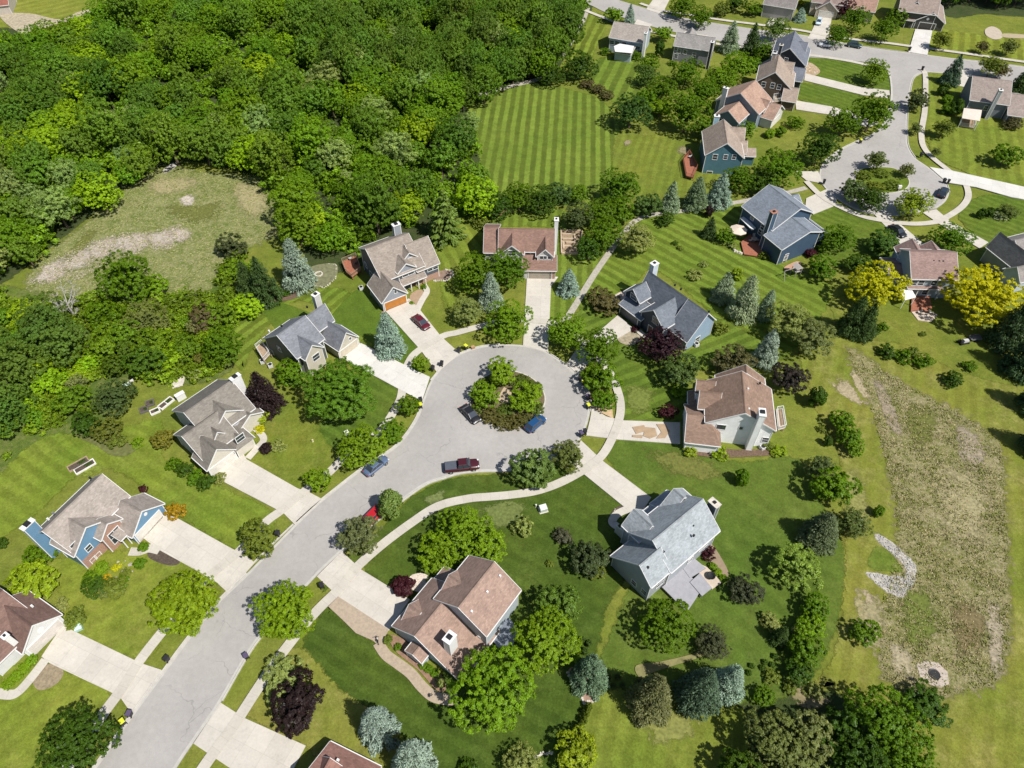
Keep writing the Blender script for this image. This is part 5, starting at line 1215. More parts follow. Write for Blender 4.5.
T('tree', 205, 319, 15, (0.112, 0.096, 0.048), 'brownish olive tree above the round green tree by the striped side lawn', 1.8)
T('tree', 146, 320, 21, (0.192, 0.216, 0.056), 'pale yellowish olive tree at the lower edge of the left meadow', 1.7)
T('tree', 123, 279, 26, 'g', 'tall mid-green tree standing in front of the dry reed strip', 2.2)
T('tree', 156, 286, 12, 'b', 'small bright green tree right of the tall tree at the reed strip', 1.7)
T('tree', 104, 315, 15, 'g', 'mid-green tree below the tall tree at the reed strip', 1.8)
T('bare', 68, 305, 19, 'k', 'bare grey dead tree at the lower left end of the dry reeds')
T('shrub', 231, 247, 14, (0.080, 0.104, 0.040), 'dark grey-green willow shrub at the right end of the left meadow', 1.6)
T('shrub', 235, 270, 12, 'b', 'bright green shrub below the dark willow shrub', 1.5)
T('column', 183, 358, 6, 'o', 'olive upright evergreen above the rear of the taupe house', 3)
T('column', 200, 360, 6, (0.160, 0.160, 0.032), 'yellowish upright evergreen above the rear of the taupe house', 3)
T('shrub', 196, 375, 6.5, 'w', 'pale flowering shrub beside the ridge of the taupe house')
T('shrub', 170, 381, 4, 'o', 'tiny olive plant in the stone ring behind the taupe house', 1)
# ---- spruces
K(268, 300, 250, 15, 'k', 'tall dark green spruce left of the blue spruce by the brown-roofed house')
K(252, 296, 246, 12, 'k', 'slim dark spruce furthest left above the striped side lawn')
K(301, 286, 236, 16, 's', 'tall silvery blue spruce beside the fire pit bed')
K(391, 352, 312, 15, 's', 'broad blue spruce on the lawn beside the orange-door drive')
K(491, 306, 267, 12, 's', 'narrow blue spruce among the green trees at the head of the circle')
K(568, 292, 269, 11, 's', 'rounded blue spruce right of the white drive at the head of the circle')
K(447, 240, 188, 18, (0.136, 0.208, 0.035), 'yellow-green layered pine behind the lawn of the brown-roofed house', 'pine')
T('feather', 339, 390, 37, (0.104, 0.224, 0.016), 'very wide feathery bright green tree in front of the cream-gabled house', 1.5)
T('tree', 363, 445, 23, 'b', 'dense bright green tree over the walk beside the parked blue sedan', 1.7)
T('tree', 393, 431, 12.5, 'g', 'small round kerb tree below the bright white drive', 1.8)
T('tree', 408, 405, 10.5, 'g', 'small round kerb tree touching the bright white drive')
T('tree', 318, 479, 12, 'b', 'small lime-green tree at the walk above the taupe house drive')
K(268, 408, 371, 17, 'p', 'tall cone-shaped blackish purple tree between two houses')
T('tree', 290, 375, 14, 'g', 'bushy green tree hiding the left corner of the cream-gabled house', 1.8)
T('shrub', 262, 416, 8, 'l', 'round golden-green shrub below the blackish purple tree', 1.2)
T('shrub', 260, 429, 5, 'y', 'low yellow flowering shrub beside the taupe house walk', .9)
T('ball', 266, 448, 7, 'p', 'small blackish purple weeping bush beside the taupe house walk', 1.5)
T('shrub', 279, 446, 7, 'w', 'pale flowering shrub on the lawn side of the purple weeping bush', 1)
T('tree', 421, 364, 8, 'b', 'little bright green tree on the small kerb lawn between two drives')
T('shrub', 305, 272, 5, 'b', 'small bright shrub at the edge of the fire pit bed', 1)
T('shrub', 412, 303, 2.5, 'b', 'tiny green shrub in the sandy bed at the orange garage door', 1)
T('shrub', 424, 287, 3, 'g', 'small round shrub at the porch of the orange-door house', 1)
T('shrub', 287, 293, 4.5, 'd', 'low dark shrub in the mulch bed behind the grey-roofed house', 1)
# ---- head of the circle
T('tree', 477, 273, 21, 'g', 'mid-green tree left of the narrow blue spruce, covering the brown ranch roof', 1.9)
T('tree', 507, 268, 20, 'g', 'mid-green tree right of the narrow blue spruce in front of the brown ranch', 1.9)
T('tree', 508, 320, 22, 'b', 'bright green tree at the left kerb of the white drive at the circle', 1.8)
T('loose', 468, 311, 16, 'w', 'pale thin-leaved tree on the lawn above the circle kerb', 1.9)
T('shrub', 486, 213, 5, (0.096, 0.064, 0.048), 'small rusty shrub in the orange mulch behind the ranch', 1.2)
T('shrub', 482, 223, 8, 'o', 'olive shrub at the rear left corner of the brown ranch', 1.3)
T('tree', 566, 331, 19, 'b', 'bright lime tree at the circle end of the gravel trail', 1.9)
T('tree', 597, 348, 20, 'g', 'tall green tree nearest the slate-roofed house in the kerb row', 2.1)
T('tree', 601, 378, 17, 'g', 'middle green tree of the kerb row right of the circle', 1.9)
T('tree', 605, 401, 11, 'g', 'lowest and smallest green tree of the kerb row above the tan clay patch', 1.7)
T('shrub', 604, 301, 16, 'n', 'wide brownish dark shrub between the trail and the slate-roofed house', 1.2)
T('tree', 664, 345, 21, (.042, .016, .024), 'round deep maroon maple in front of the slate-roofed house', 1.6)
T('shrub', 635, 329, 4, 'm', 'small maroon shrub beside the slate-roofed house drive', 1)
T('tree', 680, 371, 18, (0.080, 0.136, 0.032), 'loose green tree between the maroon maple and the white house', 1.7)
T('tree', 733, 361, 18, (0.120, 0.112, 0.048), 'brownish olive tree behind the white house ridge', 1.6)
T('shrub', 721, 327, 8, 'o', 'straggly olive shrub beside the pale blue gable wall', 1.2)
K(763, 362, 322, 12.5, 's', 'bright silvery blue spruce above the white house')
K(722, 299, 272, 12, 't', 'greyish spruce at the left end of the cluster above the pale blue gable')
K(741, 316, 274, 15, 't', 'tallest grey-green spruce in the middle of the cluster on the diagonal lawn')
K(763, 318, 286, 10, 't', 'grey-green spruce at the right end of the cluster on the diagonal lawn')
T('shrub', 738, 274, 6, 'l', 'vivid yellow-green shrub behind the spruce cluster', 1.8)
T('shrub', 696, 275, 7, 'w', 'silvery low shrub on the diagonal lawn left of the spruce cluster', 1.1)
T('shrub', 704, 264, 4, 'w', 'very small silvery shrub above the low silvery shrub on the diagonal lawn', 1.2)
T('shrub', 675, 243, 3, 'd', 'tiny dark shrub alone in the middle of the diagonal lawn', 1.1)
T('shrub', 680, 248, 3, 'o', 'tiny olive shrub right of the tiny dark shrub on the diagonal lawn', 1.1)
T('loose', 790, 321, 23, 'w', 'big pale willow-like tree right of the silvery blue spruce', 1.7)
T('loose', 812, 337, 23, (0.160, 0.192, 0.064), 'big grey-green willow-like tree at the top of the dry field', 1.6)
T('tree', 791, 379, 16, (0.038, 0.032, 0.029), 'blackish purple round tree behind the white house', 1.7)
T('column', 818, 397, 10, 'd', 'dark upright evergreen between the purple tree and the bare earth', 2.6)
T('tree', 842, 421, 11, 'g', 'top tree of the short row left of the basin path', 1.7)
T('tree', 849, 435, 12, 'g', 'middle tree of the short row left of the basin path', 1.7)
T('tree', 855, 448, 9, 'b', 'bottom tree of the short row left of the basin path', 1.7)
T('shrub', 821, 429, 4, 'o', 'tiny olive shrub on the back lawn of the white house', 1.1)
T('column', 828, 441, 5, 'd', 'small dark upright evergreen on the back lawn of the white house', 2.6)
T('loose', 820, 468, 15, (0.112, 0.160, 0.048), 'airy grey-green tree at the top of the lawn group', 1.8)
T('tree', 834, 487, 20, 'g', 'green tree in the middle of the lawn group beside the dry field', 1.7)
K(815, 541, 514, 19, (.12, .15, .07), 'broad olive-grey spruce at the bottom of the lawn group')
T('loose', 853, 522, 17, 'c', 'airy grey-green tree right of the broad olive-grey spruce', 1.7)
T('column', 879, 511, 6, 'g', 'leaning green evergreen at the edge of the basin', 2.4)
T('tree', 795, 568, 22, (.20, .30, .05), 'pale lime-green round tree alone on the back lawn', 1.6)
T('tree', 745, 590, 15.5, (0.056, 0.072, 0.035), 'dark brownish tree beyond the grey deck corner', 1.4)
for x, y, r, c, l in ((815, 608, 14, 'g', 'topmost green tree in the row left of the basin'), (810, 627, 14, 'b', 'brighter tree second in the row left of the basin'), (806, 650, 16, 'g', 'largest tree third in the row left of the basin'), (799, 671, 13, 'd', 'lowest dark tree in the row left of the basin')): T('tree', x, y, r, c, l, 1.7)
T('shrub', 801, 634, 9, 'w', 'grey-green shrub squeezed into the row left of the basin')
T('tree', 865, 632, 13.5, 'g', 'lone round dark green tree below the stony ground', 1.5)
T('tree', 929, 705, 20, 'd', 'wide dark bush-like tree below the basin drain', 1.1)
T('shrub', 770, 621, 9, 'w', 'pale silvery round shrub on the back lawn', 1.2)
K(777, 641, 621, 9, 'k', 'small dark spruce beside the pale silvery round shrub')
for x, y in ((774.7, 656), (765, 662), (772, 664.5), (762.5, 667.7), (752, 665.8), (749, 672.6)): T('ball', x, y, 3.4, 'd', 'small dark globe bush in the double row on the back lawn', 1.5, 'globe bushes on the back lawn')
T('tree', 764, 696, 10, 'g', 'small bright-edged tree above the bottom right wood', 1.7)
T('shrub', 772, 676, 8, 'o', 'ragged olive shrub below the double row of globe bushes', 1.1)
T('shrub', 790, 688, 7, 'o', 'ragged olive shrub in leaf litter above the bottom right wood', 1.1)
T('shrub', 812, 690, 8, 'w', 'pale ragged shrub in leaf litter above the bottom right wood', 1.1)
# ---- bottom right wood
for x, y, r, c, l in ((776, 745, 30, (0.160, 0.200, 0.056), 'large pale olive tree in the bottom right wood'), (806, 738, 24, (0.176, 0.216, 0.072), 'feathery pale tree in the bottom right wood'),
                      (800, 768, 24, (0.160, 0.192, 0.064), 'pale olive tree cut by the bottom edge in the bottom right wood'), (846, 735, 26, 'd', 'dark green tree left of the tallest in the bottom right wood'), (886, 724, 34, 'g', 'tallest dark green tree in the bottom right wood'),
                      (905, 757, 28, 'g', 'green tree at the right end of the bottom right wood'), (862, 766, 28, 'd', 'dark tree at the bottom edge in the bottom right wood'), (740, 775, 22, 'd', 'dark tree at the bottom edge left of the bottom right wood')): T('tree', x, y, r, c, l, 1.9)
# ---- lower middle
K(589, 681, 653, 18, (0.160, 0.240, 0.136), 'rounded grey-green spruce standing over the paver bed')
K(648, 706, 658, 22, (0.152, 0.168, 0.067), 'olive spruce with thinning needles on the lower lawn')
K(694, 700, 656, 22, (0.080, 0.136, 0.088), 'dark blue-green spruce with radiating branches on the lower lawn')
K(724, 690, 644, 17, 's', 'pale blue spruce pressed against the dark blue-green spruce')
T('tree', 667, 626, 27, 'g', 'big green tree in front of the grey deck of the pale grey house', 1.6)
T('loose', 713, 643, 18, (0.072, 0.088, 0.042), 'dark twiggy tree above the pale blue spruce', 1.4)
T('tree', 546, 640, 31, 'b', 'big bright green tree right of the slate-blue deck', 1.8)
T('tree', 559, 604, 20, (0.120, 0.200, 0.026), 'olive-green tree behind the big bright tree by the slate-blue deck', 1.8)
T('tree', 492, 690, 41, 'b', 'largest round bright green tree below the pinkish roof', 1.5)
K(380, 733, 697, 19, 's', 'small round blue spruce on the lawn at the bottom')
K(416, 768, 728, 22, 's', 'grey-blue spruce cut by the bottom edge')
T('tree', 297, 704, 26, 'p', 'round blackish purple tree beside the tall pale shrub', 1.5)
T('shrub', 285, 677, 22, 'w', 'tall pale spiky shrub leaning over the walk behind the purple tree', 1.1)
T('tree', 576, 752, 21, 'l', 'lime-green tree at the bottom edge beside the arborvitae', 1.7)
T('loose', 522, 766, 20, 'w', 'pale wispy tree at the bottom edge below the dark lawn', 1.6)
T('shrub', 468, 768, 10, 'd', 'dark shrub at the bottom edge of the dark front lawn', 1.2)
for x, y in ((589, 706.5), (586.5, 713), (584, 720), (581, 727), (578.5, 733)): T('column', x, y, 4.2, (0.128, 0.184, 0.022), 'thin upright arborvitae in the row below the paver bed', 3.4, 'arborvitae below the paver bed')
for x, y in ((582, 640), (589, 643), (585, 651)): T('column', x, y, 4, (0.072, 0.128, 0.024), 'thin upright arborvitae above the grey-green spruce', 2.6, 'arborvitae above the grey-green spruce')
for x, y in ((605, 687), (613.7, 686), (617.6, 677), (622.5, 685), (608, 678)): T('ball', x, y, 3.3, (0.064, 0.096, 0.024), 'small globe bush between the two spruces on the lower lawn', 1.5, 'globe bushes between the spruces')
T('tree', 463, 532, 27, 'b', 'largest bright green tree above the pinkish roof', 1.7)
T('tree', 438, 551, 20, 'b', 'bright green tree at the left of the trio above the pinkish roof', 1.7)
T('tree', 485, 547, 19, 'b', 'bright green tree at the right of the trio above the pinkish roof', 1.7)
T('ball', 403.5, 585.5, 13, 'm', 'broad maroon clipped bush beside the pale bright drive', 1.3)
T('shrub', 432, 580, 5, 'l', 'golden shrub nearest the drive beside the pinkish roof', 1.2); T('shrub', 438.5, 572, 6, 'l', 'golden shrub nearest the trio of trees beside the pinkish roof', 1.2)
T('ball', 388, 640, 5.5, 'o', 'round yellow-green bush at the corner of the pinkish-roofed house', 1.2); T('ball', 398, 647, 4.5, 'g', 'round green bush second along the curving tan path', 1.2)
for x, y in ((423, 665), (429, 669), (435, 673)): T('ball', x, y, 5, 'g', 'low rounded green bush in the trio along the curving tan path', 1.1, 'trio of bushes along the tan path')
T('shrub', 440, 683, 5, 'w', 'pale silvery shrub at the end of the curving tan path', 1.1)
T('tree', 590, 557, 19, (0.064, 0.096, 0.035), 'dark olive tree at the left wall of the pale grey house', 1.5)
T('shrub', 563, 537, 9, (0.088, 0.096, 0.056), 'grey twiggy shrub alone on the dark lawn', 1.2)
T('shrub', 522, 525, 10, 'w', 'pale yellowish young tree on the dark lawn', 1.5); T('shrub', 550, 564, 4, 'o', 'tiny plant in the dark lawn near the pale grey house', 1.2)
T('shrub', 597, 572, 8, 'o', 'olive shrub under the left wall of the pale grey house', 1)
T('shrub', 708, 553, 7.5, 'm', 'crimson shrub by the back wall of the pale grey house', 1.2)
for x, y in ((713, 566), (718, 572), (723, 578)): T('hedge', x, y, 4.6, 'b', 'clipped green hedge length beside the grey deck', 1.4, 'hedge beside the grey deck')
T('shrub', 691, 449, 7.5, 'l', 'golden shrub at the garage corner of the white house', 1.1); T('shrub', 720, 453, 8, 'l', 'larger golden shrub below the white house wall', 1.1)
T('ball', 768, 445, 6, 'o', 'olive bush at the chimney corner of the white house', 1.3); T('shrub', 779, 451, 7, 'l', 'yellow-green shrub at the patio corner of the white house', 1.0)
T('column', 742, 477, 8, 'g', 'cone-shaped evergreen alone on the lawn below the white house', 2.8)
T('tree', 668, 412, 8.5, 'm', 'small maroon tree at the front of the white house', 1.5)
T('shrub', 680, 392, 8, 'b', 'bright green shrub in the front bed of the white house', 1.0)
T('tree', 533, 468, 20, (0.136, 0.200, 0.048), 'light green tree on the kerb lawn below the circle', 1.8); T('loose', 568, 456, 18, 'c', 'thin grey-green tree on the kerb lawn next to the drive below the circle', 1.9)
T('cone', 390, 503, 16, (0.160, 0.240, 0.056), 'conical light green tree beside the red parked car', 2.6); T('loose', 358, 535, 23, (0.136, 0.168, 0.064), 'wide grey-green crab-apple tree over the kerb and walk', 1.7)
# ---- island
T('tree', 485, 396, 13.5, 'b', 'bright green island tree next to the black parked car', 1.6); T('tree', 502, 371, 14.5, 'b', 'bright green island tree at the far side of the island', 1.7); T('tree', 526, 397, 16, 'b', 'bright green island tree next to the blue parked car', 1.6)
for x, y, r, l, c in ((490, 416, 9, 'rusty green shrub at the left corner of the island', 0), (501, 421, 10, 'rusty green shrub at the near left of the island', 0), (514, 422, 10, 'rusty green shrub at the near middle of the island', 0), (527, 419, 9, 'rusty green shrub at the near right of the island', 0), (505, 411, 9, 'olive shrub just below the sandy island centre', 1), (536, 409, 8, 'green shrub at the right corner of the island', 1), (521, 381, 9, 'dark shrub between two island trees', 1), (533, 386, 8, 'green shrub at the far right of the island', 1), (492, 384, 8, 'dark shrub at the left of the sandy island centre', 1), (484, 383, 7, 'green shrub at the far left of the island', 1), (478, 408, 7, 'green shrub at the left rim of the island', 1)): T('shrub', x, y, r, ((.115, .115, .03), (.10, .15, .02))[c], l, 1.0)
# ---- second circle and upper right
T('tree', 873, 112, 20.5, 'g', 'big round green tree at the left kerb of the upper street stem', 1.9); T('tree', 875, 71, 13, 'b', 'bright green tree on the corner lawn at the upper street', 1.9)
T('tree', 844, 121, 16, 'g', 'green tree left of the big tree on the upper street stem', 1.8); T('tree', 820, 149, 19, 'd', 'dark green tree leaning over the upper left of the second circle', 1.8); T('tree', 780, 168, 22, 'g', 'wide green tree right of the teal house', 1.6)
T('ball', 770, 133, 6, 'b', 'left one of two round bushes beside the tan-roofed garage', 1.5); T('ball', 781, 131, 6.5, 'g', 'right one of two round bushes beside the tan-roofed garage', 1.5); T('shrub', 796, 123, 8, 'g', 'green shrub at the drive of the brown house', 1.3)
T('tree', 745, 130, 10, 'g', 'leafy tree between the teal house and the nested-gable house', 1.7)
T('loose', 877, 160, 11, 'c', 'thin young tree at the far end of the second island', 2.0); T('loose', 907, 170, 8, 'c', 'thin young tree at the right end of the second island', 2.0)
for x, y, l in ((864, 175, 'low shrub at the left end of the second island'), (881, 173, 'low shrub at the far side of the second island'), (892, 185, 'low shrub at the near right of the second island'), (877, 186, 'low shrub at the near left of the second island')): T('shrub', x, y, 8, 'o', l, .8)
T('tree', 855, 192, 13, (0.088, 0.144, 0.040), 'lighter green tree left of the pair below the second circle', 1.7); T('tree', 872, 199, 14.5, 'd', 'dark green tree right of the pair below the second circle', 1.7); T('tree', 914, 202, 16.5, 'l', 'pale lime tree beside the black car drive', 1.8)
T('tree', 918, 100, 11, (0.088, 0.120, 0.040), 'dull green walkside tree right of the upper street stem', 1.8); T('loose', 916, 128, 6.5, 'c', 'thin sapling on the verge right of the upper street stem', 2); K(948, 84, 53, 9.5, (0.080, 0.144, 0.088), 'dense blue-green spruce at the upper street corner')
T('loose', 944, 128, 11, 'o', 'airy olive tree on the corner lawn', 1.7); T('tree', 1006, 155, 13, 'g', 'round green tree on the corner lawn at the right edge', 1.6); T('loose', 936, 152, 5, 'c', 'very thin sapling by the curved walk', 2.2)
T('column', 944, 89, 6.5, 'd', 'dark upright bush topmost along the wall of the corner house', 2); T('ball', 947.5, 99, 6, 'g', 'rounded bush in the middle of the row along the corner house', 1.5); T('ball', 948, 109, 7, 'g', 'rounded bush lowest in the row along the corner house', 1.5); T('column', 957, 107, 8, 'd', 'dark upright evergreen against the wall of the corner house', 2.2)
T('loose', 992, 66, 13, 'o', 'olive crab tree over the upper street behind the corner house', 1.6); T('loose', 1001, 70, 10, 'n', 'brownish tree next to the olive crab tree', 1.6)
T('loose', 983, 47, 7, 'n', 'brownish young tree beside the sand pile lawn', 1.8); T('loose', 1009, 47, 9, 'c', 'grey-green young tree at the far right of the upper street', 1.8); T('loose', 942, 40, 10, 'o', 'young tree on the striped front lawn', 1.8); K(1018, 92, 68, 12, 'k', 'dark spruce at the right edge behind the corner house')
T('tree', 885, 29, 12, 'g', 'green street tree left of the large dark grey house', 1.9); T('tree', 897, 17, 9, 'g', 'green tree touching the porch of the large dark grey house', 1.8); T('tree', 856, 19, 13, 'g', 'green tree in front of the tan-roofed top house', 1.9); T('tree', 838, 36, 11, 'g', 'street tree over the silver parked car', 1.8)
T('tree', 846, 9, 9, 'm', 'dark maroon tree at the top edge', 1.8); K(799, 21, 7, 6.5, 's', 'small blue spruce at the top street'); T('tree', 753, 9, 8, 'g', 'round green tree at the top street above the evergreens', 1.5); T('tree', 777, 29, 13, (0.136, 0.208, 0.040), 'light green tree behind the dark slate house', 1.8); T('shrub', 801, 2, 4, 'y', 'yellow shrub at the top edge', 1.2)
K(749, 54, 22, 9, 'k', 'dark spruce between the top street and the yellow-green trees'); K(728, 52, 20, 10, 't', 'grey-green spruce beside the dark spruce at the top street'); T('tree', 765, 50, 11, 'g', 'green tree tucked behind the brown house', 1.7)
T('tree', 738, 66, 17, 'b', 'bright yellow-green tree behind the brown house', 1.6); T('tree', 721, 78, 15, 'b', 'bright yellow-green tree behind the nested-gable house', 1.6); T('tree', 752, 64, 9, 'g', 'small green tree between bright tree and brown house', 1.6)
T('tree', 687, 71, 15, 'g', 'green tree below the grey-violet house', 1.7); T('tree', 662, 90, 15, 'g', 'green tree left in the belt below the grey-violet house', 1.7); T('tree', 648, 75, 12, (0.112, 0.192, 0.032), 'light green tree at the right edge of the striped back lawn', 1.7); T('tree', 687, 112, 20, 'g', 'tall green tree left of the teal house deck', 2.0); T('tree', 704, 92, 15, 'g', 'green tree above the tall tree by the teal house', 1.8)
T('tree', 631, 111, 19, (0.058, 0.128, 0.022), 'dark round tree at the corner of the striped field', 1.8); T('tree', 645, 100, 11, 'g', 'small tree joined to the dark tree at the field corner', 1.7); T('tree', 660, 108, 11, 'b', 'bright small tree at the side field', 1.6); T('tree', 706, 128, 12, 'g', 'green tree next to the teal house chimney', 1.7)
T('tree', 580, 65, 17, 'd', 'dark round tree above the striped field', 1.6); T('tree', 551, 74, 13, 'd', 'dark round tree at the trail above the striped field', 1.6)
for x, y, l in ((598, 89, 'greyish shrub at the left of the line above the striped field'), (607, 95, 'greyish shrub at the right of the line above the striped field'), (588, 84, 'greyish shrub nearest the dark round tree above the striped field')): T('shrub', x, y, 7, 'n', l, 1.0)
T('shrub', 605, 51, 5, 'g', 'clipped shrub left of the white porch awning', 1.2); T('shrub', 636, 56, 6, 'g', 'clipped shrub right of the white porch awning', 1.2); T('tree', 650, 63, 9, 'g', 'green tree at the corner of the pale blue-grey house', 1.6); T('column', 660, 48, 5.5, 'd', 'dark upright evergreen between the two top street houses', 3.4); T('tree', 663, 33, 9, 'b', 'bright green tree between the two top street houses', 1.7); T('tree', 614, 14, 9, 'b', 'bright green tree behind the pale blue-grey house', 1.7); K(629, 24, 3, 5.5, 's', 'slim blue spruce behind the pale blue-grey house')
T('tree', 683, 6, 13, 'g', 'green tree on the top street lawn', 1.7); T('tree', 701, 17, 12, 'g', 'green tree shading the top street', 1.7); T('tree', 722, 9, 8, 'o', 'olive tree at the top street right of the shading tree', 1.6); T('tree', 735, 4, 9, 'd', 'dark tree at the top edge', 1.6); T('shrub', 672, 63, 4, 'g', 'small shrub behind the grey-violet house', 1)
# ---- belt above the ranch and along the trail
for x, y, r, c, l in ((497, 206, 15, 'd', 'dark tree left end of the belt behind the ranch'), (519, 197, 16, 'g', 'green tree second in the belt behind the ranch'), (541, 200, 16, 'd', 'dark tree third in the belt behind the ranch'), (559, 193, 13, (0.080, 0.144, 0.032), 'green tree at the field edge behind the ranch'), (577, 194, 10, 'g', 'slim green tree at the field edge right of the ranch'),
                      (578, 216, 15, (0.080, 0.120, 0.040), 'greyish dark tree above the raised garden maze'), (600, 213, 16, 'g', 'green tree at the top of the clump beside the garden maze'), (604, 234, 18, 'g', 'broad green tree in the clump beside the garden maze'), (621, 211, 13, 'g', 'green tree at the trail end of the clump'), (589, 250, 13, 'd', 'dark shrub-like tree at the maze corner'),
                      (619, 186, 19, 'g', 'large green tree on the edge between the two mown fields'), (648, 205, 13, (0.080, 0.144, 0.032), 'rounded green tree above the trail bend'), (739, 178, 15, 'g', 'green tree right of the blue spruces by the teal house'), (764, 182, 14, 'd', 'dark tree behind the navy house roof')): T('tree', x, y, r, c, l, 1.8)
T('loose', 637, 239, 19, 'w', 'pale willow-like tree at the trail above the slate-roofed house', 1.7)
K(669, 210, 180, 9.5, 't', 'pale spruce furthest left of the three at the trail'); K(694, 208, 176, 12.5, (0.160, 0.224, 0.120), 'middle spruce of the three at the trail'); K(717, 204, 171, 12.5, 's', 'bluest spruce of the three at the trail')
T('tree', 665, 219, 8, 'd', 'small dark tree alone below the trail', 1.5); T('column', 709, 211, 5, 'p', 'small blackish purple upright tree at the trail', 3); K(708, 237, 216, 7.5, 'k', 'small dark spruce on the diagonal lawn'); T('tree', 726, 236, 9, 'g', 'small green tree left of the beige parasol', 1.6)
T('shrub', 733, 246, 4.5, 'w', 'pale shrub at the stone edge by the red deck', 1); T('shrub', 765, 255, 5, 'o', 'olive young plant at the end of the red deck', 1.4)
T('ball', 772.5, 252, 4, 'b', 'smaller round bush at the navy house wall', 1.4); T('ball', 778, 257.5, 5, 'b', 'larger round bush at the navy house wall', 1.4); T('ball', 811, 253, 6.5, 'm', 'maroon round bush below the navy gable', 1.2); T('ball', 822, 248, 5.5, 'g', 'green round bush right of the maroon bush', 1.3)
T('tree', 838, 238, 16, 'g', 'green tree right of the navy house', 1.6); T('tree', 821, 268, 13.5, 'g', 'round green tree on the lawn below the navy house', 1.6); T('tree', 882, 244, 15, (0.064, 0.136, 0.021), 'dark green tree left of the tan house drive', 1.5); T('tree', 858, 263, 12, 'd', 'dark tree behind the golden tree left of the tan house', 1.6)
T('tree', 877, 285, 26, 'y', 'golden yellow tree left of the tan house', 1.7); T('tree', 984, 296, 35, 'y', 'largest golden yellow tree right of the tan house', 1.45)
K(848, 332, 288, 13, 'k', 'dark spruce left of the pair below the smaller golden tree'); K(860, 336, 294, 12, 'k', 'dark spruce right of the pair below the smaller golden tree')
T('tree', 953, 239, 18, 'g', 'green tree right of the tan house roof', 1.6); T('shrub', 884, 326, 5, 'g', 'small shrub right of the dark spruce pair', 1.5); T('shrub', 876, 331, 5, 'd', 'small dark shrub below the dark spruce pair', 1.4)
for x, y, r, c, l in ((887, 351, 8, 'd', 'dark left shrub of the row above the basin'), (903, 356, 8, 'g', 'green middle shrub of the row above the basin'), (924, 361, 9, 'g', 'green right shrub of the row above the basin'), (913, 352, 6, 'o', 'olive rear shrub of the row above the basin'), (952, 379, 9, 'd', 'lone dark shrub in the field above the basin'), (970, 366, 6, 'g', 'lone small shrub near the mower in the field'), (923, 334, 3, 'o', 'tiny olive shrub on the tan house back lawn')): T('shrub', x, y, r, c, l, 1.4)
for bx, by, ty, r, l in ((1000, 345, 292, 17, 'dark spruce at the right edge below the golden tree'), (1018, 372, 312, 18, 'dark spruce second down the right edge'), (1032, 330, 276, 18, 'dark spruce partly outside the right edge'), (1030, 410, 350, 16, 'dark spruce third down the right edge'), (1036, 452, 396, 17, 'dark spruce lowest on the right edge')): K(bx, by, ty, r, (0.054, 0.099, 0.038), l)
T('column', 982, 213, 5, 'd', 'dark spiky evergreen left of two on the right lawn', 2.4); T('column', 990, 212, 5, 'd', 'dark spiky evergreen right of two on the right lawn', 2.4); T('loose', 1008, 211, 11, 'c', 'ragged shrub on the right lawn', 1.1); T('shrub', 1000, 216, 6, 't', 'bluish low shrub on the right lawn', 1)
T('shrub', 1012, 123, 9, 'n', 'brownish ragged shrub below the corner house wing', 1.1)

# ---- woodland: every tree one object, kinds told apart by colour and zone
def woods(poly, n, label_kinds, seed, rmin, rmax, sep, group, zmul=2.2, name=None):
    rr = random.Random(seed); out = []
    xs = [p[0] for p in poly]; ys = [p[1] for p in poly]; c = [P(x, y) for x in (min(xs), max(xs)) for y in (min(ys), max(ys))]
    X = [p.x for p in c]; Y = [p.y for p in c]; tries = 0
    while len(out) < n and tries < 60000:
        tries += 1; x, y = rr.uniform(min(X), max(X)), rr.uniform(min(Y), max(Y)+10)
        r = rr.uniform(rmin, rmax); q = Q(x, y, r*1.2)
        if not inpoly(q[0], q[1], poly): continue
        if any((x-a)**2+(y-b)**2 < (sep*(r+c_)*.5)**2 for a, b, c_ in out): continue
        out.append((x, y, r)); w = rr.random(); acc = 0
        for kind, col, lab, pr, hm in label_kinds:
            acc += pr
            if w <= acc: break
        plant(kind, x, y, r, r*zmul*hm*rr.uniform(.85, 1.15), jit(COL[col] if isinstance(col, str) else col, rr, .09), lab, group, rr.randrange(10**6), name)
    print('woods', group, len(out), tries)
W1 = [(-25, 38), (25, 38), (60, 30), (100, 14), (128, 2), (200, -14), (400, -25), (588, -14), (588, 8), (570, 40), (545, 68), (505, 78), (470, 94), (474, 130), (486, 165), (500, 190), (480, 208), (440, 222), (400, 226), (365, 242), (335, 262), (308, 243), (288, 222), (284, 190), (240, 168), (190, 158), (160, 158), (120, 182), (60, 225), (24, 262), (-25, 280)]
woods([(285, 30), (340, 8), (400, -10), (588, -14), (588, 6), (565, 40), (540, 66), (505, 76), (470, 90), (430, 96), (380, 90), (320, 80)], 120, [('tree', (0.125, 0.238, 0.024), 'tall dull green poplar at the right end of the big upper left wood', .7, 1.5), ('tree', (0.112, 0.198, 0.024), 'tall darker green poplar at the right end of the big upper left wood', .3, 1.5)], 41, 2.4, 4.2, .80, 'poplars of the upper left wood', name='poplar_tree')
woods([(-25, 150), (-25, 50), (60, 60), (160, 95), (250, 130), (240, 160), (150, 150), (110, 180), (50, 222), (-25, 262)], 70, [('tree', (0.125, 0.238, 0.024), 'dull green poplar among the trees above the left meadow', .6, 1.25), ('loose', (0.238, 0.343, 0.099), 'pale willow among the trees above the left meadow', .4, 1.0)], 43, 2.4, 4.4, .95, 'trees above the left meadow', name='poplar_tree')
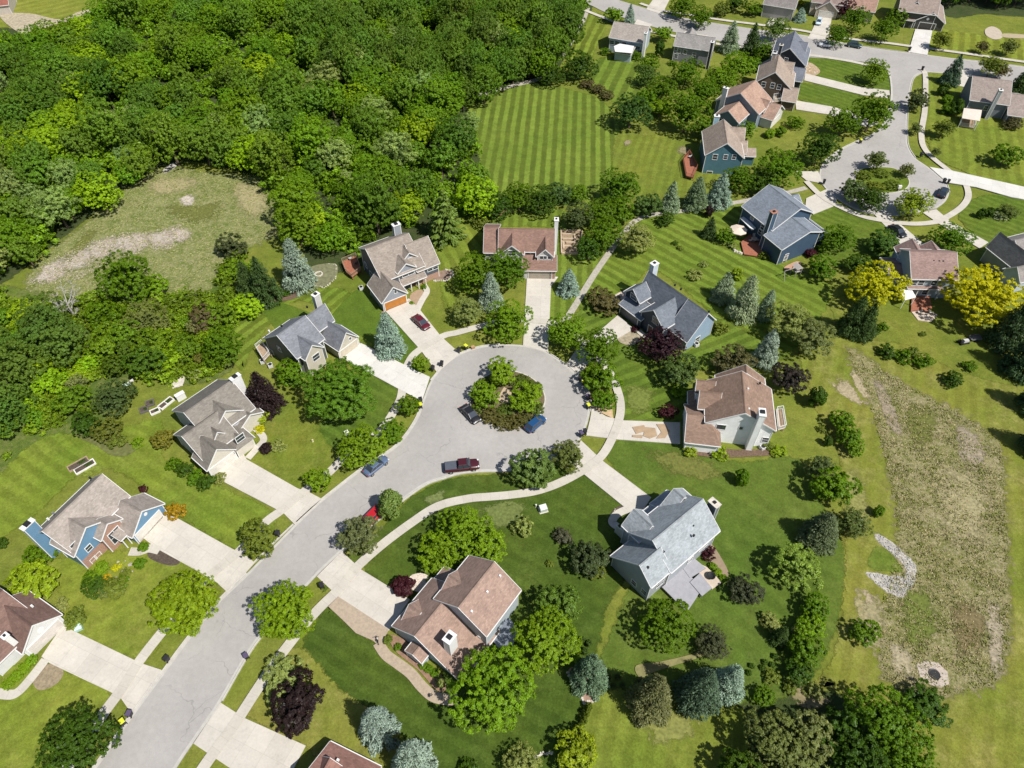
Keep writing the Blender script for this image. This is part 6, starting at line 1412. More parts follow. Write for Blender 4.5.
woods(W1, 292, [('tree', (0.099, 0.191, 0.016), 'dark green tree of the big wood at the upper left', .15, 1.1), ('tree', (0.145, 0.264, 0.021), 'dull green tall tree of the big wood at the upper left', .20, 1.2), ('tree', (0.152, 0.290, 0.011), 'mid-green tree of the big wood at the upper left', .30, 1.0),
                ('tree', (0.251, 0.420, 0.011), 'bright yellow-green tree of the big wood at the upper left', .27, .8), ('loose', (0.238, 0.343, 0.099), 'pale grey-green willow of the big wood at the upper left', .05, .9)], 3, 2.4, 5.6, .72, 'trees of the upper left wood', name='woodland_tree')
W2 = [(-20, 290), (20, 296), (60, 330), (95, 338), (130, 335), (180, 325), (225, 300), (250, 290), (240, 318), (206, 345), (170, 362), (120, 366), (90, 380), (60, 420), (20, 440), (-20, 470)]
woods(W2, 40, [('tree', (.13, .24, .012), 'mid-green tree of the scrub wood left of the taupe house', .4, .85), ('tree', (.08, .15, .012), 'dark green tree of the scrub wood left of the taupe house', .2, .9), ('tree', (0.251, 0.420, 0.013), 'lime-green tree of the scrub wood left of the taupe house', .3, .7), ('loose', (0.211, 0.253, 0.095), 'grey-green tree of the scrub wood left of the taupe house', .1, .8)], 9, 1.6, 3.4, .95, 'trees of the left scrub wood')
woods([(-20, 300), (30, 300), (60, 320), (70, 350), (40, 400), (-20, 440)], 9, [('tree', (0.112, 0.205, 0.029), 'deep green tall tree at the left edge of the scrub wood', 1, 1.0)], 12, 3.4, 4.8, .85, 'tall trees at the left edge')
woods([(940, -25), (1040, -22), (1040, 10), (985, 7), (942, 4)], 16, [('tree', 'd', 'dark tree of the row behind the striped front lawn', .7, 1.0), ('tree', 'g', 'green tree of the row behind the striped front lawn', .3, 1.0)], 21, 3.4, 5.0, .8, 'trees behind the striped front lawn')
woods([(640, -22), (780, -22), (780, -4), (640, -8)], 14, [('tree', 'd', 'dark tree of the row along the top edge', 1, 1.0)], 23, 3.0, 4.5, .9, 'trees along the top edge')
# ---- undergrowth and rough grass: nobody could count it
def stuff_bushes(name, label, poly, n, rmin, rmax, cols, seed):
    rr = random.Random(seed); acc = [[], [], [], []]
    base_ = [crown_arrays(200+i, 420, 10, .12, lr=(.3, .5), tuft=(26, .16, .26)) for i in range(4)]
    xs = [p[0] for p in poly]; ys = [p[1] for p in poly]; c = [P(x, y) for x in (min(xs), max(xs)) for y in (min(ys), max(ys))]
    k = 0
    while k < n:
        x, y = rr.uniform(min(p.x for p in c), max(p.x for p in c)), rr.uniform(min(p.y for p in c), max(p.y for p in c)); q = Q(x, y, 1)
        if not inpoly(*q, poly): continue
        k += 1; r = rr.uniform(rmin, rmax); a = rr.uniform(0, 6.28); co, si = math.cos(a), math.sin(a); Rm = np.array([[co, -si, 0], [si, co, 0], [0, 0, .9]])
        b = rr.choice(base_); t = b[3].copy(); g = rr.uniform(.6, 1.25); t[:, 0] *= g; t[:, 1] = np.clip(t[:, 1]+rr.uniform(-.3, .3), 0, 1)
        acc[0].append(b[0]@Rm.T*r+np.array([x, y, r*.6])); acc[1].append(b[1]@Rm.T*r); acc[2].append(b[2]@Rm.T*r); acc[3].append(t)
    o = bpy.data.objects.new(name, quads_mesh(name, *[np.concatenate(a) for a in acc], M_LEAF)); C.objects.link(o); o.color = (*cols, 1); tag(o, label, 'undergrowth', None, 'stuff')
stuff_bushes('undergrowth', 'dense green undergrowth filling the floor of the upper left wood', W1, 950, 1.8, 3.8, (.15, .28, .012), 5)
stuff_bushes('undergrowth', 'bright tangled scrub between the trees left of the taupe house', W2+[(30, 445), (100, 400), (150, 385), (215, 372), (228, 330)][::-1], 330, .7, 1.9, (.19, .30, .016), 6)
stuff_bushes('undergrowth', 'light green bushes in the strip between the left meadow and the striped side lawn', [(95, 300), (150, 296), (210, 290), (222, 268), (240, 250), (262, 262), (258, 292), (232, 318), (205, 335), (150, 335), (100, 335), (55, 318), (30, 300), (60, 300)], 150, .9, 2.1, (.17, .27, .016), 7)
def tufts(name, label, poly, n, h, cols, seed, wd=.10, spread=.35, avoid=None):
    rng = np.random.default_rng(seed); xs = [p[0] for p in poly]; ys = [p[1] for p in poly]; c = [P(x, y) for x in (min(xs), max(xs)) for y in (min(ys), max(ys))]
    x0, x1, y0, y1 = min(p.x for p in c), max(p.x for p in c), min(p.y for p in c), max(p.y for p in c); pts = []
    while len(pts) < n:
        x, y = rng.uniform(x0, x1), rng.uniform(y0, y1)
        if inpoly(*Q(x, y), poly) and math.sin(x*.9+seed)+math.sin(y*1.1+x*.5)+rng.normal()*.9 > -.6: pts.append((x, y))
    p = np.repeat(np.array(pts), 5, 0); m = len(p); a = rng.uniform(0, 6.28, m); hh = h*np.repeat(rng.uniform(.5, 1.3, n), 5)*rng.uniform(.7, 1.2, m); sp = rng.uniform(.2, 1, m)*spread*hh/h
    base = np.stack([p[:, 0], p[:, 1], np.zeros(m)], 1)+np.stack([np.cos(a)*.12, np.sin(a)*.12, np.zeros(m)], 1)
    tip = base+np.stack([np.cos(a)*sp, np.sin(a)*sp, hh], 1); cen = (base+tip)/2; u = (tip-base)/2; v = np.stack([-np.sin(a), np.cos(a), np.zeros(m)], 1)*wd*rng.uniform(.7, 1.5, m)[:, None]
    tint = np.stack([np.repeat(rng.uniform(.65, 1.35, n), 5)*rng.uniform(.85, 1.15, m), np.repeat(rng.uniform(0, .22, n), 5)], 1)
    o = bpy.data.objects.new(name, quads_mesh(name, cen, u, v, tint, M_GRASS)); C.objects.link(o); o.color = (*cols, 1); tag(o, label, 'grass', None, 'stuff')
tufts('dry_grass', 'tall straw-coloured grass tufts covering the drainage basin', BASIN, 6000, .22, (.48, .425, .24), 31, .06, .2)
tufts('green_grass', 'green weed tufts scattered through the drainage basin', BASIN, 3600, .22, (.22, .26, .06), 32, .09, .22)
tufts('dry_grass', 'mixed rough grass tufts on the left meadow', MEADOW_L, 4200, .2, (.32, .34, .12), 33, .07, .2)
tufts('dead_reeds', 'tall pale dead reeds in a curved strip across the left meadow', REEDS, 2600, .22, (.52, .46, .40), 34, .035, .3)
# ================================================================== CARS AND SMALL THINGS
def car_paint(c):
    k = ('car', c)
    if k in _mc: return _mc[k]
    t = NT('car_paint'); t.col(c); t.b.inputs['Roughness'].default_value = .38; t.b.inputs['Coat Weight'].default_value = .35; t.b.inputs['Coat Roughness'].default_value = .12
    t.b.inputs['Specular IOR Level'].default_value = .5; _mc[k] = t.m; return t.m
M_TYRE = plain('tyre_rubber', (.02, .02, .02), .9); M_RIM = plain('alloy_rim', (.45, .45, .46), .35, .7)
def lamp_mat(n, c): return plain(n, c, .2, spec=.6, var=.02)
def loft(mb, secs, mi=0):
    """secs: list of (x, [(y,z) half profile bottom->top centre])"""
    rings = []
    for x, pr in secs:
        rings.append([(x, -y, z) for y, z in pr]+[(x, y, z) for y, z in pr[::-1]])
    n = len(rings[0])
    for a, b in zip(rings, rings[1:]):
        for k in range(n): mb.face([a[k], b[k], b[(k+1) % n], a[(k+1) % n]], mi)
    mb.face(rings[0], mi); mb.face(rings[-1][::-1], mi)
def car(a, b, color, label, style='sedan', name='parked_car', group='parked cars'):
    """a = rear pixel, b = front pixel (mid-body)"""
    p, q = P(*a, .6), P(*b, .6); ang = math.atan2(q.y-p.y, q.x-p.x); c = (p+q)/2
    g = ZR if style != 'drive' else .2
    L, W, Hh = dict(sedan=(4.75, 1.84, 1.46), suv=(4.65, 1.88, 1.70), pickup=(5.85, 2.02, 1.90), hatch=(4.4, 1.80, 1.55))[style]
    e = empty(name, (c.x, c.y, ZR+.02), ang); tag(e, label, 'pickup truck' if style == 'pickup' else 'car', group)
    w, l = W/2, L/2; hb = {'sedan': .92, 'suv': 1.06, 'pickup': 1.12, 'hatch': .98}[style]
    def prof(wy, zb, zt, crown=.05): return [(wy*.90, zb), (wy, zb+.18), (wy, zb+(zt-zb)*.62), (wy*.93, zt-.03), (wy*.55, zt+crown*.6), (0.001, zt+crown)]
    m = MB()
    if style == 'pickup':
        secs = [(-l, prof(w*.93, .42, hb-.02, .0)), (-l+.08, prof(w*.99, .36, hb, .0)), (-.2, prof(w, .34, hb, .0)), (.6, prof(w, .34, hb+.02, .02)), (1.4, prof(w, .34, hb+.02, .05)), (l-.55, prof(w*.98, .36, hb-.03, .05)), (l-.12, prof(w*.92, .40, hb-.12, .02)), (l, prof(w*.80, .46, hb-.3, .0))]
    else:
        back = -.06 if style == 'sedan' else .0
        secs = [(-l, prof(w*.80, .45, hb-.14+back, .0)), (-l+.14, prof(w*.92, .36, hb-.03+back, .02)), (-l+.7, prof(w*.99, .30, hb, .03)), (-.3, prof(w, .28, hb, .03)), (.8, prof(w, .28, hb-.01, .03)), (l-.9, prof(w*.98, .30, hb-.08, .06)), (l-.3, prof(w*.91, .34, hb-.18, .05)), (l-.06, prof(w*.80, .40, hb-.30, .02)), (l, prof(w*.68, .46, hb-.38, .0))]
    loft(m, secs); body = m.build('body', car_paint(color), e, smooth=True)
    # greenhouse: glass volume with a painted roof panel on top
    xr = dict(sedan=(-l+.55, -l+1.35, .35, 1.25), suv=(-l+.12, -l+.55, .50, 1.30), pickup=(-.75, -.55, .85, 1.55), hatch=(-l+.12, -l+.75, .45, 1.30))[style]
    x0, x1, x2, x3 = xr; wb, wt = w*.90, w*.70; zt = Hh
    gl = MB(); bt = hb+.0
    lo = [(x0, -wb), (x3, -wb*.94), (x3, wb*.94), (x0, wb)]; hi = [(x1, -wt), (x2, -wt), (x2, wt), (x1, wt)]
    gl.hexa([(x, y, bt-.06) for x, y in lo]+[(x, y, zt-.03) for x, y in hi]); gl.build('window_glass', glass_mat(), e)
    rf = MB(); rf.hexa([(x, y*1.02, zt-.028) for x, y in hi]+[(x*.985+(x1+x2)*.0075, y*.93, zt+.03) for x, y in hi]); ro = rf.build('roof', car_paint(color), e)
    pl = MB()
    for sy in (-1, 1):
        for (xa, ya), (xb, yb) in (((x0, wb), (x1, wt)), ((x3, wb*.94), (x2, wt)), (((x0+x3)/2-.1, wb*.97), ((x1+x2)/2-.05, wt))): pl.bar((xa, sy*ya, bt-.04), (xb, sy*yb*1.01, zt-.02), .07, .05)
    pl.build('pillars', car_paint(color), e)
    for sx in (-1, 1):
        for sy in (-1, 1):
            R_ = .36 if style in ('suv', 'pickup') else .325; cx = sx*(l-.86 if style != 'pickup' else l-1.0); t = MB()
            t.lathe([(R_*.62, -.10), (R_*.95, -.115), (R_, -.07), (R_, .07), (R_*.95, .115), (R_*.62, .10)], 18, (cx, sy*(w-.085), R_), 0, 'y'); o = t.build('wheel', M_TYRE, e)
            r = MB(); r.lathe([(.03, -.09), (R_*.62, -.085), (R_*.64, .085), (.03, .09), (.001, .09)], 14, (cx, sy*(w-.085), R_), 0, 'y'); r.lathe([(.001, -.09), (.03, -.09)], 14, (cx, sy*(w-.085), R_), 0, 'y'); r.build('rim', M_RIM, o)
    for sy in (-1, 1):
        zf = secs[-3][1][3][1]-.10; hl = MB(); hl.box((l-.20, sy*w*.66, zf), (.30, .34, .15), rz=-sy*.35); hl.build('headlight', lamp_mat('headlight_glass', (.62, .64, .66)), e)
        tl = MB(); tl.box((-l+.06, sy*w*.74, hb-.20), (.14, .26, .16)); tl.build('tail_light', lamp_mat('tail_light_red', (.35, .015, .012)), e)
        mr = MB(); mr.box((x3-.25, sy*(w+.09), hb+.05), (.14, .20, .14)); mr.build('mirror', car_paint(color), e)
    if style == 'pickup':
        bc = MB(); bc.box((-l+1.05, 0, hb+.045), (1.95, W*.84, .07)); bc.build('bed_cover', plain('soft_bed_cover', (.075, .085, .11), .7), e)
    for sx in (-1, 1): bp = MB(); bp.box((sx*(l-.02), 0, .52), (.10, W*.64, .16)); bp.build('bumper', M_BLACK if style in ('suv', 'pickup') else car_paint(tuple(x*.6 for x in color)), e)
    return e
car((463, 406.5), (478, 422.5), (.012, .013, .015), 'shiny black sedan parked at the left kerb of the tree island')
car((528, 430.5), (543, 418), (.012, .06, .16), 'deep blue hatchback parked at the right kerb of the tree island', 'hatch')
car((446, 468.5), (478, 465), (.055, .008, .014), 'dark red pickup truck with covered bed parked at the lower kerb', 'pickup', 'parked_pickup')
car((367, 473.5), (385, 459), (.09, .13, .22), 'slate blue sedan parked half under the bright green kerb tree')
car((369, 521), (383, 507), (.42, .012, .02), 'bright red car tucked between two kerb trees', 'hatch')
car((415.5, 317.5), (427, 328), (.10, .008, .016), 'dark crimson sedan on the drive of the orange-door house')
car((891, 226.5), (904, 236.5), (.012, .014, .018), 'black sedan on the drive of the tan house', 'sedan')
car((940, 198), (946, 188), (.02, .03, .045), 'dark blue-black car parked at the right side of the second circle', 'suv')
car((820, 18), (817, 26.5), (.50, .62, .72), 'pale blue-white car on the long drive at the top edge', 'hatch')
car((832, 46), (820.5, 45), (.56, .58, .60), 'silver car under the street tree on the upper street', 'suv')
car((847, 44.5), (861.5, 47), (.02, .05, .055), 'dark green car parked on the upper street', 'suv')
# ---- wheeled bins put out at the kerb
def cart(px, lid, label, rz=0., body=(.03, .03, .034), group=None):
    p = P(*px); e = empty('wheeled_bin', (p.x, p.y, .30), rz); tag(e, label, 'bin', group)
    m = MB(); m.hexa([(-.22, -.24, .08), (.22, -.24, .08), (.22, .24, .08), (-.22, .24, .08), (-.30, -.36, 1.0), (.30, -.36, 1.0), (.30, .36, 1.0), (-.30, .36, 1.0)]); m.build('bin_body', plain('bin_plastic', body, .5), e)
    m = MB(); m.hexa([(-.33, -.40, 1.005), (.33, -.40, 1.005), (.33, .40, 1.005), (-.33, .40, 1.005), (-.29, -.34, 1.12), (.29, -.34, 1.12), (.29, .34, 1.12), (-.29, .34, 1.12)]); m.build('lid', plain('bin_lid', lid, .5), e)
    for sx in (-1, 1):
        m = MB(); m.lathe([(.001, -.03), (.13, -.03), (.13, .03), (.001, .03)], 12, (sx*.25, -.29, .13), 0, 'x'); m.build('wheel', M_TYRE, e)
    m = MB(); m.bar((-.26, -.46, 1.0), (.26, -.46, 1.0), .04); m.bar((-.24, -.46, 1.0), (-.24, -.37, .95), .03); m.bar((.24, -.46, 1.0), (.24, -.37, .95), .03); m.build('handle', M_BLACK, e)
YL, BL, WL, PL = (.55, .58, .04), (.025, .025, .028), (.5, .5, .52), (.09, .07, .13)
for px, lid, lab in (((132, 716), PL, 'dark bin with violet-black lid at the drive corner of the white house'), ((125.5, 724), YL, 'yellow-lidded bin below the white house drive'), ((169, 661), BL, 'black bin alone on the kerb strip above the white house drive'), ((248, 658.5), PL, 'dark bin on the right kerb opposite the big feathery tree'),
                     ((279, 536), BL, 'dark bin at the kerb of the taupe house'), ((421, 403), BL, 'black bin at the bright white drive'), ((421, 408.5), YL, 'yellow-lidded bin at the bright white drive'), ((433, 371), BL, 'black bin at the small kerb lawn between two drives'),
                     ((442, 366.5), BL, 'small black bin on the kerb of the orange-door drive'), ((459, 353), BL, 'black bin left of the yellow-lidded bin above the circle'), ((466, 350), YL, 'yellow-lidded bin on the kerb above the circle'), ((583, 386), YL, 'yellow-lidded bin under the tall kerb row tree'),
                     ((579.5, 381), BL, 'black bin under the tall kerb row tree'), ((587.5, 400), PL, 'dark bin beside cardboard boxes right of the circle'), ((588, 409), YL, 'yellow-lidded bin below the cardboard boxes'), ((581, 437), PL, 'left dark bin at the tan-stained drive'), ((584.5, 434.5), BL, 'right dark bin at the tan-stained drive'),
                     ((323, 588), BL, 'dark bin on the walk by the pale bright drive'), ((823, 184.5), BL, 'dark bin at the navy house kerb'), ((859.5, 144), YL, 'yellow-lidded bin under the big tree of the second circle'), ((920, 157.5), BL, 'black bin on the kerb by the thin sapling'), ((943, 183.5), BL, 'left dark bin at the bright drive of the second circle'),
                     ((947, 184.5), BL, 'right dark bin at the bright drive of the second circle'), ((909, 51.5), BL, 'black bin beside the bright drive of the large dark grey house'), ((921.5, 71), BL, 'black bin at the corner of the upper street stem')):
    cart(px, lid, lab, random.Random(int(px[0])).uniform(-1, 1))
def thing(name, px, z, label, cat, rz=0., group=None):
    p = P(*px); e = empty(name, (p.x, p.y, z), rz); tag(e, label, cat, group); return e
for px, s, lab in (((473, 349), .55, 'tan cardboard box on the kerb above the circle'), ((591, 398), .6, 'large cardboard box by the dark bin right of the circle'), ((594, 401), .42, 'small cardboard box by the large box right of the circle')):
    e = thing('cardboard_box', px, .30, lab, 'box', .4); m = MB(); m.box((0, 0, s*.4), (s*1.3, s, s*.8)); m.build('carton', plain('cardboard', (.38, .24, .13), .9), e)
    m = MB(); m.hexa([(-s*.65, -s*.5, s*.8), (s*.65, -s*.5, s*.8), (s*.65, -s*.48, s*.82), (-s*.65, -s*.48, s*.82), (-s*.65, -s*.85, s*.95), (s*.65, -s*.85, s*.95), (s*.65, -s*.83, s*.97), (-s*.65, -s*.83, s*.97)]); m.build('flap', plain('cardboard', (.42, .28, .16), .9), e)
def utility(px, label, c=(.20, .30, .22), rz=.4, s=.9):
    e = thing('utility_box', px, 0.02, label, 'utility box', rz); m = MB(); m.box((0, 0, .04), (s*1.35, s*1.2, .08)); m.build('pad', M_CONC, e)
    m = MB(); m.box((0, 0, .08+s*.36), (s*1.05, s*.9, s*.72)); m.build('cabinet', plain('cabinet_paint', c, .5), e); m = MB(); m.hexa([(-s*.56, -s*.48, .085+s*.72), (s*.56, -s*.48, .085+s*.72), (s*.56, s*.48, .085+s*.72), (-s*.56, s*.48, .085+s*.72), (-s*.5, -s*.42, .2+s*.72), (s*.5, -s*.42, .2+s*.72), (s*.5, s*.42, .2+s*.72), (-s*.5, s*.42, .2+s*.72)]); m.build('lid', plain('cabinet_lid', tuple(min(.7, x*1.5) for x in c), .5), e)
utility((80, 629), 'mint green utility cabinet beside the white house drive', (.36, .52, .46), .5); utility((543, 510), 'grey-green utility cabinet on the dark lawn', (.42, .47, .42), .3, 1.1); utility((347, 434), 'pale utility cabinet under the bright kerb tree', (.5, .55, .5), .6, .7)
m_ = thing('vent_pipe', (536, 507), 0, 'small white vent pipe beside the grey-green cabinet', 'pipe'); m = MB(); m.lathe([(.09, 0), (.09, .6), (.13, .62), (.13, .72), (.001, .74)], 10); m.build('pipe', M_TRIM, m_); m = MB(); m.lathe([(.001, .0), (.2, .0), (.2, .04), (.09, .06)], 10); m.build('collar', M_CONC, m_)
def planter(px, w, d, label, frame, rz, soil=M_SOIL, div=0):
    e = thing('garden_box', px, 0.02, label, 'garden box', rz); m = MB()
    m.box((0, -d/2+.08, .2), (w, .16, .4)); m.box((0, d/2-.08, .2), (w, .16, .4)); m.box((-w/2+.08, 0, .2), (.16, d-.32, .4)); m.box((w/2-.08, 0, .2), (.16, d-.32, .4))
    for k in range(div): m.box((-w/2+w*(k+1)/(div+1), 0, .2), (.16, d-.32, .39))
    m.build('frame', frame, e); m = MB(); m.box((0, 0, .15), (w-.33, d-.33, .26)); m.build('soil', soil, e)
    rr = random.Random(int(px[0]*10)); o = put(e, SML[0], 'greens', (.06, .11, .02), (w*.2, 0, .35), (w*.2, d*.25, .2), 0)
W_ = plain('white_board', (.68, .66, .63), .7)
planter((166.5, 404), 2.9, 1.3, 'long white garden box with two beds behind the taupe house', W_, 1.0, div=1); planter((155.5, 412), 1.7, 1.2, 'short white garden box nearest the taupe house rear', W_, .6)
planter((144.5, 410.5), 1.5, 1.4, 'dark framed garden box left of the white boxes', plain('dark_board', (.12, .11, .10), .8), .5); planter((150.5, 404), 1.5, 1.5, 'dark framed garden box above the white boxes', plain('dark_board', (.12, .11, .10), .8), .5)
planter((79, 465), 3.4, 1.4, 'wood-edged garden bed left, behind the blue brick house', M_WOOD, .75); planter((85.5, 467.5), 3.4, 1.4, 'pale-edged garden bed right, behind the blue brick house', W_, .75)
# raised maze garden beside the ranch
e = thing('raised_garden', (572, 243), .03, 'wooden raised garden laid out like a maze right of the brown ranch', 'garden'); a = [P(561, 231.5), P(582, 232), P(580, 254.5), P(561.5, 254.5)]; o_ = e.location
m = MB(); m.prism([(p.x-o_.x, p.y-o_.y) for p in a], .0, .06); m.build('soil', plain('tan_soil', (.26, .20, .13), .95, var=.3, sc=4), e); m = MB(); pv = [(p.x-o_.x, p.y-o_.y) for p in a]
for i in range(4):
    p, q = Vector((*pv[i], .25)), Vector((*pv[(i+1) % 4], .25)); m.bar(p, q, .28, .5)
x0, x1 = pv[3][0], pv[2][0]; y0, y1 = pv[3][1], pv[0][1]
for k, (fx0, fx1, fy) in enumerate(((.12, .62, .82), (.12, .85, .62), (.3, .95, .46), (.12, .55, .30))): m.bar((x0+(x1-x0)*fx0, y0+(y1-y0)*fy, .25), (x0+(x1-x0)*fx1, y0+(y1-y0)*fy, .25), .42, .46)
m.bar((x0+(x1-x0)*.80, y0+(y1-y0)*.5, .25), (x0+(x1-x0)*.80, y0+(y1-y0)*.80, .25), .4, .44); m.bar((x0+(x1-x0)*.14, y0+(y1-y0)*.5, .25), (x0+(x1-x0)*.14, y0+(y1-y0)*.2, .25), .4, .44); m.build('frame', plain('pale_timber', (.46, .36, .26), .8, var=.15, sc=3), e)
# parasols
def parasol(px, z, w, c, label, rz=.4):
    p = P(*px, z); e = empty('parasol', (p.x, p.y, .5), rz); tag(e, label, 'parasol'); m = MB(); n = 8
    ring = [(w*math.cos(6.2832*k/n+.39), w*math.sin(6.2832*k/n+.39)) for k in range(n)]
    for k in range(n):
        a, b = ring[k], ring[(k+1) % n]; m.face([(a[0], a[1], z-.95), (b[0], b[1], z-.95), (0, 0, z-.45)]); m.face([(b[0], b[1], z-1.0), (a[0], a[1], z-1.0), (0, 0, z-.52)]); m.face([(a[0], a[1], z-1.12), (b[0], b[1], z-1.12), (b[0], b[1], z-.95), (a[0], a[1], z-.95)])
    m.build('canopy', plain('parasol_cloth', c, .85, var=.05), e); m = MB(); m.lathe([(.25, 0), (.25, .08), (.03, .1), (.03, z-.5)], 10); m.build('pole', M_METAL, e)
parasol((739, 228), 3.2, 2.0, (.62, .52, .43), 'beige parasol over the red deck of the navy house')
def table_(px, label, r=.6, c=None, z=.5, cat='table', name='patio_table'):
    e = thing(name, px, z, label, cat); m = MB(); m.lathe([(.001, .70), (r, .70), (r, .75), (.001, .76)], 18); m.build('tabletop', c or M_WOOD, e)
    m = MB(); m.lathe([(.3, 0), (.3, .04), (.05, .08), (.05, .7)], 10); m.build('pedestal', M_METAL, e)
def chair_(px, label, rz, z=.5, c=None, group=None):
    e = thing('patio_chair', px, z, label, 'chair', rz, group); cm = c or plain('chair_fabric', (.45, .42, .38), .8); m = MB(); m.box((0, 0, .43), (.55, .55, .07)); m.build('seat', cm, e); m = MB(); m.hexa([(-.27, -.30, .45), (.27, -.30, .45), (.27, -.24, .45), (-.27, -.24, .45), (-.27, -.42, 1.0), (.27, -.42, 1.0), (.27, -.36, 1.0), (-.27, -.36, 1.0)]); m.build('backrest', cm, e)
    for sx in (-1, 1):
        for sy in (-1, 1): m = MB(); m.box((sx*.24, sy*.24, .2), (.04, .04, .4)); m.build('leg', M_BLACK, e)
table_((753, 243), 'round table on the red deck of the navy house', .7, plain('table_top', (.45, .36, .28), .6)); chair_((749, 243.5), 'patio chair left of the round table on the navy house deck', 1.6); chair_((757, 243), 'patio chair right of the round table on the navy house deck', -1.6); chair_((753, 239.5), 'patio chair behind the round table on the navy house deck', 3.1)
table_((923, 312), 'low table on the patio of the tan house', .7, plain('red_table', (.36, .14, .08), .6), .2); chair_((929, 314), 'patio chair right of the low table at the tan house', -1.5, .2); chair_((918, 314), 'patio chair left of the low table at the tan house', 1.6, .2)
chair_((351, 263), 'white patio chair on the deck of the orange-door house', .6, .9, M_TRIM); chair_((357, 268), 'dark patio chair on the deck of the orange-door house', 1.4, .9, M_BLACK)
chair_((689, 161), 'pale patio chair on the deck of the teal house', .5, .9, M_TRIM)
e = thing('fire_bowl', (710, 578), .36, 'round black fire bowl on the patio behind the grey deck', 'fire bowl'); m = MB(); m.lathe([(.001, .12), (.35, .12), (.62, .45), (.66, .46), (.66, .5), (.58, .5), (.3, .25), (.001, .22)], 20); m.build('bowl', M_BLACK, e)
for k in range(3): m = MB(); a = k*2.09; m.bar((.3*math.cos(a), .3*math.sin(a), .2), (.42*math.cos(a), .42*math.sin(a), 0), .05); m.build('leg', M_BLACK, e)
e = thing('drain_grate', (934, 674.5), .10, 'round dark drain grate on the pale stone pad', 'drain'); m = MB(); m.lathe([(.001, .05), (.62, .05), (.75, .10), (.78, 0)], 24); m.build('ring', plain('rusty_iron', (.05, .05, .055), .6, .4), e); m = MB()
for k in range(-4, 5): m.bar((-math.sqrt(.36-(k*.13)**2), k*.13, .07), (math.sqrt(.36-(k*.13)**2), k*.13, .07), .06, .05)
m.build('bars', M_BLACK, e)
# fire pit, stones
e = thing('fire_pit', (319, 275), .07, 'stone fire pit in the grey bed beside the blue spruce', 'fire pit'); rr = random.Random(3); m = MB()
for k in range(12): a = k*.5236; m.box((.75*math.cos(a), .75*math.sin(a), .16), (.36, .26, .3), a+1.57)
m.build('stone_ring', M_STONE, e); m = MB(); m.lathe([(.001, .03), (.62, .03), (.62, 0)], 16); m.build('ash', M_SOIL, e)
def boulders(px, n, rad, smin, smax, label, seed, mat=M_STONE, name='stone_border', kind=None, poly=None, path=None):
    rr = random.Random(seed); c = P(*px); e = MB()
    for k in range(n):
        if poly:
            while True:
                qx, qy = rr.uniform(min(p[0] for p in poly), max(p[0] for p in poly)), rr.uniform(min(p[1] for p in poly), max(p[1] for p in poly))
                if inpoly(qx, qy, poly): break
            q = P(qx, qy)-c
        elif path:
            t = k/(n-1)*(len(path)-1); i = min(int(t), len(path)-2); q = P(*path[i]).lerp(P(*path[i+1]), t-i)-c+Vector((rr.uniform(-.12, .12), rr.uniform(-.12, .12), 0))
        else: a = rr.uniform(0, 6.28); d = rad*math.sqrt(rr.random()); q = Vector((d*math.cos(a), d*math.sin(a), 0))
        s = rr.uniform(smin, smax); a0 = rr.uniform(0, 6.28); pts = []
        lo = [(q.x+s*rr.uniform(.8, 1.1)*math.cos(a0+j*1.047), q.y+s*rr.uniform(.7, 1.1)*math.sin(a0+j*1.047)) for j in range(6)]; zt = .03+s*rr.uniform(.5, .9)
        hi = [(q.x+(x-q.x)*.62, q.y+(y-q.y)*.62) for x, y in lo]
        e.face([(x, y, zt) for x, y in hi])
        for j in range(6): j2 = (j+1) % 6; e.face([(*lo[j], .0), (*lo[j2], .0), (*hi[j2], zt), (*hi[j], zt)])
    o = e.build(name, mat, None, (c.x, c.y, .02)); tag(o, label, 'stones', None, kind)
boulders((875, 560), 340, 0, .08, .2, 'loose grey riprap stones along the curved bank of the basin', 2, plain('riprap', (.33, .32, .31), .9, var=.25, sc=2), 'riprap', 'stuff', poly=[(866, 574), (876, 573), (890, 576), (903, 577), (906, 570), (895, 556), (876, 540), (878, 534), (900, 549), (915, 566), (914, 584), (902, 598), (884, 590)])
boulders((578, 690), 34, 0, .18, .3, 'pale stone border along the left and lower rim of the paver bed', 4, path=[(568, 672), (571, 682), (580, 690), (583, 702), (594, 702), (597, 691)])
boulders((440, 281), 26, 0, .18, .3, 'pale stone border round the brown gravel bed of the orange-door house', 5, path=[(434, 281), (446, 281), (453, 276), (452, 271), (446, 270)])
boulders((330, 280), 30, 0, .12, .22, 'stone edging round the grey bed by the blue spruce', 6, path=[(310, 284), (325, 288), (336, 278), (336, 265), (328, 264)])
boulders((617, 300), 24, .0, .2, .45, 'pinkish boulders at the rear corner of the slate-roofed house', 7, plain('pink_stone', (.5, .41, .35), .9, var=.2), path=[(613, 303), (618, 298), (624, 295), (630, 293)])
boulders((733, 250), 18, 0, .2, .45, 'pale rocks at the left end of the red deck of the navy house', 8, path=[(729, 243), (733, 247), (734, 251), (741, 254)])
boulders((808, 69), 26, 0, .15, .4, 'pale garden rocks in the orange bed in front of the dark slate house', 9, poly=[(803, 64), (812, 63), (819, 72), (812, 77), (804, 73)])
boulders((423, 582), 40, 0, .12, .24, 'loose white stones between the maroon bush and the pinkish roof', 10, plain('white_stone', (.62, .55, .48), .9, var=.2), poly=[(412, 577), (424, 574), (436, 582), (424, 592), (412, 590)])
boulders((124, 570), 30, 0, .1, .26, 'grey and white rocks at the entry of the blue brick house', 11, plain('grey_rock', (.36, .33, .30), .9, var=.25), poly=[(112, 563), (126, 558), (136, 566), (130, 580), (118, 582)])
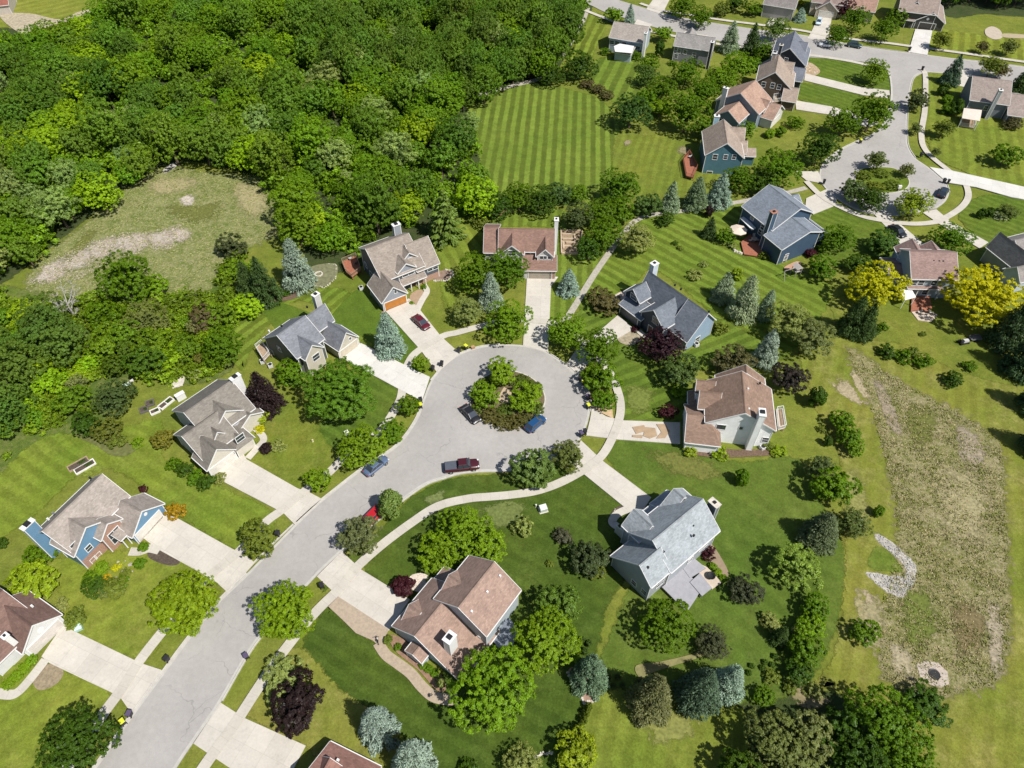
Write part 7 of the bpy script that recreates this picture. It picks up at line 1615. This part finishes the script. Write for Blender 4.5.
boulders((614, 514), 18, 0, .14, .22, 'pale edging stones along the front walk of the pale grey house', 12, path=[(611, 524), (611, 516), (616, 509), (623, 506)])
boulders((557, 752), 16, 0, .15, .25, 'pale stone edging at the bottom edge beside the lime-green tree', 13, path=[(535, 757), (543, 753), (553, 753)])
boulders((176, 378), 22, 0, .15, .28, 'ring of pale stones round the little bed behind the taupe house', 14, path=[(168, 384), (169, 376), (177, 371), (184, 376), (182, 385), (173, 388)])
# swing set, mower, garden seat, barrow, play things
e = thing('climbing_frame', (791, 276), .02, 'grey wooden climbing frame with slide on the diagonal lawn', 'play set', .4); gw = plain('grey_timber', (.30, .28, .27), .8, var=.2)
m = MB()
for sx in (-.7, .7):
    for sy in (-.7, .7): m.box((1.0+sx, sy, 1.1), (.1, .1, 2.2))
m.build('tower_posts', gw, e); m = MB(); m.box((1.0, 0, 1.25), (1.35, 1.35, .08)); m.build('platform', gw, e); m = MB(); m.hexa([(.2, -.85, 2.2), (1.8, -.85, 2.2), (1.8, .85, 2.2), (.2, .85, 2.2), (.98, -.85, 2.9), (1.02, -.85, 2.9), (1.02, .85, 2.9), (.98, .85, 2.9)]); m.build('roof', plain('play_roof', (.50, .46, .42), .8), e)
m = MB(); m.bar((.3, 0, 2.1), (-2.4, 0, 2.1), .1); m.bar((-2.4, 0, 2.1), (-2.5, -.9, 0), .09); m.bar((-2.4, 0, 2.1), (-2.5, .9, 0), .09); m.build('swing_beam', gw, e)
for k in (-.6, -1.5):
    m = MB(); m.bar((k, -.2, 2.05), (k, -.2, .5), .02); m.bar((k, .2, 2.05), (k, .2, .5), .02); m.box((k, 0, .48), (.2, .5, .04)); m.build('swing', M_BLACK, e)
m = MB(); m.hexa([(1.7, -.25, 1.2), (3.4, -.25, .1), (3.4, .25, .1), (1.7, .25, 1.2), (1.7, -.25, 1.26), (3.4, -.25, .16), (3.4, .25, .16), (1.7, .25, 1.26)]); m.build('slide', plain('blue_slide', (.10, .14, .22), .4), e)
e = thing('ride_on_mower', (963, 343), .02, 'dark ride-on mower with pale hood standing in the field below the large golden tree', 'mower', .25)
m = MB(); m.hexa([(-.3, -.35, .35), (1.0, -.33, .35), (1.0, .33, .35), (-.3, .35, .35), (-.2, -.3, .85), (.9, -.26, .75), (.9, .26, .75), (-.2, .3, .85)]); m.build('hood', plain('pale_hood', (.5, .5, .5), .4), e); m = MB(); m.box((-.7, 0, .6), (.5, .5, .12)); m.hexa([(-1.0, -.25, .6), (-.9, -.25, .6), (-.9, .25, .6), (-1.0, .25, .6), (-1.12, -.25, 1.15), (-1.04, -.25, 1.15), (-1.04, .25, 1.15), (-1.12, .25, 1.15)]); m.build('seat', M_BLACK, e); m = MB(); m.box((-.2, 0, .25), (1.5, 1.2, .18)); m.build('deck', M_BLACK, e)
for sx, r in ((.75, .22), (-.75, .30)):
    for sy in (-1, 1): m = MB(); m.lathe([(.001, -.1), (r, -.1), (r, .1), (.001, .1)], 14, (sx, sy*.5, r), 0, 'y'); m.build('wheel', M_TYRE, e)
e = thing('utility_trailer', (974, 340), .02, 'small dark trailer beside the ride-on mower', 'trailer', .1); m = MB(); m.box((0, 0, .5), (2.0, 1.2, .1)); m.box((0, -.58, .7), (2.0, .05, .3)); m.box((0, .58, .7), (2.0, .05, .3)); m.box((.98, 0, .7), (.05, 1.1, .3)); m.build('tray', plain('trailer_paint', (.16, .16, .17), .6), e); m = MB(); m.bar((-1.0, 0, .48), (-2.0, 0, .4), .08); m.build('drawbar', M_BLACK, e)
for sy in (-1, 1): m = MB(); m.lathe([(.001, -.09), (.28, -.09), (.28, .09), (.001, .09)], 14, (0, sy*.72, .28), 0, 'y'); m.build('wheel', M_TYRE, e)
e = thing('wheelbarrow', (127, 387.5), .02, 'pale mint wheelbarrow lying on the lawn beside the dark olive tree', 'wheelbarrow', .6); m = MB(); m.hexa([(-.35, -.25, .3), (.45, -.25, .35), (.45, .25, .35), (-.35, .25, .3), (-.6, -.45, .7), (.8, -.42, .65), (.8, .42, .65), (-.6, .45, .7)]); m.build('tray', plain('mint_paint', (.5, .62, .60), .5), e); m = MB()
for sy in (-1, 1): m.bar((.7, sy*.1, .25), (-1.2, sy*.32, .6), .05); m.bar((-.3, sy*.25, .35), (-.4, sy*.3, 0), .05)
m.build('handles', M_WOOD, e); m = MB(); m.lathe([(.001, -.05), (.22, -.05), (.22, .05), (.001, .05)], 14, (.85, 0, .22), 0, 'y'); m.build('wheel', M_TYRE, e)
e = thing('garden_bench', (131, 383.5), .02, 'white garden bench beside the mint wheelbarrow', 'bench', 1.0); m = MB(); m.box((0, 0, .42), (1.2, .5, .07)); m.build('seat', W_, e); m = MB(); m.box((0, -.26, .7), (1.2, .06, .5)); m.build('backrest', W_, e)
for sx in (-1, 1): m = MB(); m.box((sx*.5, 0, .2), (.08, .45, .38)); m.build('leg', W_, e)
e = thing('bicycle', (378.5, 642), .30, 'child bicycle standing on the tan paved apron', 'bicycle', 1.9); m = MB()
for a, b in (((-.4, 0, .28), (-.05, 0, .3)), ((-.05, 0, .3), (-.2, 0, .7)), ((-.4, 0, .28), (-.18, 0, .62)), ((-.18, 0, .62), (.28, 0, .66)), ((-.05, 0, .3), (.28, 0, .6)), ((.4, 0, .28), (.25, 0, .85))): m.bar(a, b, .06)
m.build('frame', W_, e); m = MB(); m.bar((.25, -.3, .86), (.25, .3, .86), .05); m.build('handlebar', M_BLACK, e); m = MB(); m.box((-.22, 0, .74), (.28, .16, .07)); m.build('saddle', M_BLACK, e)
for sx in (-1, 1): m = MB(); m.lathe([(.22, -.025), (.28, -.03), (.28, .03), (.22, .025), (.22, -.025)], 18, (sx*.4, 0, .28), 0, 'y'); m.build('wheel', M_TYRE, e)
def ac(px, label):
    e = thing('air_conditioner', px, .02, label, 'air conditioner', .4); m = MB(); m.box((0, 0, .42), (.85, .85, .7)); m.build('cabinet', plain('pale_cabinet', (.55, .55, .54), .5), e); m = MB(); m.lathe([(.001, .80), (.34, .80), (.36, .775)], 16); m.build('fan_grille', M_BLACK, e)
ac((361.5, 289.5), 'white air conditioner at the rear wall of the orange-door house'); ac((696, 346), 'pale air conditioner below the pale blue gable wall'); ac((263, 363), 'round-topped pale air conditioner at the dark side wall of the grey-roofed house'); ac((271, 367), 'second pale air conditioner nearer the bushy green tree'); ac((762, 449), 'small pale air conditioner under the white house chimney')
e = thing('storage_cupboard', (182, 399), .02, 'white storage cupboard leaning on the rear wall of the taupe house', 'cupboard', .75); m = MB(); m.box((0, 0, .7), (1.6, .7, 1.4)); m.build('cabinet', M_TRIM, e); m = MB(); m.box((0, 0, 1.44), (1.75, .85, .07)); m.build('lid', W_, e)
def hydrant(px, c, label):
    e = thing('fire_hydrant', px, .1, label, 'hydrant'); m = MB(); m.lathe([(.16, 0), (.16, .05), (.11, .07), (.11, .5), (.14, .52), (.13, .6), (.04, .7), (.001, .72)], 12); m.build('barrel', plain('hydrant_paint', c, .5), e); m = MB(); m.bar((-.2, 0, .42), (.2, 0, .42), .12); m.build('nozzles', plain('hydrant_paint', c, .5), e)
hydrant((313, 442), (.55, .5, .30), 'pale yellow hydrant-like marker in the patchy lawn')
e = thing('mailbox', (897.5, 192), .27, 'white mailbox cluster at the near rim of the second island', 'mailbox'); m = MB(); m.box((0, 0, 1.2), (.8, .5, .7)); m.build('box', W_, e); m = MB(); m.box((0, 0, .43), (.2, .2, .84)); m.build('post', M_METAL, e)
